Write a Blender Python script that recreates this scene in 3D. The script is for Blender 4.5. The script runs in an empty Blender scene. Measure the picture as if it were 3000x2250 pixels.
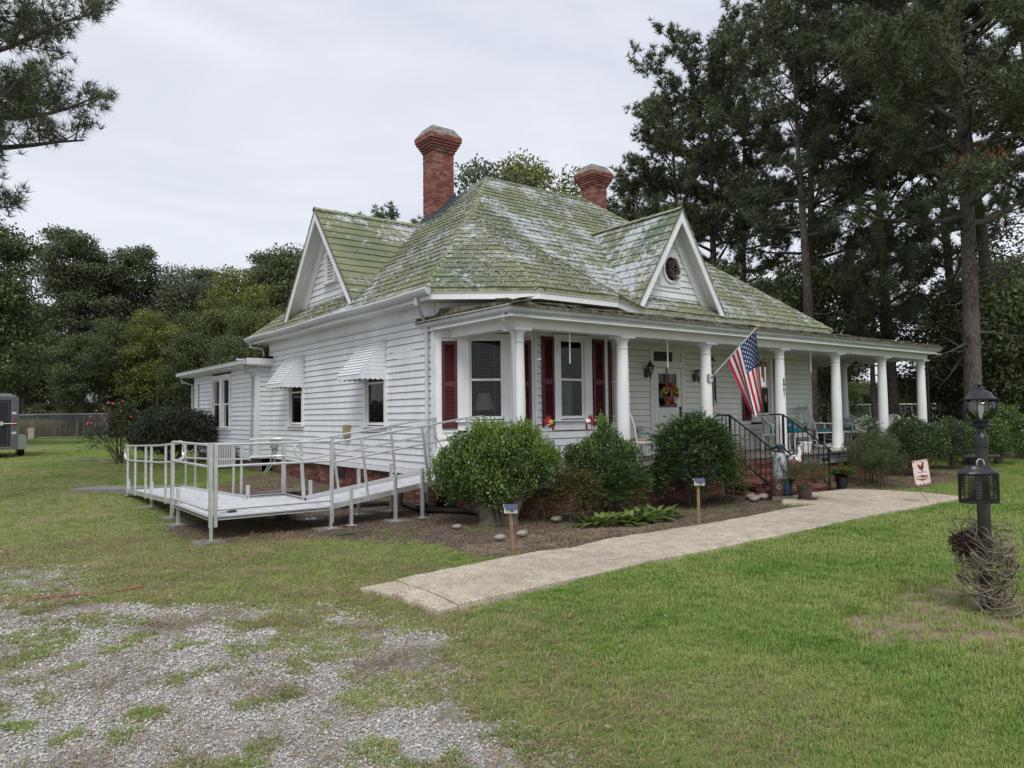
import bpy, bmesh, math, random
import numpy as np
from mathutils import Vector, Matrix
random.seed(7); RNG = np.random.default_rng(7)
S = bpy.context.scene
COL = S.collection
R = math.radians
# ------------------------------------------------------------------ camera
cam_d = bpy.data.cameras.new('camera'); cam = bpy.data.objects.new('camera', cam_d); COL.objects.link(cam)
cam_d.sensor_width = 36; cam_d.lens = 25.92; cam_d.clip_start = .1; cam_d.clip_end = 2000
RW = np.array([[0.79707, 0.01632, 0.60367], [-0.60378, 0.04054, 0.79612], [-0.01148, -0.99904, 0.04217]])
m = Matrix.Identity(4)
for i in range(3):
    m[i][0] = RW[i, 0]; m[i][1] = -RW[i, 1]; m[i][2] = -RW[i, 2]
m[2][3] = 1.7
cam.matrix_world = m
S.camera = cam
CAM = np.array([0, 0, 1.7])
# ------------------------------------------------------------------ sky and sun
SUN_TO = Vector((-.50, -.62, .95)).normalized()
W = bpy.data.worlds.new('World'); S.world = W; W.use_nodes = True
nt = W.node_tree; nt.nodes.clear()
def wn(t, **k):
    n = nt.nodes.new(t)
    for a, b in k.items(): setattr(n, a, b)
    return n
out = wn('ShaderNodeOutputWorld')
sky = wn('ShaderNodeTexSky', sky_type='NISHITA', sun_disc=False)
sky.sun_elevation = math.asin(SUN_TO.z); sky.sun_rotation = math.atan2(SUN_TO.x, SUN_TO.y)
bg1 = wn('ShaderNodeBackground'); bg1.inputs[1].default_value = .08
bg2 = wn('ShaderNodeBackground'); bg2.inputs[1].default_value = 1.0
tc = wn('ShaderNodeTexCoord'); mp = wn('ShaderNodeMapping'); mp.inputs['Scale'].default_value = (1, 1, 3.2)
nz = wn('ShaderNodeTexNoise'); nz.inputs['Scale'].default_value = 2.0; nz.inputs['Detail'].default_value = 7; nz.inputs['Roughness'].default_value = .55; nz.inputs['Distortion'].default_value = .6
cr = wn('ShaderNodeValToRGB'); cr.color_ramp.elements[0].position = .3; cr.color_ramp.elements[1].position = .72
cr.color_ramp.elements[0].color = (.50, .525, .595, 1); cr.color_ramp.elements[1].color = (.655, .675, .712, 1)
mx = wn('ShaderNodeMixShader'); mx.inputs[0].default_value = .9
L = nt.links.new
L(tc.outputs['Generated'], mp.inputs[0]); L(mp.outputs[0], nz.inputs['Vector']); L(nz.outputs['Fac'], cr.inputs[0])
L(cr.outputs[0], bg2.inputs[0]); L(sky.outputs[0], bg1.inputs[0]); L(bg1.outputs[0], mx.inputs[1]); L(bg2.outputs[0], mx.inputs[2]); L(mx.outputs[0], out.inputs[0])
sun_d = bpy.data.lights.new('sun', 'SUN'); sun_d.energy = 1.5; sun_d.angle = R(26); sun_d.color = (1, .97, .92)
sun = bpy.data.objects.new('sun', sun_d); COL.objects.link(sun); sun.rotation_euler = SUN_TO.to_track_quat('Z', 'Y').to_euler()
S.view_settings.view_transform = 'Standard'; S.view_settings.look = 'None'; S.view_settings.exposure = .56; S.view_settings.gamma = 1
S.view_settings.use_curve_mapping = False
S.render.engine = 'CYCLES'; S.cycles.max_bounces = 6; S.cycles.transparent_max_bounces = 12; S.cycles.use_denoising = True
S.cycles.caustics_reflective = False; S.cycles.caustics_refractive = False

# ------------------------------------------------------------------ materials
class NT:
    def __init__(s, name):
        s.m = bpy.data.materials.new(name); s.m.use_nodes = True; s.t = s.m.node_tree
        s.b = s.t.nodes['Principled BSDF']; s.o = s.t.nodes['Material Output']
    def n(s, t, **k):
        x = s.t.nodes.new(t)
        for a, b in k.items():
            if a.startswith('i_'):
                key = a[2:].replace('_', ' ')
                x.inputs[int(key) if key.isdigit() else key].default_value = b
            else: setattr(x, a, b)
        return x
    def l(s, a, b): s.t.links.new(a, b)
    def coord(s, kind='Object', scale=(1, 1, 1)):
        if kind == 'World':
            g = s.n('ShaderNodeNewGeometry'); o = g.outputs['Position']
        else: o = s.n('ShaderNodeTexCoord').outputs[kind]
        mp = s.n('ShaderNodeMapping'); mp.inputs['Scale'].default_value = scale; s.l(o, mp.inputs[0]); return mp.outputs[0]
    def noise(s, vec, scale, detail=4, rough=.55):
        x = s.n('ShaderNodeTexNoise'); x.inputs['Scale'].default_value = scale; x.inputs['Detail'].default_value = detail; x.inputs['Roughness'].default_value = rough
        s.l(vec, x.inputs['Vector']); return x.outputs['Fac']
    def ramp(s, fac, stops, interp='LINEAR'):
        x = s.n('ShaderNodeValToRGB'); e = x.color_ramp.elements; x.color_ramp.interpolation = interp
        while len(e) < len(stops): e.new(.5)
        for q, (p, c) in zip(e, stops): q.position = p; q.color = (c, c, c, 1) if isinstance(c, (int, float)) else (*c, 1)
        s.l(fac, x.inputs[0]); return x.outputs[0]
    def mix(s, fac, a, b, mode='MIX'):
        x = s.n('ShaderNodeMix', data_type='RGBA', blend_type=mode)
        for v, i in ((fac, 0), (a, 6), (b, 7)):
            if isinstance(v, (int, float)): x.inputs[i].default_value = v
            elif isinstance(v, tuple): x.inputs[i].default_value = (*v, 1)
            else: s.l(v, x.inputs[i])
        return x.outputs[2]
    def math(s, op, a, b=0.5):
        x = s.n('ShaderNodeMath', operation=op)
        for v, i in ((a, 0), (b, 1)):
            if isinstance(v, (int, float)): x.inputs[i].default_value = v
            else: s.l(v, x.inputs[i])
        return x.outputs[0]
    def bump(s, h, strength=.3, dist=.01):
        x = s.n('ShaderNodeBump'); x.inputs['Strength'].default_value = strength; x.inputs['Distance'].default_value = dist
        s.l(h, x.inputs['Height']); s.l(x.outputs[0], s.b.inputs['Normal'])
    def fin(s, col, rough=.6, metal=0, spec=.5):
        if isinstance(col, tuple): s.b.inputs['Base Color'].default_value = (*col, 1)
        else: s.l(col, s.b.inputs['Base Color'])
        if isinstance(rough, (int, float)): s.b.inputs['Roughness'].default_value = rough
        else: s.l(rough, s.b.inputs['Roughness'])
        s.b.inputs['Metallic'].default_value = metal; s.b.inputs['Specular IOR Level'].default_value = spec
        return s.m
def plain(name, c, rough=.6, metal=0, var=.12, scale=6, spec=.5):
    t = NT(name); v = t.coord('World'); n = t.noise(v, scale, 5)
    col = t.mix(t.ramp(n, [(.3, 0), (.7, 1)]), tuple(x * (1 - var) for x in c), tuple(min(1, x * (1 + var)) for x in c))
    return t.fin(col, rough, metal, spec)
def rnd_leaf(name, stops, rough=.55, trans=.25, scale=1.2, gloss=.35):
    t = NT(name); g = t.n('ShaderNodeNewGeometry')
    n = t.noise(t.coord('World'), scale, 3)
    f = t.math('ADD', t.math('MULTIPLY', g.outputs['Random Per Island'], .62), t.math('MULTIPLY', n, .42))
    col = t.ramp(f, stops); t.fin(col, rough, 0, gloss)
    tr = t.n('ShaderNodeBsdfTranslucent'); t.l(col, tr.inputs[0]); mxs = t.n('ShaderNodeMixShader'); mxs.inputs[0].default_value = trans
    t.l(t.b.outputs[0], mxs.inputs[1]); t.l(tr.outputs[0], mxs.inputs[2]); t.l(mxs.outputs[0], t.o.inputs[0])
    return t.m
M = {}
def siding_mat(name, base, dirt=.5, seed=0):
    t = NT(name); v = t.coord('World'); oi = t.n('ShaderNodeObjectInfo')
    a = t.noise(v, 1.1, 6, .65); b = t.noise(t.coord('World', (9, 9, 1.2)), 1.5, 5, .6)
    sx = t.n('ShaderNodeSeparateXYZ'); t.l(v, sx.inputs[0])
    g = t.ramp(t.math('ADD', t.math('MULTIPLY', a, .6), t.math('MULTIPLY', b, .4)), [(.40, 0), (.62, 1)])
    c = t.mix(t.math('MULTIPLY', g, dirt), base, (base[0] * .66, base[1] * .68, base[2] * .66))
    c = t.mix(t.math('MULTIPLY', oi.outputs['Random'], .22), c, (base[0] * .8, base[1] * .82, base[2] * .84))
    f = t.noise(t.coord('World', (1, 1, 5)), 14, 3)
    c = t.mix(t.ramp(f, [(.66, 0), (.72, dirt * .45)]), c, (.22, .22, .2))
    t.bump(f, .15, .004)
    return t.fin(c, .55, 0, .35)
M['siding'] = siding_mat('siding_paint', (.76, .775, .80), .6)
M['porch_siding'] = siding_mat('porch_siding_paint', (.82, .83, .78), .35)
M['trim'] = siding_mat('trim_paint', (.80, .805, .81), .5)
M['soffit'] = siding_mat('soffit_paint', (.74, .75, .73), .5)
M['gutter'] = siding_mat('gutter_metal', (.54, .56, .58), .7)
def roof_mat():
    t = NT('old_shingle'); v = t.coord('World'); oi = t.n('ShaderNodeObjectInfo')
    n1 = t.noise(v, .55, 4); n2 = t.noise(v, 4, 6, .7); n3 = t.noise(v, 16, 5, .75); n4 = t.noise(t.coord('World', (1, 1, .6)), 7, 6, .8)
    base = t.ramp(t.math('ADD', t.math('MULTIPLY', n1, .7), t.math('MULTIPLY', n2, .3)), [(.36, (.135, .18, .12)), (.46, (.18, .205, .13)), (.56, (.235, .245, .145)), (.7, (.195, .21, .135))])
    base = t.mix(t.math('MULTIPLY', oi.outputs['Random'], .14), base, (.13, .15, .09))
    base = t.mix(t.ramp(n3, [(.55, 0), (.66, .9)]), base, (.055, .058, .04))
    sx = t.n('ShaderNodeSeparateXYZ'); t.l(v, sx.inputs[0]); mr = t.n('ShaderNodeMapRange'); mr.inputs[1].default_value = 8.5; mr.inputs[2].default_value = 12.5; mr.inputs[3].default_value = -.012; mr.inputs[4].default_value = .02; t.l(sx.outputs[0], mr.inputs[0])
    pale = t.math('ADD', t.math('ADD', t.math('MULTIPLY', n4, .62), mr.outputs[0]), t.math('MULTIPLY', t.noise(v, .9, 3), .42))
    base = t.mix(t.ramp(pale, [(.545, 0), (.572, 1)]), base, (.46, .49, .51))
    vo = t.n('ShaderNodeTexVoronoi'); vo.inputs['Scale'].default_value = 26; t.l(v, vo.inputs['Vector'])
    base = t.mix(t.ramp(vo.outputs['Distance'], [(.12, .55), (.24, 0)]), base, (.045, .042, .03))
    t.bump(t.math('ADD', n3, n4), .8, .02)
    return t.fin(base, .85, 0, .2)
M['roof'] = roof_mat()
M['ridge'] = plain('ridge_cap_shingle', (.25, .27, .16), .85, 0, .5, 9, .2)
M['porch_roof'] = plain('mossy_roof_edge', (.12, .115, .08), .9, 0, .75, 14, .2)
def brick_mat(name, stops):
    t = NT(name); oi = t.n('ShaderNodeObjectInfo'); g = t.n('ShaderNodeNewGeometry'); v = t.coord('World')
    f = t.math('FRACT', t.math('ADD', t.math('MULTIPLY', oi.outputs['Random'], 7.3), g.outputs['Random Per Island']))
    c = t.ramp(f, stops); n = t.noise(v, 22, 5, .7)
    c = t.mix(t.ramp(n, [(.5, 0), (.7, .55)]), c, (.10, .065, .055)); n2 = t.noise(v, 2.2, 4)
    c = t.mix(t.ramp(n2, [(.55, 0), (.75, .45)]), c, (.30, .22, .18))
    t.bump(n, .5, .006); return t.fin(c, .85, 0, .25)
M['brick'] = brick_mat('red_brick', [(0, (.08, .03, .026)), (.35, (.13, .044, .036)), (.7, (.18, .065, .05)), (.92, (.26, .13, .10)), (1, (.12, .05, .042))])
M['brick2'] = brick_mat('chimney_brick', [(0, (.15, .055, .045)), (.4, (.22, .075, .06)), (.75, (.27, .105, .085)), (1, (.28, .17, .14))])
M['mortar'] = plain('mortar', (.22, .19, .165), .9, 0, .3, 20)
M['mortar_dark'] = plain('old_mortar', (.15, .10, .085), .9, 0, .4, 12)
M['concrete_cap'] = plain('weathered_concrete', (.20, .185, .165), .9, 0, .45, 9)
M['flashing'] = plain('tar_flashing', (.045, .06, .065), .6, 0, .4, 8)
M['shutter'] = plain('burgundy_shutter_paint', (.072, .008, .012), .5, 0, .3, 5)
M['alu'] = plain('brushed_aluminium', (.68, .69, .70), .3, .7, .12, 12)
M['alu_deck'] = plain('ribbed_aluminium_deck', (.68, .69, .71), .5, .3, .2, 9)
M['iron'] = plain('black_iron', (.014, .013, .013), .4, .4, .3, 20)
M['black'] = plain('black_paint', (.012, .012, .013), .38, 0, .2, 10)
M['bronze'] = plain('aged_brown_post', (.05, .045, .042), .5, .3, .35, 6)
M['rubber'] = plain('black_plastic_pipe', (.012, .012, .013), .35, 0, .2, 20)
M['wood_grey'] = plain('weathered_wood', (.17, .15, .135), .85, 0, .4, 7)
M['wood_fascia'] = plain('grey_fascia_board', (.16, .175, .175), .8, 0, .45, 5)
M['wood_new'] = plain('pine_stake', (.30, .19, .10), .75, 0, .25, 12)
M['curtain'] = plain('curtain_cloth', (.62, .61, .56), .85, 0, .15, 5)
M['blind'] = plain('blind_slat', (.55, .56, .55), .5, 0, .05)
M['lampshade'] = plain('cream_lampshade', (.85, .82, .62), .8, 0, .1, 8)
M['room'] = plain('unlit_room_black', (.018, .018, .018), .95, 0, .1)  # interior darkness put into the colour, for backs of openings
M['wicker'] = plain('white_wicker', (.60, .60, .56), .6, 0, .2, 30)
M['white_enamel'] = plain('white_enamel', (.74, .74, .72), .35, 0, .06)
M['teal'] = plain('teal_cushion', (.01, .22, .30), .8, 0, .25, 8)
M['grey_cloth'] = plain('grey_floral_cloth', (.38, .38, .37), .85, 0, .5, 10)
M['rail_stone'] = plain('river_stone', (.27, .24, .20), .7, 0, .2, 12)
M['terracotta'] = plain('brown_planter', (.07, .05, .045), .6, 0, .25, 9)
M['black_pot'] = plain('black_nursery_pot', (.014, .017, .022), .4, 0, .2)
M['bark'] = None
def bark(name, a, b):
    t = NT(name); v = t.coord('World', (1, 1, .22)); n = t.noise(v, 14, 6, .7); n2 = t.noise(t.coord('World'), 2, 3)
    vo = t.n('ShaderNodeTexVoronoi', feature='DISTANCE_TO_EDGE'); vo.inputs['Scale'].default_value = 16; t.l(v, vo.inputs['Vector'])
    c = t.mix(t.ramp(t.math('MULTIPLY', n, t.ramp(vo.outputs['Distance'], [(0, .3), (.2, 1)])), [(.12, 0), (.55, 1)]), a, b)
    c = t.mix(t.ramp(n2, [(.4, 0), (.7, .4)]), c, (.16, .16, .14))
    t.bump(vo.outputs['Distance'], .9, .04); return t.fin(c, .9, 0, .2)
M['bark'] = bark('pine_bark', (.028, .022, .02), (.13, .105, .09))
M['bark_grey'] = bark('grey_bark', (.05, .045, .04), (.19, .175, .155))
M['twig'] = plain('twig', (.10, .08, .06), .9, 0, .4, 15)
M['vine'] = plain('dry_vine', (.17, .135, .10), .9, 0, .5, 12)
M['needle'] = rnd_leaf('pine_needles', [(.12, (.036, .052, .034)), (.45, (.075, .102, .056)), (.75, (.14, .17, .08)), (.95, (.23, .23, .10))], .5, .12, .35)
M['needle_far'] = rnd_leaf('far_pine_needles', [(.15, (.05, .07, .042)), (.5, (.085, .112, .056)), (.85, (.15, .17, .075))], .6, .15, .12)
M['leaf_dark'] = rnd_leaf('dark_tree_leaves', [(.15, (.045, .066, .032)), (.55, (.085, .115, .048)), (.9, (.16, .19, .072))], .5, .2, .3)
M['leaf_mid'] = rnd_leaf('mid_tree_leaves', [(.15, (.06, .088, .03)), (.55, (.12, .155, .048)), (.9, (.22, .25, .075))], .55, .3, .2)
M['leaf_yellow'] = rnd_leaf('yellow_green_leaves', [(.15, (.08, .105, .03)), (.55, (.165, .20, .05)), (.9, (.30, .31, .08))], .55, .35, .2)
M['leaf_grey'] = rnd_leaf('grey_green_leaves', [(.15, (.06, .08, .052)), (.55, (.11, .135, .082)), (.9, (.18, .20, .11))], .55, .3, .2)
M['holly'] = rnd_leaf('holly_leaves', [(.12, (.020, .042, .014)), (.4, (.05, .10, .024)), (.7, (.12, .20, .04)), (.95, (.28, .38, .08))], .3, .2, 2.2, .6)
M['holly_new'] = rnd_leaf('new_holly_leaves', [(.12, (.09, .17, .03)), (.5, (.17, .28, .05)), (.9, (.32, .42, .10))], .35, .3, 2.2, .5)
M['holly_dark'] = rnd_leaf('holly_dark_leaves', [(.12, (.018, .036, .014)), (.5, (.045, .085, .028)), (.9, (.11, .17, .05))], .3, .15, 2.2, .6)
M['box'] = rnd_leaf('boxwood_leaves', [(.12, (.036, .055, .028)), (.5, (.08, .11, .048)), (.9, (.17, .20, .085))], .45, .2, 2.0)
M['nandina'] = rnd_leaf('nandina_leaves', [(.12, (.026, .055, .024)), (.45, (.06, .115, .042)), (.75, (.115, .19, .06)), (.97, (.28, .33, .08))], .42, .25, 1.8)
M['nandina_red'] = rnd_leaf('reddish_nandina_leaves', [(.12, (.05, .085, .025)), (.45, (.10, .13, .04)), (.7, (.19, .14, .06)), (.95, (.32, .15, .09))], .5, .3, 2.4)
M['hosta'] = rnd_leaf('hosta_leaves', [(.12, (.06, .11, .03)), (.5, (.13, .20, .05)), (.9, (.30, .32, .10))], .45, .3, 3)
M['camellia'] = rnd_leaf('dark_shrub_leaves', [(.12, (.022, .034, .02)), (.6, (.045, .062, .034)), (.95, (.10, .115, .06))], .4, .15, 1.5, .5)
M['fern'] = rnd_leaf('fern_leaves', [(.12, (.04, .08, .015)), (.5, (.09, .15, .03)), (.9, (.18, .24, .05))], .5, .35, 3)
M['mum'] = rnd_leaf('mum_leaves', [(.12, (.05, .06, .03)), (.5, (.10, .12, .055)), (.9, (.20, .20, .10))], .6, .3, 4)
M['spider'] = rnd_leaf('grassy_houseplant', [(.12, (.05, .055, .02)), (.5, (.12, .11, .05)), (.9, (.24, .2, .1))], .6, .3, 4)
M['rose'] = plain('pink_rose', (.62, .05, .12), .6, 0, .2)
M['reed'] = rnd_leaf('tall_dry_grass', [(.12, (.10, .10, .045)), (.5, (.22, .19, .09)), (.9, (.36, .31, .17))], .7, .3, .3)
M['straw'] = rnd_leaf('straw', [(.1, (.10, .07, .04)), (.5, (.24, .18, .10)), (.9, (.42, .35, .22))], .8, .1, 2)
M['chip'] = rnd_leaf('mulch_chips', [(.1, (.08, .058, .044)), (.5, (.165, .122, .095)), (.85, (.28, .215, .17)), (.99, (.52, .45, .37))], .9, .0, 3)
def grass_mat(name, green, dry, dryness):
    t = NT(name); oi = t.n('ShaderNodeObjectInfo'); v = t.coord('World'); g = t.n('ShaderNodeNewGeometry')
    n = t.noise(v, .55, 4); n2 = t.noise(v, 3.5, 3)
    f = t.math('ADD', t.math('ADD', t.math('MULTIPLY', n, .9), t.math('MULTIPLY', n2, .5)), t.math('MULTIPLY', g.outputs['Random Per Island'], .35))
    c = t.ramp(f, [(.62 - .3 * dryness, green[0]), (.85 - .3 * dryness, green[1]), (1.12 - .35 * dryness, dry)])
    t.fin(c, .55, 0, .3)
    tr = t.n('ShaderNodeBsdfTranslucent'); t.l(c, tr.inputs[0]); mxs = t.n('ShaderNodeMixShader'); mxs.inputs[0].default_value = .3
    t.l(t.b.outputs[0], mxs.inputs[1]); t.l(tr.outputs[0], mxs.inputs[2]); t.l(mxs.outputs[0], t.o.inputs[0]); return t.m
M['grass'] = grass_mat('lawn_blades', ((.115, .21, .038), (.185, .305, .060)), (.32, .38, .12), .12)
M['grass_dry'] = grass_mat('dry_lawn_blades', ((.12, .20, .045), (.22, .29, .085)), (.50, .45, .24), .36)
def glass_mat(name, refl=.5, tint=(.5, .55, .55)):
    t = NT(name); t.b.inputs['Base Color'].default_value = (.004, .005, .006, 1); t.b.inputs['Roughness'].default_value = .02
    tp = t.n('ShaderNodeBsdfTransparent'); tp.inputs[0].default_value = (*tint, 1); fr = t.n('ShaderNodeFresnel'); fr.inputs[0].default_value = 1.5
    gl = t.n('ShaderNodeBsdfGlossy'); gl.inputs['Roughness'].default_value = .015; gl.inputs[0].default_value = (refl, refl, refl, 1)
    mxs = t.n('ShaderNodeMixShader'); f2 = t.math('ADD', fr.outputs[0], .012); t.l(f2, mxs.inputs[0]); t.l(tp.outputs[0], mxs.inputs[1]); t.l(gl.outputs[0], mxs.inputs[2]); t.l(mxs.outputs[0], t.o.inputs[0])
    return t.m
M['glass'] = glass_mat('window_glass', .55)
M['lamp_glass'] = glass_mat('lantern_glass', 1.0, (.85, .87, .85))
M['bulb'] = plain('frosted_bulb', (.75, .75, .70), .3)
def concrete_mat():
    t = NT('sidewalk_concrete'); v = t.coord('World'); oi = t.n('ShaderNodeObjectInfo')
    n1 = t.noise(v, .9, 5, .6); n2 = t.noise(v, 60, 4, .8); n3 = t.noise(v, 7, 5, .65)
    c = t.ramp(n3, [(.3, (.40, .335, .25)), (.5, (.57, .485, .375)), (.7, (.72, .62, .48))])
    c = t.mix(t.ramp(n1, [(.50, 0), (.72, .6)]), c, (.27, .25, .22))
    c = t.mix(t.ramp(n2, [(.42, .8), (.5, 0)]), c, (.12, .105, .09))
    c = t.mix(t.ramp(n2, [(.58, 0), (.66, .6)]), c, (.6, .56, .5))
    c = t.mix(t.math('MULTIPLY', oi.outputs['Random'], .22), c, (.3, .275, .24))
    t.bump(t.math('ADD', n2, n3), .5, .008); return t.fin(c, .9, 0, .25)
M['concrete'] = concrete_mat()
M['paver'] = plain('grey_paver', (.19, .185, .17), .9, 0, .2, 12)

# ------------------------------------------------------------------ mesh builder
def V(*a): return np.array(a, float)
def unit(a): a = np.asarray(a, float); return a / (np.linalg.norm(a) + 1e-12)
class MB:
    def __init__(s): s.v = []; s.f = []; s.mi = []
    def add(s, vs, fs, mi=0):
        b = len(s.v); s.v += [tuple(map(float, p)) for p in vs]; s.f += [tuple(b + i for i in f) for f in fs]; s.mi += [mi] * len(fs); return s
    def hexa(s, p, mi=0):   # p: 8 points, bottom 4 then top 4
        return s.add(p, [(3, 2, 1, 0), (4, 5, 6, 7), (0, 1, 5, 4), (1, 2, 6, 5), (2, 3, 7, 6), (3, 0, 4, 7)], mi)
    def box(s, x0, x1, y0, y1, z0, z1, mi=0):
        return s.hexa([(x0, y0, z0), (x1, y0, z0), (x1, y1, z0), (x0, y1, z0), (x0, y0, z1), (x1, y0, z1), (x1, y1, z1), (x0, y1, z1)], mi)
    def bar(s, a, b, w, h, up=(0, 0, 1), mi=0):
        a = V(*a); b = V(*b); d = unit(b - a); sd = np.cross(d, up)
        sd = unit(sd) if np.linalg.norm(sd) > 1e-4 else V(1, 0, 0)
        u = np.cross(sd, d); sd = sd * w / 2; u = u * h / 2
        return s.hexa([a - sd - u, a + sd - u, b + sd - u, b - sd - u, a - sd + u, a + sd + u, b + sd + u, b - sd + u], mi)
    def tube(s, pts, r, n=8, mi=0, cap=True, flat=1.0):
        pts = [V(*p) for p in pts]; rs = r if hasattr(r, '__len__') else [r] * len(pts); ref = V(0, 0, 1)
        d0 = unit(pts[1] - pts[0])
        if abs(d0[2]) > .9: ref = V(1, 0, 0)
        rings = []; pu = None
        for i, p in enumerate(pts):
            d = unit(pts[min(i + 1, len(pts) - 1)] - pts[max(i - 1, 0)])
            if pu is None: sd = unit(np.cross(d, ref))
            else: sd = pu - d * (pu @ d); sd = unit(sd)
            pu = sd; u = np.cross(d, sd)
            rings.append([p + rs[i] * (math.cos(2 * math.pi * k / n) * sd + flat * math.sin(2 * math.pi * k / n) * u) for k in range(n)])
        vs = [q for rg in rings for q in rg]; fs = []
        for i in range(len(pts) - 1):
            for k in range(n):
                a = i * n + k; b = i * n + (k + 1) % n; fs.append((a, b, b + n, a + n))
        if cap: fs += [tuple(range(n))[::-1], tuple(range((len(pts) - 1) * n, len(pts) * n))]
        return s.add(vs, fs, mi)
    def lathe(s, prof, n=16, c=(0, 0, 0), mi=0, sx=1, sy=1, rot=0):
        vs = []; fs = []
        for r, z in prof:
            for k in range(n):
                a = 2 * math.pi * k / n + rot; vs.append((c[0] + r * sx * math.cos(a), c[1] + r * sy * math.sin(a), c[2] + z))
        for i in range(len(prof) - 1):
            for k in range(n):
                a = i * n + k; b = i * n + (k + 1) % n; fs.append((a, b, b + n, a + n))
        fs += [tuple(range(n))[::-1], tuple(range((len(prof) - 1) * n, len(prof) * n))]
        return s.add(vs, fs, mi)
    def prism(s, poly, z0, z1, mi=0):
        n = len(poly); vs = [(x, y, z0) for x, y in poly] + [(x, y, z1) for x, y in poly]
        return s.add(vs, [tuple(range(n))[::-1], tuple(range(n, 2 * n))] + [(i, (i + 1) % n, (i + 1) % n + n, i + n) for i in range(n)], mi)
    def slab3(s, poly, off, mi=0):   # 3d polygon extruded by vector
        n = len(poly); off = V(*off); vs = [V(*p) for p in poly] + [V(*p) + off for p in poly]
        return s.add(vs, [tuple(range(n)), tuple(range(n, 2 * n))[::-1]] + [((i + 1) % n, i, i + n, (i + 1) % n + n) for i in range(n)], mi)
    def ball(s, c, rx, ry, rz, nu=12, nv=8, mi=0, fn=None):
        vs = []; fs = []
        for j in range(nv + 1):
            t = math.pi * j / nv
            for i in range(nu):
                a = 2 * math.pi * i / nu; d = (math.sin(t) * math.cos(a), math.sin(t) * math.sin(a), math.cos(t)); k = fn(d) if fn else 1
                vs.append((c[0] + rx * d[0] * k, c[1] + ry * d[1] * k, c[2] + rz * d[2] * k))
        for j in range(nv):
            for i in range(nu):
                a = j * nu + i; b = j * nu + (i + 1) % nu; fs.append((a, a + nu, b + nu, b))
        return s.add(vs, fs, mi)
    def mesh(s, name, mat, smooth=False):
        me = bpy.data.meshes.new(name); me.from_pydata(s.v, [], s.f)
        for mt in (mat if isinstance(mat, (list, tuple)) else [mat]): me.materials.append(M[mt] if isinstance(mt, str) else mt)
        me.polygons.foreach_set('material_index', s.mi)
        bm = bmesh.new(); bm.from_mesh(me); bmesh.ops.recalc_face_normals(bm, faces=bm.faces); bm.to_mesh(me); bm.free()
        if smooth:
            me.polygons.foreach_set('use_smooth', [True] * len(me.polygons)); me.set_sharp_from_angle(angle=R(38))
        me.update(); return me
def link(name, data, parent=None, loc=None):
    o = bpy.data.objects.new(name, data); COL.objects.link(o)
    if parent is not None:
        o.parent = parent; w = parent
        off = Vector((0, 0, 0))
        while w is not None: off += w.location; w = w.parent
        o.location = -off if loc is None else Vector(loc)
    elif loc is not None: o.location = loc
    return o
def obj(name, mb, mat, parent=None, smooth=False):   # mesh given in world coordinates
    return link(name, mb.mesh(name, mat, smooth) if isinstance(mb, MB) else mb, parent)
def thing(name, label, cat, loc=(0, 0, 0), group=None, rz=0):
    o = bpy.data.objects.new(name, None); COL.objects.link(o); o.location = loc; o.rotation_euler.z = rz; o.empty_display_size = .2
    o['label'] = label; o['category'] = cat
    if group: o['group'] = group
    return o
def tag(o, label=None, cat=None, group=None, kind=None):
    for k, v in (('label', label), ('category', cat), ('group', group), ('kind', kind)):
        if v: o[k] = v
    return o
def local(name, mb, mat, parent, smooth=False):      # mesh given in the thing's own coordinates
    me = mb.mesh(name, mat, smooth); o = bpy.data.objects.new(name, me); COL.objects.link(o); o.parent = parent; return o
def copy_tree(o, parent=None):
    c = o.copy(); COL.objects.link(c); c.parent = parent
    for ch in list(o.children): copy_tree(ch, c)
    return c
def np_mesh(name, verts, k, mats, mi=None, faces=None):
    verts = np.asarray(verts, np.float32); me = bpy.data.meshes.new(name); nv = len(verts)
    if faces is None: faces = np.arange(nv, dtype=np.int32).reshape(-1, k)
    nf = len(faces); k = faces.shape[1]
    me.vertices.add(nv); me.vertices.foreach_set('co', verts.ravel()); me.loops.add(nf * k); me.loops.foreach_set('vertex_index', faces.astype(np.int32).ravel())
    me.polygons.add(nf); me.polygons.foreach_set('loop_start', np.arange(0, nf * k, k, dtype=np.int32))
    for mt in (mats if isinstance(mats, (list, tuple)) else [mats]): me.materials.append(M[mt] if isinstance(mt, str) else mt)
    if mi is not None: me.polygons.foreach_set('material_index', np.asarray(mi, np.int32))
    me.update(calc_edges=True); return me
# value noise for masks
def vnoise(x, y, seed=0):
    xi = np.floor(x).astype(np.int64); yi = np.floor(y).astype(np.int64); xf = x - xi; yf = y - yi
    u = xf * xf * (3 - 2 * xf); v = yf * yf * (3 - 2 * yf)
    def h(a, b):
        n = (a * 374761393 + b * 668265263 + seed * 974711) & 0x7fffffff
        n = ((n ^ (n >> 13)) * 1274126177) & 0x7fffffff; return ((n ^ (n >> 16)) & 0xffff) / 65535.
    return (h(xi, yi) * (1 - u) + h(xi + 1, yi) * u) * (1 - v) + (h(xi, yi + 1) * (1 - u) + h(xi + 1, yi + 1) * u) * v
def fbm(x, y, sc, o=4, seed=0):
    r = 0; a = .5; t = 0
    for i in range(o): r = r + a * vnoise(x * sc * 2 ** i, y * sc * 2 ** i, seed + i); t += a; a *= .5
    return r / t
def sst(a, b, x): t = np.clip((x - a) / (b - a), 0, 1); return t * t * (3 - 2 * t)
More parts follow.
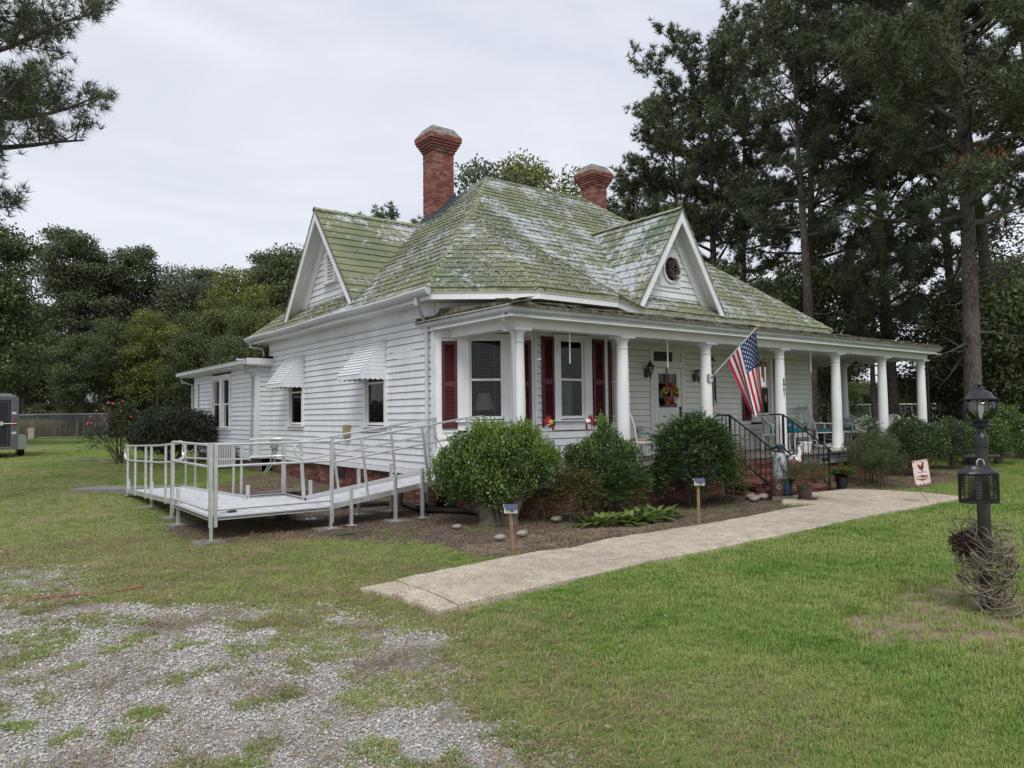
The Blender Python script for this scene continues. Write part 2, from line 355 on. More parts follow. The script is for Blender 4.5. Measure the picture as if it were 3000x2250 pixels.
def poly_sd(x, y, P):
    P = np.array(P, float); d = np.full(np.shape(x), 1e9); ins = np.zeros(np.shape(x), bool)
    for i in range(len(P)):
        a = P[i]; b = P[(i + 1) % len(P)]; e = b - a; wx = x - a[0]; wy = y - a[1]
        t = np.clip((wx * e[0] + wy * e[1]) / (e @ e), 0, 1); d = np.minimum(d, np.hypot(wx - e[0] * t, wy - e[1] * t))
        c = ((a[1] > y) != (b[1] > y)) & (x < (b[0] - a[0]) * (y - a[1]) / (b[1] - a[1] + 1e-12) + a[0]); ins ^= c
    return np.where(ins, d, -d)
WALK = [(3.19, 6.69), (3.49, 6.72), (4.46, 6.86), (5.4, 7.0), (6.2, 6.98), (6.89, 7.08), (9.23, 7.09), (10.16, 7.14), (11.57, 7.30), (12.38, 7.24), (12.8, 8.3), (15.0, 8.3), (15.6, 7.0), (15.4, 6.02), (13.41, 5.95), (11.7, 5.98), (10.06, 5.87), (7.49, 5.76), (6.18, 5.73), (5.49, 5.65), (3.92, 5.58), (3.35, 5.52), (3.31, 6.05), (3.27, 6.46)]
MULCH = [(3.9, 9.9), (4.6, 9.5), (5.0, 8.6), (5.0, 7.3), (5.5, 7.05), (11.6, 7.2), (12.9, 8.1), (15.3, 8.2), (15.9, 7.7), (16.6, 7.5), (20, 7.9), (24, 8.5), (24, 10.2), (7.4, 10.2), (7.4, 21), (4.8, 18.2), (4.5, 13.2), (2.8, 12.9), (2.8, 10.7)]
def gz(x, y):
    x = np.asarray(x, float); y = np.asarray(y, float)
    return .30 * sst(12, 27, y) + .02 * (fbm(x, y, .5, 3, 5) - .5)
def masks(x, y):
    f = np.interp(y, [0, 1, 3.08, 4.18, 5.3, 6.2, 7.0, 7.9, 8.8], [1.9, 1.95, 2.1, 2.5, 2.75, 2.4, 1.7, .8, -1.5])
    n = fbm(x, y, 1.1, 4, 11) - .5; n2 = fbm(x, y, 3.1, 3, 21) - .5
    gravel = sst(-.35, .45, f - x + .25 + n * .9 + n2 * .5)
    weak = sst(-.5, 1.2, np.interp(y, [7, 9, 14, 16], [2.2, 1.6, .6, -.5]) - x + n * 1.8) * sst(7.4, 8.6, y) * .62
    gravel = np.maximum(gravel, weak)
    mul = sst(-.12, .12, poly_sd(x, y, MULCH) + n * .55 + n2 * .25)
    dry = sst(.38, .62, fbm(x, y, .45, 4, 31) + .25 * sst(6, 1.5, x) - .10)
    dry = np.maximum(dry * .9, sst(.9, 0, np.abs(f - x)) * .9)
    dry *= 1 - .75 * sst(2.6, 4.6, x - .25 * y) * (y < 6)
    return gravel, mul, dry
def dirt_mask(x, y):
    n = fbm(x, y, 1.3, 4, 61) - .5; d = sst(.18, -.12, np.hypot((x - 6.85) / 1.75, (y - 2.5) / 1.15) - .75 + n * .9)
    d = np.maximum(d, .85 * sst(.2, -.15, np.hypot((x - 6.9) / 2.0, (y - 7.75) / .5) - .8 + n * 1.1)); w = poly_sd(x, y, WALK); return np.maximum(d, .8 * sst(-.16, -.02, w + n * .22) * (n > -.02))
# foliage generators ---------------------------------------------------------
def rdir(n): a = RNG.normal(size=(n, 3)); return a / np.linalg.norm(a, axis=1)[:, None]
def nrm(a): return a / (np.linalg.norm(a, axis=1)[:, None] + 1e-9)
def leaf_verts(P, D, N, L_, W_, bend=.12):
    Sd = nrm(np.cross(D, N)); N = np.cross(Sd, D); L_ = np.reshape(L_, (-1, 1)); W_ = np.reshape(W_, (-1, 1))
    a = P; b = P + D * L_ * .45 + Sd * W_ / 2 + N * L_ * bend; c = P + D * L_; d = P + D * L_ * .45 - Sd * W_ / 2 + N * L_ * bend
    return np.stack([a, b, c, d], 1).reshape(-1, 3)
# ------------------------------------------------------------------ ground
def axis(a, b, st, lo, hi):
    mid = list(np.arange(a, b + 1e-6, st)); l = []; s = st; p = a
    while p > lo: s *= 1.35; p -= s; l.append(p)
    r = []; s = st; p = b
    while p < hi: s *= 1.35; p += s; r.append(p)
    return np.array(l[::-1] + mid + r)
gx = axis(-2, 17, .11, -700, 900); gy = axis(1, 15, .11, -300, 1100)
X, Y = np.meshgrid(gx, gy); Z = gz(X, Y)
G, MU, DR = masks(X, Y); DT = dirt_mask(X, Y)
Z = Z + .012 * MU * (Y < 12) * sst(0, 1, MU) + (fbm(X, Y, 6, 3, 9) - .5) * .02 * (np.hypot(X, Y) < 40) - .012
nx, ny = len(gx), len(gy); idx = np.arange(nx * ny).reshape(ny, nx)
F4 = np.stack([idx[:-1, :-1], idx[:-1, 1:], idx[1:, 1:], idx[1:, :-1]], -1).reshape(-1, 4)
def ground_mat():
    t = NT('yard_ground'); v = t.coord('World')
    def at(n): a = t.n('ShaderNodeAttribute'); a.attribute_name = n; return a.outputs['Fac']
    n1 = t.noise(v, 1.3, 6, .65); n2 = t.noise(v, 18, 5, .75); n3 = t.noise(v, 70, 3, .8); nb = t.noise(v, .18, 4)
    green = t.ramp(t.math('ADD', t.math('MULTIPLY', n1, .5), t.math('MULTIPLY', n2, .5)), [(.35, (.06, .11, .022)), (.5, (.125, .195, .042)), (.66, (.23, .27, .08))])
    green = t.mix(t.ramp(nb, [(.42, 0), (.6, .35)]), green, (.19, .19, .065))
    dry = t.ramp(n2, [(.35, (.12, .10, .055)), (.5, (.24, .20, .105)), (.65, (.40, .34, .20))])
    c = t.mix(t.math('MULTIPLY', at('dry'), t.ramp(n1, [(.38, .35), (.6, 1)])), green, dry)
    vo = t.n('ShaderNodeTexVoronoi'); vo.inputs['Scale'].default_value = 38; t.l(v, vo.inputs['Vector'])
    vo2 = t.n('ShaderNodeTexVoronoi'); vo2.inputs['Scale'].default_value = 85; t.l(v, vo2.inputs['Vector'])
    sep = t.n('ShaderNodeSeparateColor'); t.l(vo.outputs['Color'], sep.inputs[0])
    gr = t.ramp(sep.outputs[0], [(0, (.31, .295, .28)), (.5, (.43, .415, .40)), (.9, (.56, .545, .53)), (1, (.64, .59, .53))])
    gr = t.mix(t.ramp(vo2.outputs['Distance'], [(.35, 0), (.7, .4)]), gr, (.16, .15, .14))
    brown = t.ramp(t.math('ADD', t.math('MULTIPLY', t.noise(v, 2.4, 5, .7), .6), t.math('MULTIPLY', n3, .4)), [(.50, 0), (.62, .62)])
    gr = t.mix(brown, gr, t.ramp(n3, [(.35, (.20, .155, .125)), (.6, (.42, .34, .27))]))
    mu = t.ramp(t.math('ADD', t.math('MULTIPLY', n2, .5), t.math('MULTIPLY', n3, .5)), [(.36, (.075, .054, .042)), (.5, (.165, .122, .095)), (.62, (.29, .22, .17)), (.7, (.44, .36, .29))])
    mu = t.mix(t.ramp(n1, [(.55, 0), (.7, .6)]), mu, (.20, .15, .09))
    e = t.math('MULTIPLY', t.math('SUBTRACT', n2, .5), .9)
    gm = t.ramp(t.math('ADD', at('gravel'), e), [(.38, 0), (.62, 1)]); mm = t.ramp(t.math('ADD', at('mulch'), e), [(.35, 0), (.6, 1)])
    c = t.mix(gm, c, gr); c = t.mix(mm, c, mu); dm = t.ramp(t.math('ADD', at('dirt'), e), [(.35, 0), (.62, .95)]); c = t.mix(dm, c, t.ramp(t.math('ADD', t.math('MULTIPLY', n2, .5), t.math('MULTIPLY', n3, .5)), [(.36, (.15, .105, .075)), (.5, (.27, .20, .145)), (.64, (.42, .335, .25))]))
    t.bump(t.math('ADD', t.math('ADD', n3, n2), t.math('MULTIPLY', vo.outputs['Distance'], .8)), .7, .02)
    return t.fin(c, .95, 0, .15)
M['ground'] = ground_mat()
me = np_mesh('ground', np.stack([X, Y, Z], -1).reshape(-1, 3), 4, 'ground', faces=F4)
for n, a in (('gravel', G), ('mulch', MU), ('dry', DR), ('dirt', DT)):
    at = me.attributes.new(n, 'FLOAT', 'POINT'); at.data.foreach_set('value', a.astype(np.float32).ravel())
me.polygons.foreach_set('use_smooth', [True] * len(me.polygons))
ground = link('ground', me); tag(ground, kind='structure')

# scatter (ground cover only)
def scatter(name, pts, rotz, scl, proto, parent=None, tilt=.0):
    me = bpy.data.meshes.new(name); n = len(pts); me.vertices.add(n); me.vertices.foreach_set('co', np.asarray(pts, np.float32).ravel())
    rot = np.zeros((n, 3), np.float32); rot[:, 2] = rotz
    if tilt: rot[:, :2] = RNG.uniform(-tilt, tilt, (n, 2))
    a = me.attributes.new('rot', 'FLOAT_VECTOR', 'POINT'); a.data.foreach_set('vector', rot.ravel())
    a = me.attributes.new('scl', 'FLOAT', 'POINT'); a.data.foreach_set('value', np.asarray(scl, np.float32))
    o = link(name, me, parent); tag(o, kind='stuff')
    ng = bpy.data.node_groups.new(name + '_scatter', 'GeometryNodeTree')
    ng.interface.new_socket('Geometry', in_out='INPUT', socket_type='NodeSocketGeometry'); ng.interface.new_socket('Geometry', in_out='OUTPUT', socket_type='NodeSocketGeometry')
    gi = ng.nodes.new('NodeGroupInput'); go = ng.nodes.new('NodeGroupOutput'); ip = ng.nodes.new('GeometryNodeInstanceOnPoints'); oi = ng.nodes.new('GeometryNodeObjectInfo')
    oi.inputs[0].default_value = bpy.data.objects.new(name + '_piece', proto); oi.inputs['As Instance'].default_value = True
    r = ng.nodes.new('GeometryNodeInputNamedAttribute'); r.data_type = 'FLOAT_VECTOR'; r.inputs[0].default_value = 'rot'
    q = ng.nodes.new('GeometryNodeInputNamedAttribute'); q.data_type = 'FLOAT'; q.inputs[0].default_value = 'scl'
    l = ng.links.new; l(gi.outputs[0], ip.inputs['Points']); l(oi.outputs['Geometry'], ip.inputs['Instance']); l(r.outputs[0], ip.inputs['Rotation']); l(q.outputs[0], ip.inputs['Scale']); l(ip.outputs[0], go.inputs[0])
    o.modifiers.new('scatter', 'NODES').node_group = ng
    return o
def clump(name, n, rad, h, w, mat, spread=.5):
    vs = []; fs = []
    for i in range(n):
        a = RNG.uniform(0, 6.283); r = rad * math.sqrt(RNG.uniform()); p = V(r * math.cos(a), r * math.sin(a), -.008); hh = h * RNG.uniform(.5, 1.15)
        b = RNG.uniform(0, 6.283); ln = RNG.uniform(.15, 1) * spread; d = V(math.cos(b) * ln, math.sin(b) * ln, 1); s = V(-math.sin(b + RNG.uniform(-.7, .7)), math.cos(b), 0) * w / 2
        m1 = p + V(d[0] * .35, d[1] * .35, .55) * hh; tip = p + V(d[0], d[1], .95 - .3 * ln) * hh; k = len(vs)
        vs += [p - s, p + s, m1 + s * .8, m1 - s * .8, tip]; fs += [(k, k + 1, k + 2, k + 3), (k + 3, k + 2, k + 4)]
    me = bpy.data.meshes.new(name); me.from_pydata([tuple(v) for v in vs], [], fs); me.materials.append(M[mat]); return me
def sample(n, x0, x1, y0, y1, near=None):
    x = RNG.uniform(x0, x1, n); y = RNG.uniform(y0, y1, n); return x, y
def inview(x, y, m=.32):
    P = np.stack([x, y, np.zeros_like(x) - 1.65], -1) @ RW
    return (P[:, 2] > 1.2) & (np.abs(P[:, 0] / P[:, 2]) < 1500 / 2160 + m) & (P[:, 1] / P[:, 2] < 1125 / 2160 + m)
HOUSE = [(7.3, 9.6), (22.4, 9.6), (22.4, 15), (19.7, 15), (19.7, 28), (6.8, 28), (6.8, 20.8), (7.2, 20.8)]
def lawn(n, rng, seed, want):   # rng: distance band
    r = rng[0] * (rng[1] / rng[0]) ** RNG.uniform(0, 1, n); a = RNG.uniform(-.80, .80, n)  # log-distance: even density in the view
    fx, fy = RW[0, 2], RW[1, 2]; nn = math.hypot(fx, fy); fx /= nn; fy /= nn
    x = r * (fx * np.cos(a) + fy * np.sin(a)); y = r * (fy * np.cos(a) - fx * np.sin(a))
    k = inview(x, y); x, y, r = x[k], y[k], r[k]
    g, mu, dr = masks(x, y); k = (poly_sd(x, y, WALK) < .005 + .11 * (fbm(x, y, 2.3, 2, 3) - .5)) & (poly_sd(x, y, HOUSE) < -.02)
    tuft = fbm(x, y, 1.7, 3, 77); pg = np.where((tuft > .625) | (fbm(x, y, 4.2, 3, 78) > .655), .95, .006) 
    pm = np.where(tuft > .60, .35, .008); bare = sst(.30, .40, fbm(x, y, .8, 3, 91) + .25 * sst(3.5, 6, x))
    p = (1 - np.maximum(sst(.25, .8, g), mu)) * (.30 + .70 * bare) * (1 - .55 * dr) + g * pg + mu * (1 - g) * pm
    # shade under the ramp platform keeps the soil bare
    und = (x > 2.9) & (x < 7.3) & (y > 10.8) & (y < 12.9); p = np.where(und, p * .12, p) * (1 - .93 * dirt_mask(x, y))
    k &= RNG.uniform(size=len(x)) < p
    x, y, r, dr, g = x[k], y[k], r[k], dr[k], g[k]
    isd = RNG.uniform(size=len(x)) < (.08 + .50 * dr) * (1 - .8 * sst(2.5, 6, x) * (y < 6))
    k = isd if want == 'dry' else ~isd
    return x[k], y[k], r[k]
for want, mat, h, n in (('green', 'grass', .060, 400000), ('dry', 'grass_dry', .045, 290000)):
    x, y, r = lawn(n, (1.6, 42), 1, want)
    lush = sst(2.5, 6, x) * (y < 6)
    sc = (.62 + .55 * RNG.uniform(size=len(x))) * (.70 + .5 * lush) * np.clip((r / 6) ** .42, .8, 2.4)
    z = gz(x, y) + (fbm(x, y, 6, 3, 9) - .5) * .02 - .01
    scatter(want + '_grass', np.stack([x, y, z], -1), RNG.uniform(0, 6.28, len(x)), sc, clump(want + '_clump', 16, .055, h, .0055, mat, .75))
# gravel stones
def pebble():
    bm = bmesh.new(); bmesh.ops.create_icosphere(bm, subdivisions=1, radius=.5)
    for v in bm.verts: v.co *= 1 + random.uniform(-.22, .22); v.co.z *= .55
    me = bpy.data.meshes.new('pebble'); bm.to_mesh(me); bm.free(); return me
t = NT('gravel_stone'); oi = t.n('ShaderNodeObjectInfo'); M['stone'] = t.fin(t.ramp(oi.outputs['Random'], [(0, (.30, .29, .285)), (.35, (.43, .42, .41)), (.75, (.55, .54, .525)), (.93, (.66, .63, .58)), (1, (.46, .37, .30))]), .85, 0, .25)
n = 340000; r = 1.6 * (12 / 1.6) ** RNG.uniform(0, 1, n); a = RNG.uniform(-.85, .5, n)
fx, fy = RW[0, 2], RW[1, 2]; nn = math.hypot(fx, fy); fx /= nn; fy /= nn
x = r * (fx * np.cos(a) + fy * np.sin(a)); y = r * (fy * np.cos(a) - fx * np.sin(a)); g, mu, dr = masks(x, y)
k = inview(x, y) & (RNG.uniform(size=n) < g * np.clip(1.25 - 1.3 * sst(.52, .68, fbm(x, y, 2.4, 3, 57)), .3, 1)) & (poly_sd(x, y, WALK) < -.02); x, y, r = x[k], y[k], r[k]
me = pebble(); me.materials.append(M['stone'])
scatter('gravel', np.stack([x, y, gz(x, y) - .006 + .01 * fbm(x, y, 6, 2, 9)], -1), RNG.uniform(0, 6.28, len(x)), (.007 + .014 * RNG.uniform(size=len(x)) ** 2.4) * np.clip(r / 4.5, .8, 1.6), me, tilt=.5)
# mulch chips, straw and fallen leaves
def chips(nm, n, mat, lo, hi, L_, W_):
    P = np.stack([RNG.uniform(-.11, .11, n), RNG.uniform(-.11, .11, n), RNG.uniform(.0, .014, n)], -1); D = rdir(n); D[:, 2] *= .3; D = nrm(D); N = rdir(n) * .35 + V(0, 0, 1); N = nrm(N)
    return np_mesh(nm, leaf_verts(P, D, N, RNG.uniform(lo, hi, n) * L_, RNG.uniform(.6, 1.3, n) * W_), 4, mat)
x, y = sample(60000, 2.6, 24, 1.6, 20); g, mu, dr = masks(x, y); r = np.hypot(x, y)
k = inview(x, y) & (RNG.uniform(size=len(x)) < mu * (1 - .8 * sst(8, 24, r))) & (poly_sd(x, y, WALK) < -.02) & (poly_sd(x, y, HOUSE) < -.02); x, y = x[k], y[k]
scatter('mulch', np.stack([x, y, gz(x, y) + .004], -1), RNG.uniform(0, 6.28, len(x)), RNG.uniform(.7, 1.3, len(x)), chips('mulch_patch', 22, 'chip', .4, 1.3, .028, .009))
x, y = sample(17000, -2, 5, 2, 12); g, mu, dr = masks(x, y); k = inview(x, y) & (RNG.uniform(size=len(x)) < np.maximum(g * .55 * sst(.50, .64, fbm(x, y, 2.4, 3, 57)), .25 * dr)); x, y = x[k], y[k]
scatter('pine_straw', np.stack([x, y, gz(x, y) + .002], -1), RNG.uniform(0, 6.28, len(x)), RNG.uniform(.7, 1.4, len(x)), chips('straw_patch', 30, 'straw', .5, 1.4, .07, .004))
x, y = sample(520, -1, 16, 2, 12); k = inview(x, y) & (poly_sd(x, y, HOUSE) < -.05) & (poly_sd(x, y, WALK) < -.03); x, y = x[k], y[k]
scatter('fallen_leaves', np.stack([x, y, gz(x, y) + .03], -1), RNG.uniform(0, 6.28, len(x)), RNG.uniform(.35, .9, len(x)), chips('dead_leaf', 1, 'straw', 1, 1.1, .06, .03))

# concrete walk: one setting piece with its slabs
path = bpy.data.objects.new('path', None); COL.objects.link(path); tag(path, kind='structure')
def rough(poly, amp=.018, step=.12):
    o = []
    for i in range(len(poly)):
        a = V(*poly[i]); b = V(*poly[(i + 1) % len(poly)]); k = max(1, int(np.linalg.norm(b - a) / step)); nn = V(-(b - a)[1], (b - a)[0]) / (np.linalg.norm(b - a) + 1e-9)
        for j in range(k): p = a + (b - a) * j / k; o.append(tuple(p + nn * random.uniform(-amp, amp) * (1 if j else .3)))
    return o
slabs = [[(3.19, 6.69), (3.33, 6.25), (3.62, 6.2), (3.60, 6.73), (3.45, 6.73)], [(3.34, 6.23), (3.30, 5.95), (3.35, 5.50), (3.56, 5.53), (3.62, 6.19)],
         [(3.575, 5.53), (5.50, 5.66), (5.62, 6.3), (5.60, 7.0), (4.46, 6.87), (3.615, 6.74), (3.635, 6.2)], [(5.515, 5.66), (6.18, 5.73), (7.62, 5.76), (7.74, 6.4), (7.7, 7.08), (6.89, 7.09), (6.1, 6.92), (5.615, 7.0), (5.635, 6.3)],
         [(7.635, 5.76), (10.0, 5.86), (10.06, 7.14), (9.23, 7.1), (7.715, 7.08), (7.755, 6.4)], [(10.015, 5.86), (11.9, 6.0), (12.38, 7.22), (11.57, 7.3), (10.075, 7.14)],
         [(11.915, 6.0), (13.41, 5.97), (15.4, 6.02), (15.62, 6.98), (12.40, 7.22)], [(12.40, 7.235), (15.62, 6.995), (15.25, 8.26), (14.0, 8.4), (12.85, 8.3), (12.2, 7.9)]]
for i, p in enumerate(slabs):
    mb = MB(); q = rough(p, .012); c = np.mean(q, 0); top = .055 if i > 1 else .04
    inner = [tuple(V(*a) + (c - V(*a)) * .02) for a in q]; n = len(q)
    dz = [random.uniform(-.004, .004) for _ in q]
    vs = [(x, y, -.06) for x, y in q] + [(x, y, top - .012) for x, y in q] + [(x, y, top + dz[j]) for j, (x, y) in enumerate(inner)] + [(c[0], c[1], top)]
    mb.add(vs, [(j, (j + 1) % n, (j + 1) % n + n, j + n) for j in range(n)] + [(j + n, (j + 1) % n + n, (j + 1) % n + 2 * n, j + 2 * n) for j in range(n)] + [(j + 2 * n, (j + 1) % n + 2 * n, 3 * n) for j in range(n)])
    obj('slab', mb, 'concrete', path)
mb = MB()
yy = np.linspace(17.3, 20, 8)
mb.prism(rough([(2.0, 18.7), (3.6, 17.55), (4.2, 17.9), (2.7, 19.4)], .02), .0, .19); back_walk = obj('path', mb, 'paver'); tag(back_walk, kind='structure')
# ------------------------------------------------------------------ house
house = thing('house', 'white clapboard cottage with a mossy green hip roof, brick chimneys and a columned front porch', 'house', (7.2, 11.85, 0))
class Fr:   # a wall frame: s along the wall, o outward, z up
    def __init__(s, p0, p1):
        s.p = V(*p0, 0); d = V(*p1, 0) - s.p; s.L = np.linalg.norm(d); s.d = d / s.L; s.n = V(s.d[1], -s.d[0], 0)
    def P(s, a, o, z): return s.p + s.d * a + s.n * o + V(0, 0, z)
    def box(s, mb, a0, a1, o0, o1, z0, z1, mi=0):
        return mb.hexa([s.P(a0, o1, z0), s.P(a1, o1, z0), s.P(a1, o0, z0), s.P(a0, o0, z0), s.P(a0, o1, z1), s.P(a1, o1, z1), s.P(a1, o0, z1), s.P(a0, o0, z1)], mi)
# outward normals: walking p0->p1 with the outside on the right hand
F_L = Fr((7.2, 20.9), (7.2, 11.85)); F_BL = Fr((7.2, 11.85), (8.71, 10.8)); F_BF = Fr((8.71, 10.8), (10.59, 10.8)); F_BR = Fr((10.59, 10.8), (11.9, 11.75))
F_D = Fr((11.9, 11.75), (19.73, 11.75)); F_A = Fr((6.81, 27.5), (6.81, 20.9)); F_AF = Fr((6.81, 20.9), (7.2, 20.9))
EXPO = .137
def siding(wall, fr, z0, z1, holes=(), s0=0, s1=None, lim=None, mat='siding', o=0.0, expo=EXPO):
    s1 = fr.L if s1 is None else s1; z = z0; nm = 'siding_board'
    while z < z1 - .02:
        zt = min(z + expo, z1); iv = [(s0, s1)]
        for h in holes:
            if min(zt, h[3]) - max(z, h[2]) > .3 * (zt - z):
                iv = [q for a, b in iv for q in ((a, min(b, h[0])), (max(a, h[1]), b)) if q[1] - q[0] > .02]
        for a, b in iv:
            ab, bb, at, bt = a, b, a, b
            if lim: (l0, r0), (l1, r1) = lim(z), lim(zt); ab, bb, at, bt = max(a, l0), min(b, r0), max(a, l1), min(b, r1)
            if bt - at < .02: bt = at = (at + bt) / 2; 
            if bb - ab < .04: continue
            mb = MB(); P = fr.P; j = random.uniform(-.002, .002)
            ob, ot, ov = .034 + o + j, .012 + o, .02; zb_ = z + .009
            mb.hexa([P(ab, o + .004, zb_), P(bb, o + .004, zb_), P(bb, ob, zb_), P(ab, ob, zb_), P(at, o + .004, zt + .0), P(bt, o + .004, zt), P(bt, ot, zt), P(at, ot, zt)])
            obj(nm, mb, mat, wall)
        z = zt
def window(fr, s0, s1, z0, z1, cas=.11, sill=.05, mid=None, mull=None, blind=None, curtain=False, depth=.30, mat='trim', apron=.14, head=.14, name='window', o=0.0, casL=None, sash=.045):
    casL = cas if casL is None else casL
    mb = MB(); B = fr.box; t = .055 + o
    B(mb, s0 - casL, s0, o - .02, t, z0 - .02, z1 + head); B(mb, s1, s1 + cas, o - .02, t, z0 - .02, z1 + head); B(mb, s0, s1, o - .02, t, z1, z1 + head)
    B(mb, s0 - casL - .02, s1 + cas + .02, o - .02, t + .012, z1 + head, z1 + head + .035)
    B(mb, s0 - casL, s1 + cas, o - .02, t - .01, z0 - sill - apron, z0 - sill - .002)
    if mull: B(mb, mull[0], mull[1], o - .02, t, z0, z1)
    w = obj(name, mb, mat, house)
    mb = MB(); B(mb, s0 - casL - .04, s1 + cas + .04, o - .02, t + .055, z0 - sill, z0 - .021); obj('sill', mb, mat, w)
    opens = [(s0, s1)] if not mull else [(s0, mull[0]), (mull[1], s1)]
    mid = (z0 + z1) / 2 if mid is None else mid
    for a, b in opens:
        f = sash; mb = MB(); q = o + .005
        B(mb, a, a + f, q - .03, q, z0, z1); B(mb, b - f, b, q - .03, q, z0, z1); B(mb, a + f, b - f, q - .03, q, z1 - f, z1); B(mb, a + f, b - f, q - .03, q, z0, z0 + f * 1.2); B(mb, a + f, b - f, q - .03, q + .008, mid - .02, mid + .02)
        obj('sash', mb, mat, w)
        for zz0, zz1 in ((z0 + f * 1.2, mid - .02), (mid + .02, z1 - f)):
            mb = MB(); P = fr.P; mb.add([P(a + f, o - .012, zz0), P(b - f, o - .012, zz0), P(b - f, o - .012, zz1), P(a + f, o - .012, zz1)], [(0, 1, 2, 3)]); obj('pane', mb, 'glass', w)
        # niche: near-black walls paint in the gloom of an unlit room
        mb = MB(); P = fr.P; i0, i1 = o - .04, o - depth; e = .25 if depth > .5 else .0
        c = [P(a, i0, z0), P(b, i0, z0), P(b, i0, z1), P(a, i0, z1), P(a - e, i1, z0 - e), P(b + e, i1, z0 - e), P(b + e, i1, z1), P(a - e, i1, z1)]
        mb.add(c, [(0, 4, 5, 1), (1, 5, 6, 2), (2, 6, 7, 3), (3, 7, 4, 0), (4, 7, 6, 5)]); me = mb.mesh('recess', 'room'); link('recess', me, w)
        if blind:
            mb = MB(); z = blind[1] - .02
            while z > blind[0]:
                mb.add([P(a + f, o - .080, z), P(b - f, o - .080, z), P(b - f, o - .060, z + blind[2]), P(a + f, o - .060, z + blind[2]), P(b - f, o - .060, z + blind[2] - .004), P(a + f, o - .060, z + blind[2] - .004)], [(0, 1, 2, 3), (2, 3, 5, 4)]); z -= .043
            for ss in (.25, .75): x = a + (b - a) * ss; fr.box(mb, x, x + .006, o - .062, o - .058, blind[0], blind[1])
            obj('blind', mb, 'blind', w)
        if curtain:
            mb = MB(); n = 40; vs = []; lo, hi = curtain
            for i in range(n + 1):
                ss = a + f + (b - a - 2 * f) * (lo + (hi - lo) * i / n); off = -.14 + .02 * math.sin(i * 1.3) + .01 * math.sin(i * 2.9)
                vs += [P(ss, o + off, z0 + .02), P(ss, o + off, (mid + .05 if hi < 1 else z1 - .04))]
            mb.add(vs, [(2 * i, 2 * i + 2, 2 * i + 3, 2 * i + 1) for i in range(n)]); obj('curtain', mb, 'curtain', w, True)
    return w
def shutter(fr, s0, s1, z0, z1, o=.0):
    mb = MB(); B = fr.box; t0, t1 = .032 + o, .068 + o; st = .055
    B(mb, s0, s0 + st, t0, t1, z0, z1); B(mb, s1 - st, s1, t0, t1, z0, z1); zm = z0 + (z1 - z0) * .5
    for a, b in ((z0, z0 + .10), (zm - .045, zm + .045), (z1 - .07, z1)): B(mb, s0 + st, s1 - st, t0, t1 - .002, a, b)
    sh = obj('shutter', mb, 'shutter', house); mb = MB(); P = fr.P
    for a, b in ((z0 + .10, zm - .045), (zm + .045, z1 - .07)):
        z = a
        while z < b - .03: mb.hexa([P(s0 + st, t1 - .004, z), P(s1 - st, t1 - .004, z), P(s1 - st, t1 - .012, z + .004), P(s0 + st, t1 - .012, z + .004), P(s0 + st, t0, z + .035), P(s1 - st, t0, z + .035), P(s1 - st, t0, z + .04), P(s0 + st, t0, z + .04)]); z += .037
    o_ = obj('louver', mb, 'shutter', sh); tag(o_, kind='stuff'); return sh
# walls: frieze, corner boards and water table make each wall, its boards are children
def wall(fr, z0, z1, cb=(.10, .10), frieze=.28, mat='trim', o=0, wt=True):
    mb = MB(); B = fr.box
    B(mb, 0, fr.L, -.05 + o, .034 + o, z1 - frieze, z1)
    if cb[0]: B(mb, 0, cb[0], -.03 + o, .036 + o, z0, z1 - frieze - .001)
    if cb[1]: B(mb, fr.L - cb[1], fr.L, -.03 + o, .036 + o, z0, z1 - frieze - .001)
    if wt: B(mb, cb[0] or 0, fr.L - (cb[1] or 0), -.03 + o, .045 + o, z0 - .005, z0 + .10)
    return obj('wall', mb, mat, house)
# left (side) wall ----- s runs from the back corner (20.9) to the front corner (11.85): s = 20.9 - y
wL = wall(F_L, .57, 3.90, (.05, .12), .30, 'siding'); sL = lambda y: 20.9 - y
holesL = [(sL(14.72) - .10, sL(13.86) + .11, 1.36, 2.75), (sL(19.28) - .10, sL(18.42) + .11, 1.36, 2.75)]
siding(wL, F_L, .67, 3.6, [(h[0], h[1], h[2], h[3]) for h in holesL], .05, F_L.L - .12)
for y0, y1 in ((14.72, 13.86), (19.28, 18.42)):
    window(F_L, sL(y0), sL(y1), 1.52, 2.70, cas=.11, mid=2.42 if y0 < 15 else 2.36, blind=(1.6, 2.6, .012) if y0 < 15 else None, apron=.10, head=.05)
# addition
wA = wall(F_A, .57, 3.30, (.10, .12), .16, 'siding'); siding(wA, F_A, .67, 3.14, [(6.6 - 4.36, 6.6 - 2.34, 1.24, 3.14)], .10, F_A.L - .12)
window(F_A, 6.6 - 4.24, 6.6 - 2.46, 1.40, 2.94, cas=.11, mull=(6.6 - 3.47, 6.6 - 3.18), mid=2.15, blind=(1.5, 2.9, .01), head=.10)
wAF = wall(F_AF, .57, 3.30, (.08, 0), .12, 'siding'); siding(wAF, F_AF, .67, 3.18, (), .08, F_AF.L)
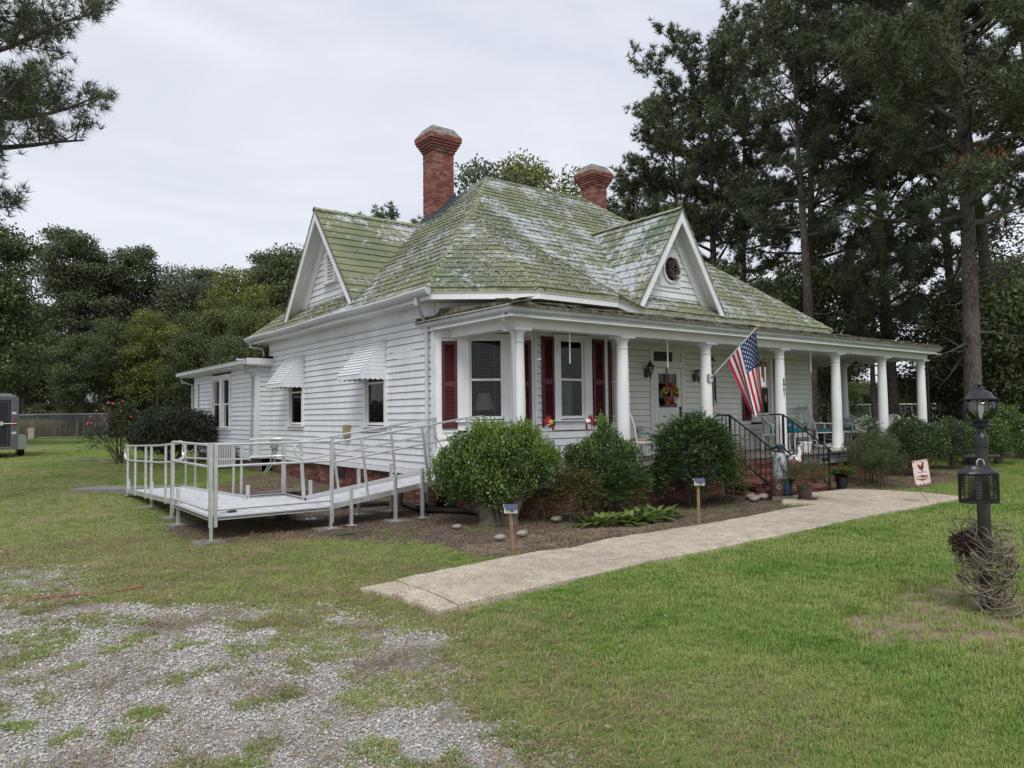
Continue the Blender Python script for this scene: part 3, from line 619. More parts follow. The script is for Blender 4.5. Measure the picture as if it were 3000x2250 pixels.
# bay
ZB = .73
wBL = wall(F_BL, ZB, 3.95, (.12, .05), .70, 'trim'); siding(wBL, F_BL, ZB + .10, 3.25, [(.40, 1.51, 1.44, 3.3)], .12, F_BL.L - .05)
window(F_BL, .62, 1.26, 1.63, 3.15, cas=.25, casL=.22, mid=2.37, blind=(1.66, 3.12, .001), depth=.9, head=.04, apron=.16)
shutter(F_BL, .11, .40, 1.47, 3.10); shutter(F_BL, 1.51, 1.79, 1.47, 3.10)
wBF = wall(F_BF, ZB, 3.95, (.05, .05), .66, 'trim'); siding(wBF, F_BF, ZB + .10, 3.29, [(.45, 1.45, 1.44, 3.3)], .05, F_BF.L - .05)
window(F_BF, .63, 1.26, 1.62, 3.17, cas=.19, casL=.18, mid=2.38, curtain=(.0, .72), depth=.5, head=.05, apron=.17)
shutter(F_BF, .16, .455, 1.48, 3.19); shutter(F_BF, 1.48, 1.79, 1.49, 3.20)
wBR = wall(F_BR, ZB, 3.95, (.05, .10), .66, 'trim'); siding(wBR, F_BR, ZB + .10, 3.29, [(.42, 1.20, 1.44, 3.3)], .05, F_BR.L - .10)
window(F_BR, .50, 1.12, 1.62, 3.17, cas=.08, mid=2.38, depth=.4, head=.05, apron=.17); shutter(F_BR, .10, .39, 1.48, 3.19); shutter(F_BR, 1.22, 1.5, 1.48, 3.19)
# entrance wall : s = x - 11.9
wD = wall(F_D, ZB, 3.95, (0, .10), .72, 'porch_siding'); sD = lambda x: x - 11.9
siding(wD, F_D, ZB + .10, 3.24, [(sD(12.92), sD(14.14), ZB, 3.24), (sD(16.79), sD(17.81), 1.42, 3.24)], .0, F_D.L - .10, mat='porch_siding')
window(F_D, sD(16.95), sD(17.68), 1.63, 3.14, cas=.13, casL=.16, mid=2.37, curtain=(0, 1), depth=.3, head=.06); shutter(F_D, sD(16.42), sD(16.76), 1.49, 3.17); shutter(F_D, sD(17.86), sD(18.18), 1.49, 3.17)
# blank side and rear walls
mb = MB(); mb.box(19.68, 19.76, 11.80, 20.9, .57, 3.95); obj('wall', mb, 'siding', house); mb = MB(); mb.box(6.85, 19.7, 27.42, 27.5, .57, 3.3); obj('wall', mb, 'siding', house)
mb = MB(); mb.box(19.62, 19.70, 20.95, 27.4, .57, 3.3); obj('wall', mb, 'siding', house); mb = MB(); mb.box(7.3, 19.6, 11.95, 20.8, .35, .56); obj('floor_frame', mb, 'wood_grey', house)
# front door
fr = F_D; a0, a1 = sD(13.04), sD(14.02); mb = MB()
for q in ((a0 - .12, a0, ZB, 3.24), (a1, a1 + .12, ZB, 3.24), (a0, a1, 3.16, 3.24), (a0, a1, 2.79, 2.93)): fr.box(mb, q[0], q[1], -.02, .05, q[2], q[3])
dfr = obj('door_frame', mb, 'porch_siding', house)
mb = MB(); fr.box(mb, a0 + .04, a1 - .30, .012, .028, 2.93, 3.16); obj('transom_sash', mb, 'black', dfr)
mb = MB(); fr.box(mb, a0, a1, -.05, .010, 2.931, 3.159); obj('transom_panel', mb, 'porch_siding', dfr)
mb = MB(); z0, z1 = ZB + .03, 2.78; g0, g1, gz0, gz1 = a0 + .18, a1 - .15, 1.84, 2.64
for q in ((a0, g0, z0, z1), (g1, a1, z0, z1), (g0, g1, gz1, z1), (g0, g1, z0, gz0)): fr.box(mb, q[0], q[1], -.02, .02, q[2], q[3])
for q in ((g0 + .02, g0 + .3, z0 + .15, gz0 - .12), (g0 + .36, g1 - .02, z0 + .15, gz0 - .12)): fr.box(mb, q[0], q[1], .0201, .030, q[2], q[3])
door = obj('door', mb, 'porch_siding', house)
mb = MB(); P = fr.P; mb.add([P(g0, -.005, gz0), P(g1, -.005, gz0), P(g1, -.005, gz1), P(g0, -.005, gz1)], [(0, 1, 2, 3)]); obj('pane', mb, 'glass', door)
mb = MB(); mb.add([P(g0, -.10, gz0), P(g1, -.10, gz0), P(g1, -.10, gz1), P(g0, -.10, gz1)], [(0, 1, 2, 3)]); fr.box(mb, g1 - .14, g1 - .08, -.09, -.05, gz0, gz1, 1); obj('recess', mb, ['room', 'trim'], door)
mb = MB(); q = fr.P(a1 - .05, .05, 1.82); mb.ball(q, .025, .025, .025, 8, 6); mb.tube([fr.P(a1 - .05, .03, 1.74), fr.P(a1 - .05, .07, 1.72), fr.P(a1 - .05, .07, 1.64), fr.P(a1 - .05, .03, 1.62)], .01, 6); fr.box(mb, a1 - .075, a1 - .03, .02, .03, 1.6, 1.86); obj('handle', mb, 'iron', door)
# wall lanterns beside the door
def wall_lantern(s, z, lab, hat):
    mb = MB(); c = F_D.P(s, .17, z); b = F_D.P(s, .03, z - .05); mb.lathe([(.035, -.02), (.05, 0), (.05, .02)], 10, b - V(0, 0, .0)); F_D.box(mb, s - .05, s + .05, .03, .05, z - .15, z + .06)
    mb.tube([F_D.P(s, .05, z - .06), F_D.P(s, .12, z - .12), F_D.P(s, .17, z - .06)], .012, 6)
    if hat: mb.lathe([(.09, .10), (.10, .11), (.055, .16), (.03, .19), (.03, .2), (.008, .25)], 6, c)
    else: mb.lathe([(.11, .10), (.105, .125), (.06, .135)], 4, c, rot=.785)
    for k in range(6 if hat else 4):
        a = 2 * math.pi * k / (6 if hat else 4) + (0 if hat else .785); mb.bar(c + V(.055 * math.cos(a), .055 * math.sin(a), -.05), c + V(.085 * math.cos(a), .085 * math.sin(a), .10), .01, .01)
    mb.lathe([(.006, -.20), (.02, -.14), (.03, -.07), (.06, -.05)], 8, c); o = obj('wall_lantern', mb, 'black', house); o['label'] = lab
    mb = MB(); mb.lathe([(.05, -.05), (.08, .10)], 6, c); obj('pane', mb, 'lamp_glass', o)
wall_lantern(sD(12.78), 2.68, 'black wall lantern with a pointed cap', True); wall_lantern(sD(14.50), 2.62, 'black wall lantern with a flat cap', False)
# ------------------------------------------------------------------ roof
ZE = 4.0; ap = (11.5, 16.25, 8.2); rg = (15.2, 16.25, 8.2); Sx = (9.45, 14.0, 6.39)
E0, E1, E2, E3 = (6.75, 11.40, ZE), (8.42, 10.22, ZE), (10.42, 10.22, ZE), (12.05, 11.05, ZE)
FR_, BR_, BL_ = (19.75, 11.05, ZE), (19.75, 21.45, ZE), (6.75, 21.45, ZE)
roof = MB(); deck_polys = dict(L=[BL_, E0, Sx, ap], BL=[E0, E1, Sx], BF=[E1, E2, Sx], BR=[E2, E3, Sx], F=[E3, FR_, rg, ap, Sx], R=[FR_, BR_, rg], B=[BR_, BL_, ap, rg])
for p in deck_polys.values(): roof.slab3([V(*q) - V(0, 0, .015) for q in p], (0, 0, -.05))
roof_o = obj('roof', roof, 'ridge', house)
def clip(poly, n, c, keep_above):
    o = []; sg = 1 if keep_above else -1
    for i in range(len(poly)):
        a, b = poly[i], poly[(i + 1) % len(poly)]; da = sg * (a @ n - c); db = sg * (b @ n - c)
        if da >= 0: o.append(a)
        if (da > 0 > db) or (da < 0 < db): o.append(a + (b - a) * da / (da - db))
    return o
def courses(poly, expo=.24, mat='roof', parent=None, lift=.026, name='shingle_course'):
    poly = [V(*p) for p in poly]; nn = unit(np.cross(poly[1] - poly[0], poly[2] - poly[0])); nn = nn if nn[2] > 0 else -nn
    up = unit(V(0, 0, 1) - nn * nn[2]); vs = [p @ up for p in poly]; v = min(vs); vm = max(vs); al = np.cross(up, nn)
    while v < vm - .02:
        hi = min(v + expo + .02, vm); q = clip(clip(poly, up, v, True), up, hi, False)
        if len(q) >= 3:
            # split long edges so the butt line wanders a little like old shingles
            r = []
            for i in range(len(q)):
                a, b = q[i], q[(i + 1) % len(q)]; low = abs(a @ up - v) < 1e-4 and abs(b @ up - v) < 1e-4; r.append((a, abs(a @ up - v) < 1e-4))
                if low:
                    k = max(1, int(np.linalg.norm(b - a) / .35))
                    for j in range(1, k): r.append((a + (b - a) * j / k + up * random.uniform(-.014, .010), True))
            mb = MB(); top = []
            for p, lw in r: top.append(p + nn * ((lift + random.uniform(-.004, .010)) if lw else .004))
            n = len(top); mb.add(top + [p - nn * .01 for p, _ in r], [tuple(range(n))] + [((i + 1) % n, i, i + n, (i + 1) % n + n) for i in range(n)])
            me = mb.mesh(name, mat); link(name, me, parent)
        v += expo
for k in ('L', 'BL', 'BF', 'BR', 'F', 'R'): courses(deck_polys[k], parent=roof_o)
def ridge(a, b, w=.13, mat='ridge', parent=None):
    a, b = V(*a), V(*b); L_ = np.linalg.norm(b - a); n = int(L_ / .26); d = unit(b - a); sd = unit(np.cross(d, (0, 0, 1))); mb = MB()
    for i in range(n):
        p = a + d * (i * L_ / n); q = a + d * ((i + 1.12) * L_ / n); j = random.uniform(0, .008); up = V(0, 0, 1)
        mb.add([p - sd * w - up * (.055 - j), p + up * (.035 + j), p + sd * w - up * (.055 - j), q - sd * w - up * .065, q + up * .02, q + sd * w - up * .065], [(0, 1, 4, 3), (1, 2, 5, 4)])
    o = obj('ridge_cap', mb, mat, parent or roof_o); return o
for a, b in ((E0, Sx), (E1, Sx), (E2, Sx), (Sx, ap), (ap, rg), (FR_, rg), (BL_, ap)): ridge(a, b)
# gables
def gable(axis_, base, half, zb, za, inset, back, siding_kind):
    """axis_: 'x' faces -X at X=base (left gable), 'y' faces -Y"""
    c = 17.13 if axis_ == 'x' else 13.38
    T = (lambda u, dpt, z: V(base + dpt, c - u, z)) if axis_ == 'x' else (lambda u, dpt, z: V(c + u, base + dpt, z))
    A, Lp, Rp = T(0, 0, za), T(-half, 0, zb), T(half, 0, zb); bd = back
    g = MB()
    for sg in (-1, 1):
        pl = [T(sg * half, 0, zb), T(0, 0, za), T(0, bd, za), T(sg * half, .05, zb)]
    polyR = [T(half, 0, zb), T(half, .12, zb), T(0, bd, za), T(0, 0, za)]; polyL = [T(-half, 0, zb), T(-half, .12, zb), T(0, bd, za), T(0, 0, za)]
    for pl in (polyR, polyL): g.slab3([p - V(0, 0, .02) for p in pl], (0, 0, -.05))
    gb = obj('roof', g, 'ridge', house)
    gb['label'] = 'steep gable roof over the side wall' if axis_ == 'x' else 'steep gable roof over the porch entrance'
    for pl in (polyR, polyL): courses(pl, parent=gb)
    ridge(T(0, -.02, za), T(0, bd, za), .11, parent=gb)
    # rake boards (front edge), soffit and inset face
    mb = MB(); w = .17
    sl = unit(T(half, 0, zb) - A)
    for sg in (-1, 1):
        e = T(sg * half, 0, zb); dn = unit(e - A); inn = V(0, 0, -1) * w / abs(dn @ unit(e - A)) 
        a2 = A + V(0, 0, -.03); e2 = e + V(0, 0, -.03); k = w * math.hypot(half, za - zb) / half
        q = [a2, e2, e2 + (A - e) * (w / (math.hypot(half, za - zb))) * 1.15 * 0 + V(0, 0, -.0) , a2 + V(0, 0, -k)]
        ein = T(sg * (half - w * math.hypot(half, za - zb) / (za - zb)), 0, zb - .03)
        mb.slab3([a2, e2, ein, a2 + V(0, 0, -k)], T(0, .04, 0) - T(0, 0, 0))
    obj('rake_board', mb, 'trim', gb)
    mb = MB()
    for sg in (-1, 1):
        e = T(sg * half, 0, zb); k = .06; q = [A + V(0, 0, -.10), e + V(0, 0, -.10)]; off = T(0, inset, 0) - T(0, 0, 0)
        mb.slab3([q[0] , q[1], q[1] + off, q[0] + off], (0, 0, -.02))
    obj('soffit', mb, 'soffit', gb)
    hw = lambda z: max(0, (za - .12 - z) / (za - zb) * half)
    mb = MB(); fb = unit(T(1, 0, 0) - T(0, 0, 0)); fr = Fr(T(-half, inset, 0)[:2], T(half, inset, 0)[:2])
    fr.box(mb, half - hw(zb + .1), half + hw(zb + .1), -.06, -.03, zb - .12, zb + .05); gw = obj('wall', mb, 'trim', house)
    gw['label'] = 'clapboard face of the side gable' if axis_ == 'x' else 'clapboard face of the front gable'
    mb = MB(); mb.slab3([fr.P(half - hw(zb), -.03, zb - .1), fr.P(half + hw(zb), -.03, zb - .1), fr.P(half, -.03, za - .12)], fr.n * -.03); obj('backing', mb, 'trim', gw)
    mb = MB()   # moulded inner rake trim
    for sg in (-1, 1):
        for t_, o_ in ((.20, .045), (.12, .07)):
            z0, z1 = zb + .0, za - .14
            a = fr.P(half + sg * hw(z0), 0, z0); b = fr.P(half, 0, za - .12); i_ = t_ * math.hypot(half, za - zb) / (za - zb)
            mb.slab3([a, b, b + V(0, 0, -t_ * math.hypot(half, za - zb) / half), a - fr.d * sg * i_], fr.n * o_)
    obj('rake_trim', mb, 'trim', gw)
    return fr, gw, hw, half
frg, gw, hw, half = gable('x', 6.98, 2.25, 4.12, 6.82, .42, 2.95, 'side')
vent = (half + .05 - .23, half + .05 + .23, 5.05, 5.72)
siding(gw, frg, 4.22, 6.6, [(vent[0] - .06, vent[1] + .06, vent[2] - .06, vent[3] + .06)], 0, 2 * half, lambda z: (half - hw(z) + .1, half + hw(z) - .1), o=-.03, expo=.15)
mb = MB(); a, b, z0, z1 = vent
for q in ((a - .07, a, z0, z1), (b, b + .07, z0, z1), (a - .07, b + .07, z1, z1 + .09), (a - .12, b + .12, z0 - .06, z0)): frg.box(mb, q[0], q[1], -.03, .06 if q[3] > z0 else .11, q[2], q[3])
vo = obj('gable_vent', mb, 'trim', gw); mb = MB(); z = z0
for i in range(8):
    z = z0 + i * (z1 - z0) / 8; P = frg.P; mb.hexa([P(a, .03, z), P(b, .03, z), P(b, .015, z), P(a, .015, z), P(a, -.02, z + .06), P(b, -.02, z + .06), P(b, -.03, z + .07), P(a, -.03, z + .07)])
frg.box(mb, a, b, -.05, -.04, z0, z1, 1); link('vent_slat', mb.mesh('vent_slat', ['trim', 'room']), gw)
frf, gwf, hwf, halff = gable('y', 11.05, 1.57, 4.02, 6.46, .40, 3.05, 'front')
oc = (halff - .02, 5.08)
siding(gwf, frf, 4.10, 6.3, [(oc[0] - .30, oc[0] + .30, oc[1] - .36, oc[1] + .36)], 0, 2 * halff, lambda z: (halff - hwf(z) + .1, halff + hwf(z) - .1), o=-.03, expo=.15)
mb = MB(); P = frf.P
n = 28; ring = lambda r, rz, o: [P(oc[0] + r * math.cos(2 * math.pi * k / n), o, oc[1] + rz * math.sin(2 * math.pi * k / n)) for k in range(n)]
shape = [(-.36, -.42), (.36, -.42), (.36, -.3), (.40, 0), (.33, .3), (.2, .46), (-.2, .46), (-.33, .3), (-.40, 0), (-.36, -.3)]
mb.slab3([P(oc[0] + x, -.02, oc[1] + z) for x, z in shape], frf.n * .045)
r1, r2, r3 = ring(.27, .33, .03), ring(.27, .33, .07), ring(.225, .28, .07); r4 = ring(.225, .28, .0285)
for a_, b_ in ((r1, r2), (r2, r3), (r3, r4)): mb.add(a_ + b_, [(k, (k + 1) % n, (k + 1) % n + n, k + n) for k in range(n)])
oval = obj('oval_window', mb, 'trim', gwf); mb = MB(); mb.add(r4, [tuple(range(n))]); link('pane', mb.mesh('pane', 'black'), gwf)
# eaves of the main roof: fascia, soffit
def eave(pts, out=.0, fasc=.17, soff=.45, closed=False, z=ZE, mat='trim', name='fascia', drop=.03):
    o = []
    for a, b in zip(pts[:-1], pts[1:]):
        mb = MB(); a, b = V(*a), V(*b); d = unit(b - a); n = V(d[1], -d[0], 0); k = n * .012
        mb.hexa([a + V(0, 0, -drop - fasc), b + V(0, 0, -drop - fasc), b + n * -.025 + V(0, 0, -drop - fasc), a + n * -.025 + V(0, 0, -drop - fasc), a + V(0, 0, -drop), b + V(0, 0, -drop), b - n * .025 + V(0, 0, -drop), a - n * .025 + V(0, 0, -drop)])
        mb.hexa([a + n * .02 + V(0, 0, -drop - .055), b + n * .02 + V(0, 0, -drop - .055), b + n * .001 + V(0, 0, -drop - .055), a + n * .001 + V(0, 0, -drop - .055), a + n * .03 + V(0, 0, -drop), b + n * .03 + V(0, 0, -drop), b + n * .001 + V(0, 0, -drop), a + n * .001 + V(0, 0, -drop)])
        obj(name, mb, mat, roof_o)
eave([(6.78, 21.42, ZE), (6.78, 11.42, ZE), (8.43, 10.25, ZE), (10.41, 10.25, ZE), (12.04, 11.08, ZE), (19.72, 11.08, ZE)])
mb = MB(); zs = 3.84
mb.prism([(6.8, 21.4), (6.8, 11.42), (8.43, 10.27), (10.41, 10.27), (12.04, 11.1), (19.7, 11.1), (19.7, 11.85), (11.95, 11.85), (10.6, 10.9), (8.75, 10.9), (7.3, 11.95), (7.3, 21.4)], zs - .02, zs); obj('soffit', mb, 'soffit', roof_o)
mb = MB()
for q in ((6.62, 6.79),):
    pr = [(6.765, 3.985), (6.65, 3.99), (6.635, 3.955), (6.66, 3.90), (6.70, 3.865), (6.765, 3.86)]
    ys = np.linspace(21.5, 11.30, 18); vs = []; 
    for y in ys: dz = .012 * math.sin(y * 1.3) - .01 * (y > 19); vs += [(x, y, z + dz) for x, z in pr]
    m_ = len(pr); fs = [(i * m_ + k, i * m_ + k + 1, (i + 1) * m_ + k + 1, (i + 1) * m_ + k) for i in range(len(ys) - 1) for k in range(m_ - 1)] + [tuple(range(m_)), tuple(range((len(ys) - 1) * m_, len(ys) * m_))]
    mb.add(vs, fs)
obj('gutter', mb, 'gutter', house)
def spout(pts, r=.042, parent=house, flat=.75): mb = MB(); mb.tube(pts, r, 8, flat=flat); return obj('downspout', mb, 'gutter', parent, True)
spout([(6.72, 11.75, 3.87), (6.72, 11.75, 3.75), (6.98, 11.98, 3.58), (7.12, 12.05, 3.45), (7.12, 12.05, .35), (7.11, 12.08, .22)])
spout([(6.72, 21.2, 3.87), (6.72, 21.2, 3.72), (7.02, 21.05, 3.66), (7.05, 21.0, 3.5), (7.05, 21.02, 3.42), (6.95, 21.2, 3.385), (6.6, 21.6, 3.38), (6.52, 21.75, 3.40)])
spout([(6.46, 21.0, 3.16), (6.46, 21.0, 3.05), (6.66, 20.98, 2.96), (6.74, 21.05, 2.85), (6.74, 21.25, .5)])
spout([(6.46, 28.1, 3.16), (6.5, 28.0, 3.0), (6.74, 27.6, 2.9), (6.74, 27.55, .5)], .04)
spout([(6.76, 26.9, 2.9), (6.76, 26.9, .5)], .035)
# addition roof
mb = MB(); mb.add([(6.42, 28.2, 3.33), (6.42, 20.62, 3.33), (7.25, 20.62, 3.46), (19.9, 20.62, 3.6), (19.9, 28.2, 3.33), (6.42, 28.2, 3.23), (6.42, 20.62, 3.23), (7.25, 20.62, 3.3), (19.9, 20.62, 3.3), (19.9, 28.2, 3.23)], [(0, 1, 2, 3, 4), (5, 9, 8, 7, 6), (0, 5, 6, 1), (1, 6, 7, 2), (2, 7, 8, 3)]); ar = obj('roof', mb, 'porch_roof', house); ar['label'] = 'low flat roof of the rear addition'
mb = MB(); mb.box(6.44, 7.2, 20.60, 20.63, 3.20, 3.37); mb.box(6.45, 6.83, 20.66, 28.15, 3.16, 3.20); mb.box(6.42, 6.45, 20.66, 28.15, 3.17, 3.30); mb.box(6.45, 7.2, 20.64, 20.9, 3.16, 3.20); obj('fascia', mb, 'trim', ar)
mb = MB(); mb.box(6.32, 6.43, 20.6, 28.2, 3.20, 3.30); mb.box(6.31, 6.43, 20.6, 28.2, 3.295, 3.31); obj('gutter', mb, 'gutter', ar)
# paint flakes lifting off the old roof
Ps = []; Ns = []
for k, wgt in (('L', 8000), ('BL', 2300), ('BF', 2600), ('F', 8500)):
    p = [V(*q) for q in deck_polys[k]]
    for i in range(1, len(p) - 1):
        a, b, c = p[0], p[i], p[i + 1]; ar_ = np.linalg.norm(np.cross(b - a, c - a)) / 2; n = int(wgt * ar_ / sum(np.linalg.norm(np.cross(p[j] - p[0], p[j + 1] - p[0])) / 2 for j in range(1, len(p) - 1)))
        u, v = RNG.uniform(size=n), RNG.uniform(size=n); f = u + v > 1; u[f] = 1 - u[f]; v[f] = 1 - v[f]
        q = a + u[:, None] * (b - a) + v[:, None] * (c - a); nn = unit(np.cross(b - a, c - a)); nn = nn if nn[2] > 0 else -nn
        keep = fbm(q[:, 0] + q[:, 2], q[:, 1] + q[:, 2], 1.3, 3, 8) > .44; q = q[keep]
        Ps.append(q + nn * .022); Ns.append(np.repeat(nn[None], len(q), 0))
P_, N_ = np.concatenate(Ps), np.concatenate(Ns); n = len(P_); D_ = nrm(np.cross(rdir(n), N_)); Nn = nrm(N_ + rdir(n) * .45)
M['flake'] = rnd_leaf('peeling_flakes', [(.2, (.05, .05, .035)), (.45, (.16, .17, .11)), (.65, (.33, .34, .29)), (.9, (.52, .54, .54))], .85, 0, 3)
fl = link('roof_flakes', np_mesh('roof_flakes', leaf_verts(P_, nrm(D_ + N_ * .25), Nn, RNG.uniform(.012, .06, n), RNG.uniform(.012, .04, n), .3), 4, 'flake'), roof_o); tag(fl, kind='stuff')
# ------------------------------------------------------------------ porch
YC = 9.75; ZC = 3.15; CX = [7.52, 10.0, 12.45, 15.1, 17.52, 19.86, 22.12]
def column(x, y, zt=ZC, lab=None):
    mb = MB(); c = (x, y, ZB + .005); h = zt - ZB
    mb.box(x - .165, x + .165, y - .165, y + .165, ZB + .004, ZB + .05); col = obj('column', MB().lathe([(.15, .05), (.155, .08), (.14, .11), (.128, .13), (.125, .6), (.122, h * .5), (.108, h - .35), (.104, h - .25)], 24, c), 'white_enamel' if False else 'trim', house, True)
    obj('base', mb, 'trim', col)
    mb = MB(); mb.lathe([(.104, h - .25), (.118, h - .235), (.118, h - .225), (.105, h - .215), (.106, h - .11), (.125, h - .085), (.15, h - .055), (.155, h - .045)], 24, c); k = obj('capital', mb, 'trim', col, True)
    mb = MB(); mb.box(x - .175, x + .175, y - .175, y + .175, zt - .042, zt - .003); obj('abacus', mb, 'trim', col)
    return col
for x in CX: column(x, YC)
for q in ((22.1, 12.05), (22.1, 14.6)): column(*q)
# beam, ceiling
mb = MB(); mb.box(7.38, 22.27, 9.62, 9.88, ZC, 3.46); mb.box(7.38, 7.64, 9.89, 11.6, ZC + .001, 3.46); mb.box(21.98, 22.26, 9.89, 15, ZC + .001, 3.46); beam = obj('beam', mb, 'soffit', house)
mb = MB(); mb.prism([(7.1, 12.2), (7.1, 9.4), (22.6, 9.4), (22.6, 15.3), (19.75, 15.3), (19.75, 11.7), (11.95, 11.7), (10.65, 10.78), (8.65, 10.78), (7.17, 11.80), (7.17, 12.2)], 3.30, 3.32); obj('ceiling', mb, 'soffit', house)
# porch roof sheets
zg, zw = 3.50, 3.83
Q = lambda p, z: (p[0], p[1], z)
o1, o2, o3, o4, o5 = (7.04, 12.35), (7.04, 9.33), (22.62, 9.33), (22.62, 15.4), (19.75, 15.4)
i1, i2, i2b, i3, i3b, i4 = (7.24, 12.35), (7.24, 11.75), (8.7, 10.74), (10.62, 10.74), (11.95, 11.70), (19.75, 11.70)
mb = MB()
def sheet(*p): mb.slab3([V(*q) for q in p], (0, 0, -.05))
sheet(Q(o1, zg), Q(o2, zg), Q(i2b, zw - .05), Q(i2, zw - .12), Q(i1, zg + .03)); sheet(Q(o2, zg), Q(o3, zg), Q(i4, zw), Q(i3b, zw), Q(i3, zw - .05), Q(i2b, zw - .05)); sheet(Q(o3, zg), Q(o4, zg), Q(o5, zw), Q(i4, zw))
proof = obj('roof', mb, 'porch_roof', house); proof['label'] = 'low porch roof with crumbling shingle edges'
# ragged shingle edge, piece by piece
def edge(a, b, n_out, z):
    a, b = V(*a, z), V(*b, z); L_ = np.linalg.norm(b - a); d = unit(b - a); s_ = 0; mb = MB(); nn = V(*n_out, 0)
    while s_ < L_:
        w = random.uniform(.10, .32)
        for lay in range(3):
            e = random.uniform(-.05, .012) - lay * .012; t = random.uniform(.010, .018); zz = z - .012 + lay * .020 + random.uniform(-.006, .006); p = a + d * (s_ + random.uniform(-.05, .05)); q = p + d * (w - .01); p = p + V(0, 0, zz - z); q = q + V(0, 0, zz - z)
            tl = random.uniform(-.012, .02)
            mb.hexa([p + nn * e, q + nn * (e + random.uniform(-.02, .02)), q - nn * .35 + V(0, 0, .05), p - nn * .35 + V(0, 0, .05), p + nn * e + V(0, 0, t + tl), q + nn * e + V(0, 0, t), q - nn * .35 + V(0, 0, .05 + t), p - nn * .35 + V(0, 0, .05 + t)])
        s_ += w
    o = obj('edge_shingles', mb, 'porch_roof', proof); tag(o, kind='stuff')
edge((7.04, 12.35), (7.04, 9.33), (-1, 0), zg + .01); edge((7.04, 9.33), (22.62, 9.33), (0, -1), zg + .01)
# porch gutter (K profile), sagging a little
def gutter(path_, z, sag=.008):
    pr = [(0, .0), (.0, -.11), (.055, -.115), (.085, -.085), (.10, -.03), (.115, -.012), (.115, 0)]
    vs = []; rows = 0
    for seg in range(len(path_) - 1):
        a, b = V(*path_[seg]), V(*path_[seg + 1]); d = unit(b - a); n = V(d[1], -d[0]); k = max(2, int(np.linalg.norm(b - a) / .7))
        for i in range(k + (seg == len(path_) - 2)):
            p = a + (b - a) * i / k; nn = n
            if i == 0 and seg > 0: d0 = unit(V(*path_[seg]) - V(*path_[seg - 1])); nn = n + V(d0[1], -d0[0]); 
            dz = sag * math.sin(p[0] * 1.1 + p[1]) - .0045 * max(0, p[0] - 7) * 0
            vs += [(p[0] + nn[0] * u, p[1] + nn[1] * u, z + w + dz) for u, w in pr]; rows += 1
    m_ = len(pr); mb = MB(); mb.add(vs, [(i * m_ + k, i * m_ + k + 1, (i + 1) * m_ + k + 1, (i + 1) * m_ + k) for i in range(rows - 1) for k in range(m_ - 1)] + [tuple(range(m_)), tuple(range((rows - 1) * m_, rows * m_))]); return obj('gutter', mb, 'gutter', house)
gutter([(7.15, 12.32), (7.15, 9.45), (22.5, 9.45), (22.5, 15.3)], 3.49)
mb = MB(); mb.box(7.16, 7.20, 9.5, 12.2, 3.33, 3.47); mb.box(7.16, 22.5, 9.455, 9.50, 3.33, 3.47); obj('fascia', mb, 'trim', house)
mb = MB(); mb.prism([(7.16, 9.5), (7.37, 9.6), (7.37, 12.2), (7.16, 12.2)], 3.315, 3.33); obj('soffit', mb, 'soffit', house)
spout([(7.12, 9.60, 3.38), (7.14, 9.62, 3.28), (7.20, 9.66, 3.20), (7.33, 9.68, 3.10), (7.37, 9.68, 3.02), (7.37, 9.68, .75), (7.37, 9.66, .2)], .042)
spout([(22.55, 9.5, 3.4), (22.55, 9.5, 3.3), (22.35, 9.6, 3.2), (22.3, 9.65, 3.1), (22.3, 9.65, .3)], .04).data.materials[0] = M['black']
# deck boards, fascia and brick base
k = 0; me = None
x = 7.36
while x < 22.38:
    y1 = 11.74; 
    if x < 12: y1 = 11.7 if x > 11.9 else (10.78 if x > 8.6 and x < 10.65 else 11.75 - (x - 7.36) * .78 if x < 8.65 else 10.78 + (x - 10.65) * .72)
    if x > 19.75: y1 = 15.1
    mb = MB(); e = random.uniform(-.018, .012); dz = random.uniform(-.004, .003); mb.box(x, x + .088, 9.53 + e, y1, ZB - .026 + dz, ZB + dz); obj('deck_plank', mb, 'wood_grey', house); x += .094
mb = MB(); mb.box(7.40, 22.34, 9.585, 9.625, .60, .70); mb.box(7.42, 22.32, 9.60, 9.64, .46, .592); mb.box(7.40, 7.44, 9.65, 11.6, .46, .70); obj('deck_fascia', mb, 'wood_fascia', house)
BR_L = .205; BR_H = .062; BRICKS = []   # (parent key, centre, rot, length scale)
def course_line(key, a, b, z, off, dpt=.10, gap=.011, lmin=.05):
    a, b = V(*a), V(*b); L_ = np.linalg.norm(b - a); d = (b - a) / L_; n = V(d[1], -d[0]); s = -off
    while s < L_:
        s0, s1 = max(s, 0), min(s + BR_L, L_)
        if s1 - s0 > lmin: c = a + d * (s0 + s1) / 2 - n * (dpt / 2 - random.uniform(-.003, .004)); BRICKS.append((key, (c[0], c[1], z + BR_H / 2), math.atan2(d[1], d[0]), (s1 - s0), dpt))
        s += BR_L + gap
found = MB(); found.box(7.47, 22.27, 9.685, 9.78, -.15, .458); found.box(7.27, 7.37, 11.95, 20.9, -.15, .56); found.box(7.47, 7.56, 9.8, 11.9, -.15, .458); found.box(6.9, 7.0, 21, 27.4, -.1, .56)
f_o = obj('foundation', found, 'mortar_dark', house)
for i in range(8):
    z = -.13 + i * .0735; off = (i % 2) * .108
    if z < .42:
        course_line('f', (7.45, 9.66), (12.78, 9.66), z, off); course_line('f', (14.95, 9.66), (22.3, 9.66), z, off); course_line('f', (7.45, 11.8), (7.45, 9.66), z, off)
    
for i in range(9): z = -.13 + i * .0735; course_line('f', (7.25, 20.9), (7.25, 11.95), z, (i % 2) * .108)
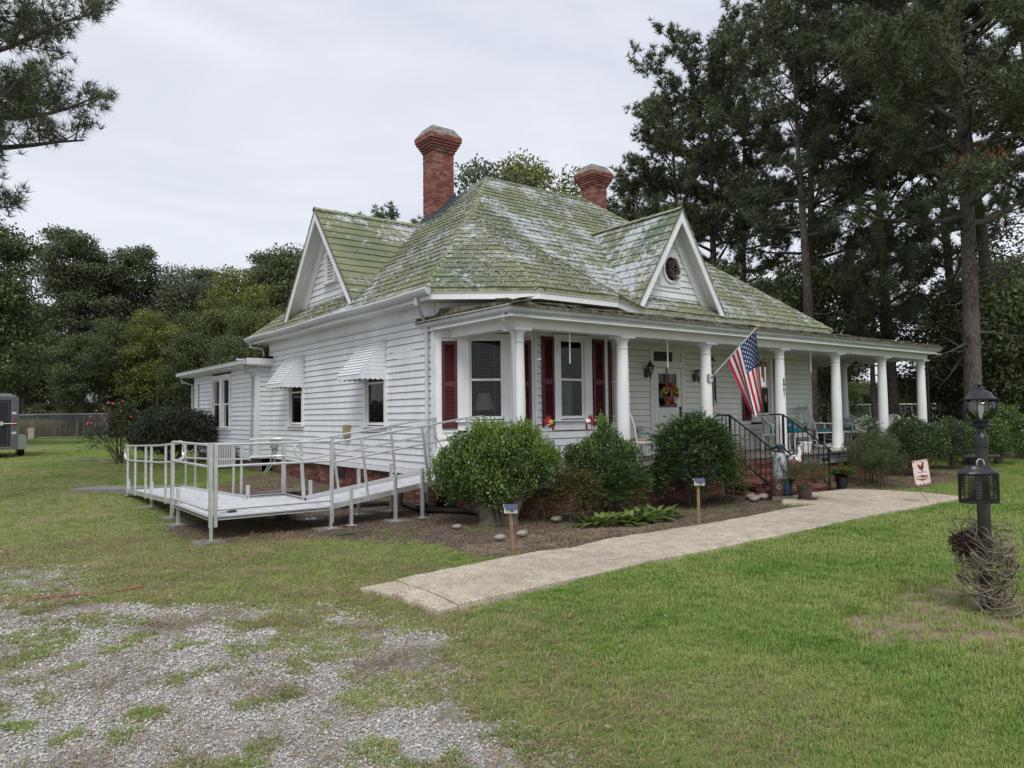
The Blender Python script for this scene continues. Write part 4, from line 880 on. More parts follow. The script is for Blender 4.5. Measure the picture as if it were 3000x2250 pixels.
# foundation vents
for y in (12.9, 16.2): mb = MB(); mb.box(7.235, 7.26, y - .2, y + .2, .28, .46); obj('foundation_vent', mb, 'iron', house)
# chimneys
def chimney(key, x0, y0, w, d, zb, zs, zt, courses_z, lab):
    mb = MB(); mb.box(x0 + .02, x0 + w - .02, y0 + .02, y0 + d - .02, zb, zs + .3); ch = obj('chimney', mb, 'mortar', house); ch['label'] = lab
    z = zb; i = 0
    def ring(e, z, off):
        a0, a1, b0, b1 = x0 - e, x0 + w + e, y0 - e, y0 + d + e
        course_line(key, (a0, b0), (a1, b0), z, off, gap=.009); course_line(key, (a1, b0), (a1, b1), z, .108 - off, gap=.009); course_line(key, (a1, b1), (a0, b1), z, off, gap=.009); course_line(key, (a0, b1), (a0, b0), z, .108 - off, gap=.009)
    H_ = .071
    while z < zs: ring(random.uniform(-.002, .003), z, (i % 2) * .108); z += H_; i += 1
    for e in (.03, .065, .10, .135, .165, .165): ring(e, z, (i % 2) * .108); z += H_; i += 1
    zc = z; e = .15; mb = MB()
    for j_, e_ in enumerate((.01, .045, .08, .115, .14, .14)): mb.box(x0 - e_, x0 + w + e_, y0 - e_, y0 + d + e_, zc - H_ * (6 - j_) + .0005, zc - H_ * (5 - j_) - .0005, 1)
    q0, q1 = .16, .0
    mb.hexa([(x0 - q0, y0 - q0, zc), (x0 + w + q0, y0 - q0, zc), (x0 + w + q0, y0 + d + q0, zc), (x0 - q0, y0 + d + q0, zc), (x0 - q1, y0 - q1, zc + .24), (x0 + w + q1, y0 - q1, zc + .24), (x0 + w + q1, y0 + d + q1, zc + .24), (x0 - q1, y0 + d + q1, zc + .24)])
    obj('cap', mb, ['concrete_cap', 'mortar_dark'], ch); return ch
ch1 = chimney('c1', 10.0, 16.55, .66, .50, 6.55, 8.70, 9.4, 30, 'taller red brick chimney with a flared head and stained concrete cap')
ch2 = chimney('c2', 15.85, 16.62, .62, .52, 7.4, 8.86, 9.5, 15, 'shorter brick chimney at the far end of the ridge')
mb = MB(); z = lambda x: 4 + .884 * (x - 6.75)
mb.slab3([(9.95, 16.53, z(9.95) + .01), (10.0, 16.535, z(10.0) + .12), (10.68, 16.535, z(10.68) + .24), (10.72, 16.53, z(10.72) + .01)], (0, -.03, 0)); mb.slab3([(9.93, 16.2, z(9.93) + .055), (10.9, 16.25, z(10.9) + .06), (10.75, 16.5, z(10.75) + .09), (9.97, 16.5, z(9.97) + .09)], (0, 0, -.1)); mb.box(9.96, 10.0, 16.52, 17.1, 6.8, 7.0); obj('flashing', mb, 'flashing', ch1)
mb = MB(); mb.box(15.80, 15.845, 16.5, 17.1, 7.9, 8.24); mb.box(15.8, 16.5, 16.57, 16.612, 7.3, 8.05); obj('flashing', mb, 'flashing', ch2)
# brick steps
steps = thing('steps', 'worn red brick steps leading up to the porch between iron handrails', 'steps', (13.9, 9.0, 0))
SX0, SX1 = 12.82, 14.92
smb = MB()
for i in range(4): smb.box(SX0 + .1, SX1 - .1, 8.52 + i * .28 + .1, 9.62, -.05, .165 * (i + 1) - .03)
s_core = obj('core', smb, 'mortar_dark', steps)
for i in range(4):
    y0 = 8.50 + i * .28; zt = .165 * (i + 1)
    n = int((SX1 - SX0) / .115)
    for k in range(n): BRICKS.append(('s', (SX0 + (k + .5) * (SX1 - SX0) / n, y0 + .1025, zt - .031), math.pi / 2, .205, .104))
    for kk in (1, 2):
        zz = zt - .062 - .072 * kk
        if zz > -.1: course_line('s', (SX0 + .02, y0 + .02), (SX1 - .02, y0 + .02), zz + .0, (kk % 2) * .1)
    for kk in range(0, i + 1): course_line('s', (SX0 + .02, 9.6), (SX0 + .02, y0 + .1), .165 * kk + .04, .1 * (kk % 2)); 
# pick out the 300 bricks that show largest, join the rest
def bkey(b):
    c = V(*b[1]) - CAM; d2 = c @ c; n = V(math.sin(b[2]), -math.cos(b[2]), 0); f = -(c @ n) / math.sqrt(d2)
    vis = f if f > 0 else 0
    return -(b[3] * BR_H * vis) / d2 * (1 if b[0] != 's' else .2)
unit_b = {}
def brick_mesh(l, dp, key):
    k = (round(l / .01), round(dp / .01), key in ('c1', 'c2'))
    if k not in unit_b:
        mb = MB(); mb.box(-l / 2, l / 2, -dp / 2, dp / 2, -BR_H / 2, BR_H / 2); me = mb.mesh('brick', 'brick2' if k[2] else 'brick')
        bm = bmesh.new(); bm.from_mesh(me); bmesh.ops.bevel(bm, geom=[e for e in bm.edges], offset=.004, segments=1, affect='EDGES'); bm.to_mesh(me); bm.free(); unit_b[k] = me
    return unit_b[k]
par = {'f': f_o, 'c1': ch1, 'c2': ch2, 's': s_core}; BRICKS.sort(key=bkey); cnt = {}; rest = {}
nh = 0
for b in BRICKS:
    lim = 296 if b[0] != 's' else 110
    kk = 's' if b[0] == 's' else 'h'
    if cnt.get(kk, 0) < lim and bkey(b) < 0:
        cnt[kk] = cnt.get(kk, 0) + 1; p = par[b[0]]; o = bpy.data.objects.new('brick', brick_mesh(b[3], b[4], b[0])); COL.objects.link(o); o.parent = p
        off = Vector(p.location) + (Vector(p.parent.location) if p.parent else Vector()); o.location = Vector(b[1]) - off; o.rotation_euler.z = b[2]
    else: rest.setdefault(b[0], []).append(b)
for k, bs in rest.items():
    mb = MB()
    for _, c, rz, l, dp in bs:
        ca, sa = math.cos(rz), math.sin(rz); R2 = lambda x, y, z: (c[0] + x * ca - y * sa, c[1] + x * sa + y * ca, c[2] + z); a, e, h = l / 2, dp / 2, BR_H / 2
        mb.hexa([R2(-a, -e, -h), R2(a, -e, -h), R2(a, e, -h), R2(-a, e, -h), R2(-a, -e, h), R2(a, -e, h), R2(a, e, h), R2(-a, e, h)])
    o = obj('brickwork', mb, 'brick2' if k[0] == 'c' else 'brick', par[k]); tag(o, kind='stuff')
# awnings over the side windows
def awning(y0, y1, zt, zb, lab):
    mb = MB(); x0, x1 = 7.165, 6.58; n = 12; hh = zt - zb
    P = lambda t: (x0 + (x1 - x0) * t, zt + (zb + .04 - zt) * t)
    for i in range(n):
        t0, t1 = i / n, (i + 1) / n; (xa, za), (xb, zb_) = P(t0), P(t1)
        mb.hexa([(xa, y0, za), (xa, y1, za), (xa + .0, y1, za - .008), (xa, y0, za - .008), (xb - .012, y0, zb_ + .016), (xb - .012, y1, zb_ + .016), (xb - .012, y1, zb_ + .008), (xb - .012, y0, zb_ + .008)])
    aw = obj('awning', mb, 'siding', house); aw['label'] = lab
    mb = MB()
    for y in (y0, y1):
        for i in range(9):
            za, zb_ = zb + .05 + hh * .93 * i / 9, zb + .05 + hh * .93 * (i + 1) / 9
            xf = lambda z: x0 + (x1 - x0) * min(1, (zt - z) / (zt - zb - .04)); s = .012 if y == y0 else -.012
            mb.hexa([(x0, y - .006, za), (xf(za), y - .006, za), (xf(za), y + .006, za), (x0, y + .006, za), (x0, y - .003, zb_ - .004), (xf(zb_), y - .003, zb_ - .004), (xf(zb_), y + .003, zb_ - .004), (x0, y + .003, zb_ - .004)])
    obj('side_panel', mb, 'siding', aw)
    mb = MB()
    def scal(a, b, nn):
        a, b = V(*a), V(*b); d = b - a
        for i in range(nn * 6):
            t0, t1 = i / (nn * 6), (i + 1) / (nn * 6); f = lambda t: -.035 - .03 * abs(math.sin(math.pi * t * nn)); p, q = a + d * t0, a + d * t1; k = V(0, 0, 1)
            mb.add([p + k * .05, q + k * .05, q + k * f(t1), p + k * f(t0)], [(0, 1, 2, 3)])
    scal((x1, y0, zb), (x1, y1, zb), 9); scal((x0, y0, zb), (x1, y0, zb), 5); scal((x0, y1, zb), (x1, y1, zb), 5); obj('valance', mb, 'siding', aw)
awning(13.80, 14.90, 3.33, 2.53, 'white aluminium awning nearer the porch'); awning(18.30, 19.45, 3.33, 2.53, 'white aluminium awning nearer the addition')
# meters and boxes on the side wall
mb = MB(); mb.box(7.06, 7.165, 15.52, 15.70, 1.24, 1.52); mb.box(7.09, 7.165, 15.55, 15.67, 1.16, 1.24); obj('utility_box', mb, plain('beige_box', (.30, .25, .14)), house)
mb = MB(); mb.box(7.03, 7.165, 20.2, 20.45, .85, 1.12); mb.tube([(7.1, 20.25, .86), (7.1, 20.27, .5), (6.9, 20.3, .2)], .02, 6); mb.tube([(7.1, 20.4, .86), (7.05, 20.42, .5), (6.85, 20.4, .15)], .02, 6); obj('utility_box', mb, plain('grey_box', (.28, .29, .30)), house)
# house number 5951 down a porch column
NUM = plain('black_numerals', (.01, .01, .01), .4)
def text_mesh(s, size, ext, mat, name):
    cu = bpy.data.curves.new(name, 'FONT'); cu.body = s; cu.size = size; cu.extrude = ext; cu.align_x = 'CENTER'; cu.align_y = 'CENTER'; cu.offset = size * .012
    o = bpy.data.objects.new(name, cu); COL.objects.link(o); dg = bpy.context.evaluated_depsgraph_get(); me = bpy.data.meshes.new_from_object(o.evaluated_get(dg)); bpy.data.objects.remove(o); me.materials.clear(); me.materials.append(mat); return me
ang = math.atan2(-.93, -.12)
for i, ch in enumerate('5951'):
    me = text_mesh(ch, .12, .004, NUM, 'house_number'); o = bpy.data.objects.new('house_number', me); COL.objects.link(o); o.parent = house
    zc = 2.42 - i * .105; a = R(-102); rr = .124
    o.rotation_euler = (R(90), 0, a + R(90)); o.location = Vector((15.1 + rr * math.cos(a), YC + rr * math.sin(a), zc)) - house.location
# ------------------------------------------------------------------ aluminium wheelchair ramp
ramp = thing('wheelchair_ramp', 'silver aluminium wheelchair ramp with a corner platform and double handrails beside the house', 'ramp', (3.8, 11.7, 0))
PX0, PX1, PY0, PY1, PZ = 2.88, 4.62, 10.72, 12.78, .335
RY0, RY1, RX1, RZ1 = 10.76, 11.78, 7.45, .735      # rising run towards the porch
QX0, QX1, QY1, QZ1 = 2.98, 4.02, 17.5, .20         # run falling to the back yard
n = 9; w = (PY1 - PY0) / n
for i in range(n):
    mb = MB(); y = PY0 + i * w; mb.box(PX0, PX1, y, y + w - .016, PZ - .03, PZ); 
    for k in range(3): mb.box(PX0, PX1, y + .02 + k * w / 3.4, y + .03 + k * w / 3.4, PZ, PZ + .004)
    obj('deck_plank', mb, 'alu_deck', ramp)
n = 6; w = (RY1 - RY0) / n
for i in range(n):
    mb = MB(); y = RY0 + i * w; mb.hexa([(PX1 + .02, y, PZ - .02), (RX1, y, RZ1 - .02), (RX1, y + w - .018, RZ1 - .02), (PX1 + .02, y + w - .018, PZ - .02), (PX1 + .02, y, PZ), (RX1, y, RZ1), (RX1, y + w - .018, RZ1), (PX1 + .02, y + w - .018, PZ)]); obj('deck_plank', mb, 'alu_deck', ramp)
w = (QX1 - QX0) / n
for i in range(n):
    mb = MB(); x = QX0 + i * w; mb.hexa([(x, PY1 + .02, PZ - .02), (x + w - .006, PY1 + .02, PZ - .02), (x + w - .006, QY1, QZ1 - .02), (x, QY1, QZ1 - .02), (x, PY1 + .02, PZ), (x + w - .006, PY1 + .02, PZ), (x + w - .006, QY1, QZ1), (x, QY1, QZ1)]); obj('deck_plank', mb, 'alu_deck', ramp)
def beam2(a, b, h=None, t=.035):
    h = h or (.05 if abs(a[2] - b[2]) < .01 else .085)
    mb = MB(); a, b = V(*a), V(*b); mb.bar(a - V(0, 0, h / 2), b - V(0, 0, h / 2), t * .5, h)
    for dz in (-.012, -h * .45, -h + .012): mb.bar(a + V(0, 0, dz), b + V(0, 0, dz), t, .022)
    obj('side_beam', mb, 'alu', ramp)
for a, b in (((PX0, PY0 - .02, PZ + .002), (PX1, PY0 - .02, PZ + .002)), ((PX0 - .02, PY0, PZ + .002), (PX0 - .02, PY1, PZ + .002)), ((PX1 + .02, RY1, PZ + .05), (PX1 + .02, PY1, PZ + .05)), ((QX1, PY1 + .02, PZ + .05), (PX1, PY1 + .02, PZ + .05)),
             ((PX1, RY0 - .02, PZ + .035), (RX1, RY0 - .02, RZ1 + .035)), ((PX1, RY1 + .02, PZ + .07), (RX1, RY1 + .02, RZ1 + .07)), ((QX0 - .02, PY1, PZ + .04), (QX0 - .02, QY1, QZ1 + .04)), ((QX1 + .02, PY1, PZ + .04), (QX1 + .02, QY1, QZ1 + .04))): beam2(a, b)
LEGT = {}
def leg(x, y, top, r=.06, paver=True, foot=True):
    z0 = float(gz(x, y)); mb = MB(); mb.box(x - r / 2, x + r / 2, y - r / 2, y + r / 2, z0 + .024, top); mb.box(x - r / 2 + .008, x + r / 2 - .008, y - r / 2 - .006, y + r / 2 + .006, z0 + .024, top - .01)
    o = obj('leg', mb, 'alu', ramp); mb = MB(); mb.box(x - .075, x + .075, y - .075, y + .075, z0 + .019, z0 + .027); obj('foot_plate', mb, 'alu', o)
    if paver:
        mb = MB(); mb.box(-.2, .2, -.2, .2, -.04, .018); p = link('concrete_paver', mb.mesh('concrete_paver', 'paver')); p.location = (x + random.uniform(-.06, .06), y + random.uniform(-.03, .06), z0); p.rotation_euler.z = random.uniform(-.25, .25)
        return p
pv = []
legs = [(2.86, 10.68, PZ), (4.60, 10.66, PZ), (2.90, 12.72, PZ + .25), (3.00, 13.6, .60), (3.02, 15.3, .52), (4.06, 12.9, .55), (4.05, 15.3, .5), (4.66, 12.8, PZ), (4.95, 10.70, .62), (5.72, 10.70, .76), (6.22, 10.70, .84), (5.62, 11.84, .80), (6.25, 11.84, .86), (4.75, 11.84, .66), (7.0, 11.84, .9), (2.97, 17.3, .45)]
plab = ['paver under the front corner leg of the ramp platform', 'paver under the pair of legs where the platform meets the rising run', 'paver under the back outer leg of the platform', 'paver under the first outer leg of the falling run', 'paver under the second outer leg of the falling run', 'paver at the inner start of the falling run', 'paver under the inner leg halfway down the falling run', 'paver in the shade at the inner back corner of the platform', None, 'paver under the tall near legs below the rising run', None, 'paver under the far leg below the rising run', 'paver under the far leg nearest the grey bucket', 'paver deep in the shade behind the platform', None, None]
for (x, y, t), lb in zip(legs, plab):
    p = leg(x, y, t, .048 if t != PZ else .04, lb is not None)
    if p: tag(p, 'square grey concrete ' + lb, 'paver', 'pavers under the ramp legs')
RR = .0185
def rail(pts): mb = MB(); mb.tube(pts, RR, 10); return obj('handrail', mb, 'alu', ramp, True)
def post(a, b, w=.038): mb = MB(); mb.bar(a, b, w, w, (0, 1, 0)); return obj('post', mb, 'alu', ramp)
TH, MH = 1.0, .70
# platform front: top, mid and low rails
for h in (TH, MH, .10): rail([(PX0 + .02, PY0 - .05, PZ + h), (PX1 - .03, PY0 - .05, PZ + h)])
for h in (TH, MH, .10): rail([(PX0 - .05, PY0 + .02, PZ + h), (PX0 - .05, PY1 - .03, PZ + h)])
for x, y in ((PX0 - .03, PY0 - .05), (PX0 + .035, PY0 - .05), (PX1, PY0 - .05), (PX0 - .05, PY1)): post((x, y, .2 if x < PX1 - .1 else .1), (x, y, PZ + TH + .01), .046)
slope = (RZ1 - PZ) / (RX1 - PX1); SR = lambda x: PZ + slope * (x - PX1)
for y, hh in ((RY0 - .05, 0), (RY1 + .05, 0)):
    for h in (TH - .03, MH - .03):
        pts = [(PX1 - .02, y, PZ + h + .0), (PX1 + .15, y, SR(PX1 + .15) + h)] + [(x, y, SR(x) + h) for x in (5.5, 6.5)]
        rail(pts + [(7.15, y, SR(7.15) + h), (7.45, y, SR(7.2) + h + .015)] )
    for x in (5.25, 6.35, 7.25): post((x, y, SR(x) - .05), (x - .12, y, SR(x) + TH - .04), .035)
    mb = MB(); a = [(7.45 + .13 * math.sin(t), y, SR(7.2) + (TH + MH) / 2 - .015 + .15 * math.cos(t)) for t in np.linspace(0, math.pi, 9)]; mb.tube(a, RR, 8); obj('handrail_loop', mb, 'alu', ramp, True)
# inner back edges
for h in (TH, MH): rail([(PX1 + .03, RY1 + .05, PZ + h - .02), (PX1 + .05, PY1 - .12, PZ + h), (PX1 - .1, PY1 + .03, PZ + h), (QX1 + .06, PY1 + .03, PZ + h)])
post((PX1 + .03, PY1 + .03, PZ - .05), (PX1 + .03, PY1 + .03, PZ + TH), .06); post((PX1 + .03, RY1 + .08, PZ - .05), (PX1 - .03, RY1 + .08, PZ + TH), .045)
SQ = lambda y: PZ + (QZ1 - PZ) * (y - PY1) / (QY1 - PY1)
for x in (QX0 - .05, QX1 + .05):
    for h in (TH - .06, MH - .06):
        rail([(x, PY1 + .0, PZ + h + .06), (x, PY1 + .1, SQ(PY1) + h + .03)] + [(x, y, SQ(y) + h) for y in (14.3, 16.0, 16.9)] + [(x, 17.35, SQ(17.1) + h + .01)])
    a = [(x, 17.35 + .12 * math.sin(t), SQ(17.1) + (TH + MH) / 2 - .05 + .15 * math.cos(t)) for t in np.linspace(0, math.pi, 9)]; mb = MB(); mb.tube(a, RR, 8); obj('handrail_loop', mb, 'alu', ramp, True)
    for y in (13.3, 13.75, 14.9, 15.4, 16.4, 17.2): post((x, y, SQ(y) - .06), (x, y, SQ(y) + TH - .06), .035)
def dloop(p, d, zt, zb, r=.12):
    p = V(*p); d = V(*d, 0); h = (zt - zb) / 2; mb = MB(); mb.tube([p + V(0, 0, zt)] + [p + d * (.06 + r * math.sin(t)) + V(0, 0, zb + h + h * math.cos(t)) for t in np.linspace(0.12, math.pi - .12, 10)] + [p + V(0, 0, zb)], RR, 8); obj('handrail_loop', mb, 'alu', ramp, True)
dloop((PX0 - .03, PY1 + .05, PZ), (1, 0), TH - .01, MH); dloop((PX1 + .03, RY1 + .05, PZ), (-1, 0), TH - .03, MH); dloop((PX0 + .02, PY1 - .02, PZ), (.8, .6), TH, MH)
# things on and below the ramp
mb = MB(); mb.tube([(3.16, 10.98, PZ + .022), (3.24, 11.0, PZ + .024), (3.30, 11.0, PZ + .022)], [.012, .022, .016], 8); mb.tube([(3.06, 11.0, PZ + .012), (3.17, 10.98, PZ + .02)], .003, 5); tag(obj('utility_knife', mb, plain('green_plastic', (.01, .05, .035), .4)), 'small dark green pocket tool lying on the ramp platform', 'tool')
mb = MB(); mb.tube([(4.35, 9.86, .03), (4.5, 9.86, .035), (4.62, 9.88, .03)], .016, 7); mb.bar((4.62, 9.88, .03), (4.95, 9.98, .035), .012, .008); tag(obj('hand_trowel', mb, plain('green_grip', (.01, .06, .02), .5)), 'green handled tool dropped in the mulch in front of the rising ramp', 'tool')
mb = MB(); mb.lathe([(.10, 0), (.11, .02), (.15, .30), (.158, .31), (.158, .33), (.145, .33), (.10, .05)], 20, (6.62, 12.35, .02)); tag(obj('bucket', mb, plain('grey_bucket', (.22, .22, .21), .6), None, True), 'grey plastic bucket standing under the ramp beside the brick foundation', 'bucket')
st = [((4.9, 15.2), (6.35, 15.9), .03), ((5.0, 15.5), (6.2, 15.55), .07), ((4.75, 15.55), (6.1, 16.15), .035)]
wl = ['long grey board lying nearest the ramp in the board pile', 'grey board lying on top of the board pile', 'rear grey board in the pile behind the ramp']
for (a, b, z), lb in zip(st, wl):
    z0 = float(gz(*a)); mb = MB(); mb.bar((*a, z + z0 + .02), (*b, z + z0 + .02), .13, .045); tag(obj('wooden_board', mb, 'wood_grey'), lb, 'board', 'boards lying behind the ramp')
mb = MB(); mb.bar((3.0, 28.9, .33), (5.35, 27.85, .33), .14, .07); tag(obj('landscape_timber', mb, 'wood_grey'), 'pale timber edging lying on the grass left of the rounded shrub', 'timber')
mb = MB(); mb.lathe([(.13, -.02), (.12, .1), (.10, .17), (.06, .2)], 9, (4.45, 12.3, .02)); tag(obj('tree_stump', mb, 'bark'), 'small rotten tree stump under the ramp platform', 'stump')
# corrugated drain pipes
def corr(pts, r, lab):
    P = [V(*p) for p in pts]; out_ = []
    for i in range(len(P) - 1):
        p0 = P[max(i - 1, 0)]; p1 = P[i]; p2 = P[i + 1]; p3 = P[min(i + 2, len(P) - 1)]; k = max(2, int(np.linalg.norm(p2 - p1) / .012))
        for j in range(k): t = j / k; out_.append(.5 * ((2 * p1) + (p2 - p0) * t + (2 * p0 - 5 * p1 + 4 * p2 - p3) * t * t + (3 * p1 - p0 - 3 * p2 + p3) * t ** 3))
    rs = [r * (1.0 if i % 2 else .86) for i in range(len(out_))]; mb = MB(); mb.tube(out_, rs, 10); return tag(obj('drain_pipe', mb, 'rubber', None, False), lab, 'drain pipe')
corr([(7.11, 12.08, .26), (7.06, 12.0, .12), (6.9, 11.8, .07), (6.75, 11.5, .06)], .05, 'short black corrugated elbow below the side downspout')
corr([(5.4, 12.9, .05), (6.0, 12.85, .055), (6.55, 12.6, .06), (6.75, 12.2, .06), (6.6, 11.4, .06), (6.85, 10.9, .06), (7.1, 10.4, .06), (7.0, 9.9, .05)], .055, 'long black corrugated drain pipe curving past the bucket to the big holly')
# heat pump by the addition
mb = MB(); mb.box(6.02, 6.66, 22.3, 22.95, .28, .95); hp = obj('heat_pump', mb, plain('heat_pump_case', (.30, .30, .29))); tag(hp, 'weathered grey heat pump against the rear addition behind the ramp rails', 'heat pump')
mb = MB()
for i in range(12): mb.box(6.0, 6.02, 22.33, 22.92, .34 + i * .05, .355 + i * .05)
for i in range(9): mb.box(6.07 + i * .065, 6.10 + i * .065, 22.28, 22.3, .33, .92)
obj('grille', mb, 'trim', hp)
# orange cord
mb = MB(); pts = [(x, 8.62 - .45 * (x + .1) / 1.7 + .04 * math.sin(x * 5), .012 + .01 * math.sin(x * 9)) for x in np.linspace(-1.5, 1.55, 30)]; mb.tube(pts, .012, 6); tag(obj('extension_cord', mb, plain('orange_rubber', (.30, .09, .04))), 'faded orange cord lying across the gravel and grass at the left', 'cord')
# ------------------------------------------------------------------ handrails of the steps
def iron_rail(x, lab, ytop=9.72):
    t = thing('iron_handrail', lab, 'handrail', (x, 9.1, 0), 'iron handrails beside the steps')
    zt = 1.62; y0 = 8.44; z0 = .90; f = lambda y: z0 + (zt - z0) * (y - y0) / (9.5 - y0); g = lambda y: f(y) - .72
    mb = MB(); mb.bar((x, y0, -.02), (x, y0, z0 + .02), .035, .035, (1, 0, 0)); obj('post', mb, 'iron', t); mb = MB(); mb.bar((x, 9.5, .55), (x, 9.5, zt + .02), .04, .04, (1, 0, 0)); obj('post', mb, 'iron', t)
    mb = MB(); mb.tube([(x, y0 - .06, z0 - .05), (x, y0, z0 + .02), (x, 9.5, zt + .02), (x, 9.62, zt + .03), (x, ytop + .12, zt + .02)], .018, 8); obj('rail', mb, 'iron', t, True)
    mb = MB(); mb.bar((x, y0, .16), (x, 9.5, .88), .03, .03); obj('rail', mb, 'iron', t)
    mb = MB(); mb.bar((x, 9.5, .88), (x, ytop + .1, .90), .03, .03); obj('rail', mb, 'iron', t)
    for i in range(1, 9): y = y0 + (9.5 - y0) * i / 9; mb = MB(); mb.bar((x, y, .16 + .72 * i / 9), (x, y, f(y) + .01), .014, .014, (1, 0, 0)); obj('baluster', mb, 'iron', t)
    for y in (9.60, 9.70): mb = MB(); mb.bar((x, y, .88), (x, y, zt + .02), .014, .014, (1, 0, 0)); obj('baluster', mb, 'iron', t)
iron_rail(14.80, 'black iron handrail on the right of the steps, next to the fern'); iron_rail(12.88, 'black iron handrail on the left of the steps, half hidden by the nandina')
# ------------------------------------------------------------------ flag
flag = thing('flag', 'United States flag hanging from a slanted white pole on a porch column', 'flag', (12.4, 9.6, 2.4))
pb = V(12.42, 9.60, 2.42); ptip = V(12.58, 8.60, 3.36); pd = unit(ptip - pb)
mb = MB(); mb.tube([pb, ptip], .0125, 8); obj('pole', mb, 'white_enamel', flag, True)
mb = MB(); mb.ball(ptip + pd * .05, .035, .035, .03, 10, 7); mb.tube([ptip, ptip + pd * .09], [.02, .012], 8); obj('finial', mb, plain('gold_finial', (.45, .36, .16), .4), flag, True)
mb = MB(); mb.box(12.36, 12.48, 9.60, 9.645, 2.34, 2.50); mb.tube([pb + V(0, .02, -.01), pb + pd * .14], .024, 8); obj('bracket', mb, 'alu', flag)
h0, h1 = pb + pd * .50, ptip - pd * .02
NUv, NVv = 66, 65
def flagp(u, v, off=0):
    """u along the fly 0..1, v along the hoist 0 (lower stripes) .. 1 (canton)"""
    top = h0 + (h1 - h0) * v
    bot = V(12.58, 8.80, 1.60) + (V(12.64, 8.47, 1.72) - V(12.58, 8.80, 1.60)) * v
    fold = math.sin(v * math.pi * 3.1 + .4 + u * .5) * (.015 + .10 * u) ; p = top + (bot - top) * u
    p = p + V(1, .12, 0) * (fold + off) + V(0, -.10, 0) * math.sin(v * 7 - .8) * u * .55
    p[2] += .07 * u * math.cos(v * math.pi * 3.1) - .06 * math.sin(math.pi * u) * 0
    return p
vs = [flagp(i / NUv, j / NVv) for i in range(NUv + 1) for j in range(NVv + 1)]; fs = []; mi = []
for i in range(NUv):
    for j in range(NVv):
        fs.append([i * (NVv + 1) + j, (i + 1) * (NVv + 1) + j, (i + 1) * (NVv + 1) + j + 1, i * (NVv + 1) + j + 1]); st_ = j // 5
        mi.append(2 if (st_ >= 6 and i / NUv < .42) else (0 if st_ % 2 == 0 else 1))
me = np_mesh('cloth', np.array(vs), 4, [plain('flag_red', (.36, .015, .03), .8), plain('flag_white', (.70, .69, .68), .8), plain('flag_blue', (.018, .035, .12), .8)], mi, np.array(fs)); me.polygons.foreach_set('use_smooth', [True] * len(fs)); link('cloth', me, flag)
mb = MB()
for side in (-1, 1):
    for r in range(9):
        for c in range(6 if r % 2 == 0 else 5):
            vv = 1 - (7 / 13) * (r + 1) / 10; uu = .42 * ((c * 2 + 1 + (r % 2)) / 12)
            p = [flagp(uu, vv, .004 * side)]
            for k in range(10): rr = .019 if k % 2 == 0 else .008; a = math.pi * k / 5; p.append(flagp(uu + rr * math.cos(a) / 1.45, vv + rr * math.sin(a) / .75, .004 * side))
            mb.add(p, [(0, 1 + k, 1 + (k + 1) % 10) for k in range(10)])
st_o = obj('star', mb, 'white_enamel', flag); tag(st_o, kind='stuff')
# ------------------------------------------------------------------ hanging things
def chain(x, y, zt, zb, lab):
    mb = MB(); z = zt; k = 0
    while z > zb:
        a = 0 if k % 2 == 0 else math.pi / 2; pts = [(x + .013 * math.cos(t) * math.cos(a), y + .013 * math.cos(t) * math.sin(a), z - .025 + .025 * math.sin(t)) for t in np.linspace(0, 2 * math.pi, 9)]; mb.tube(pts, .0045, 5, cap=False); z -= .038; k += 1
    tag(obj('chain', mb, 'white_enamel'), lab, 'chain', 'white chains hanging from the porch beam')
chain(8.66, 9.72, 3.18, 2.62, 'white chain hanging in front of the middle bay window'); chain(11.24, 9.72, 3.18, 2.62, 'white chain hanging in front of the front door')
chain(16.36, 9.72, 3.18, 2.66, 'white chain hanging just right of the column with the numerals'); chain(20.95, 9.72, 3.18, 2.62, 'white chain hanging between the last two front columns against the sky')
ln = thing('hanging_lantern', 'dark hanging lantern with clear glass under the right end of the porch', 'lantern', (18.7, 9.85, 3.3))
c = V(18.7, 9.85, 2.88); mb = MB(); mb.tube([c + V(0, 0, .10), V(18.7, 9.85, 3.3)], .005, 5); mb.lathe([(.13, .02), (.125, .035), (.04, .11), (.015, .13)], 6, c); mb.lathe([(.004, -.28), (.02, -.24), (.045, -.22)], 6, c)
for k in range(6): a = math.pi * k / 3; mb.tube([c + V(.115 * math.cos(a), .115 * math.sin(a), .02), c + V(.10 * math.cos(a), .10 * math.sin(a), -.08), c + V(.045 * math.cos(a), .045 * math.sin(a), -.22)], .006, 5)
obj('frame', mb, 'black', ln); mb = MB(); mb.lathe([(.105, .018), (.09, -.08), (.04, -.215)], 6, c); obj('glass', mb, 'lamp_glass', ln)
wc = thing('wind_chime', 'black tubular wind chime with a yellow flower disc hanging beside the third column', 'wind chime', (12.74, 9.8, 3.15))
mb = MB(); mb.tube([(12.74, 9.8, 3.16), (12.74, 9.8, 2.55)], .003, 5); mb.tube([(12.74 + .05 * math.cos(t), 9.8 + .05 * math.sin(t), 2.80 + .02 * math.sin(3 * t)) for t in np.linspace(0, 6.28, 16)], .006, 5); mb.ball((12.74, 9.8, 2.84), .035, .035, .04, 8, 6); mb.tube([(12.68, 9.8, 2.72), (12.74, 9.8, 2.64), (12.80, 9.8, 2.74)], .007, 5); mb.lathe([(.075, 0), (.075, .03)], 10, (12.74, 9.8, 2.52)); obj('top', mb, 'black', wc)
for k, l in enumerate((.5, .52, .60, .62, .56)):
    a = 1.256 * k; x, y = 12.74 + .055 * math.cos(a), 9.8 + .055 * math.sin(a); mb = MB(); mb.tube([(x, y, 2.46), (x, y, 2.46 - l)], .013, 7); mb.tube([(x, y, 2.52), (x, y, 2.46)], .002, 4); obj('chime_tube', mb, 'black', wc)
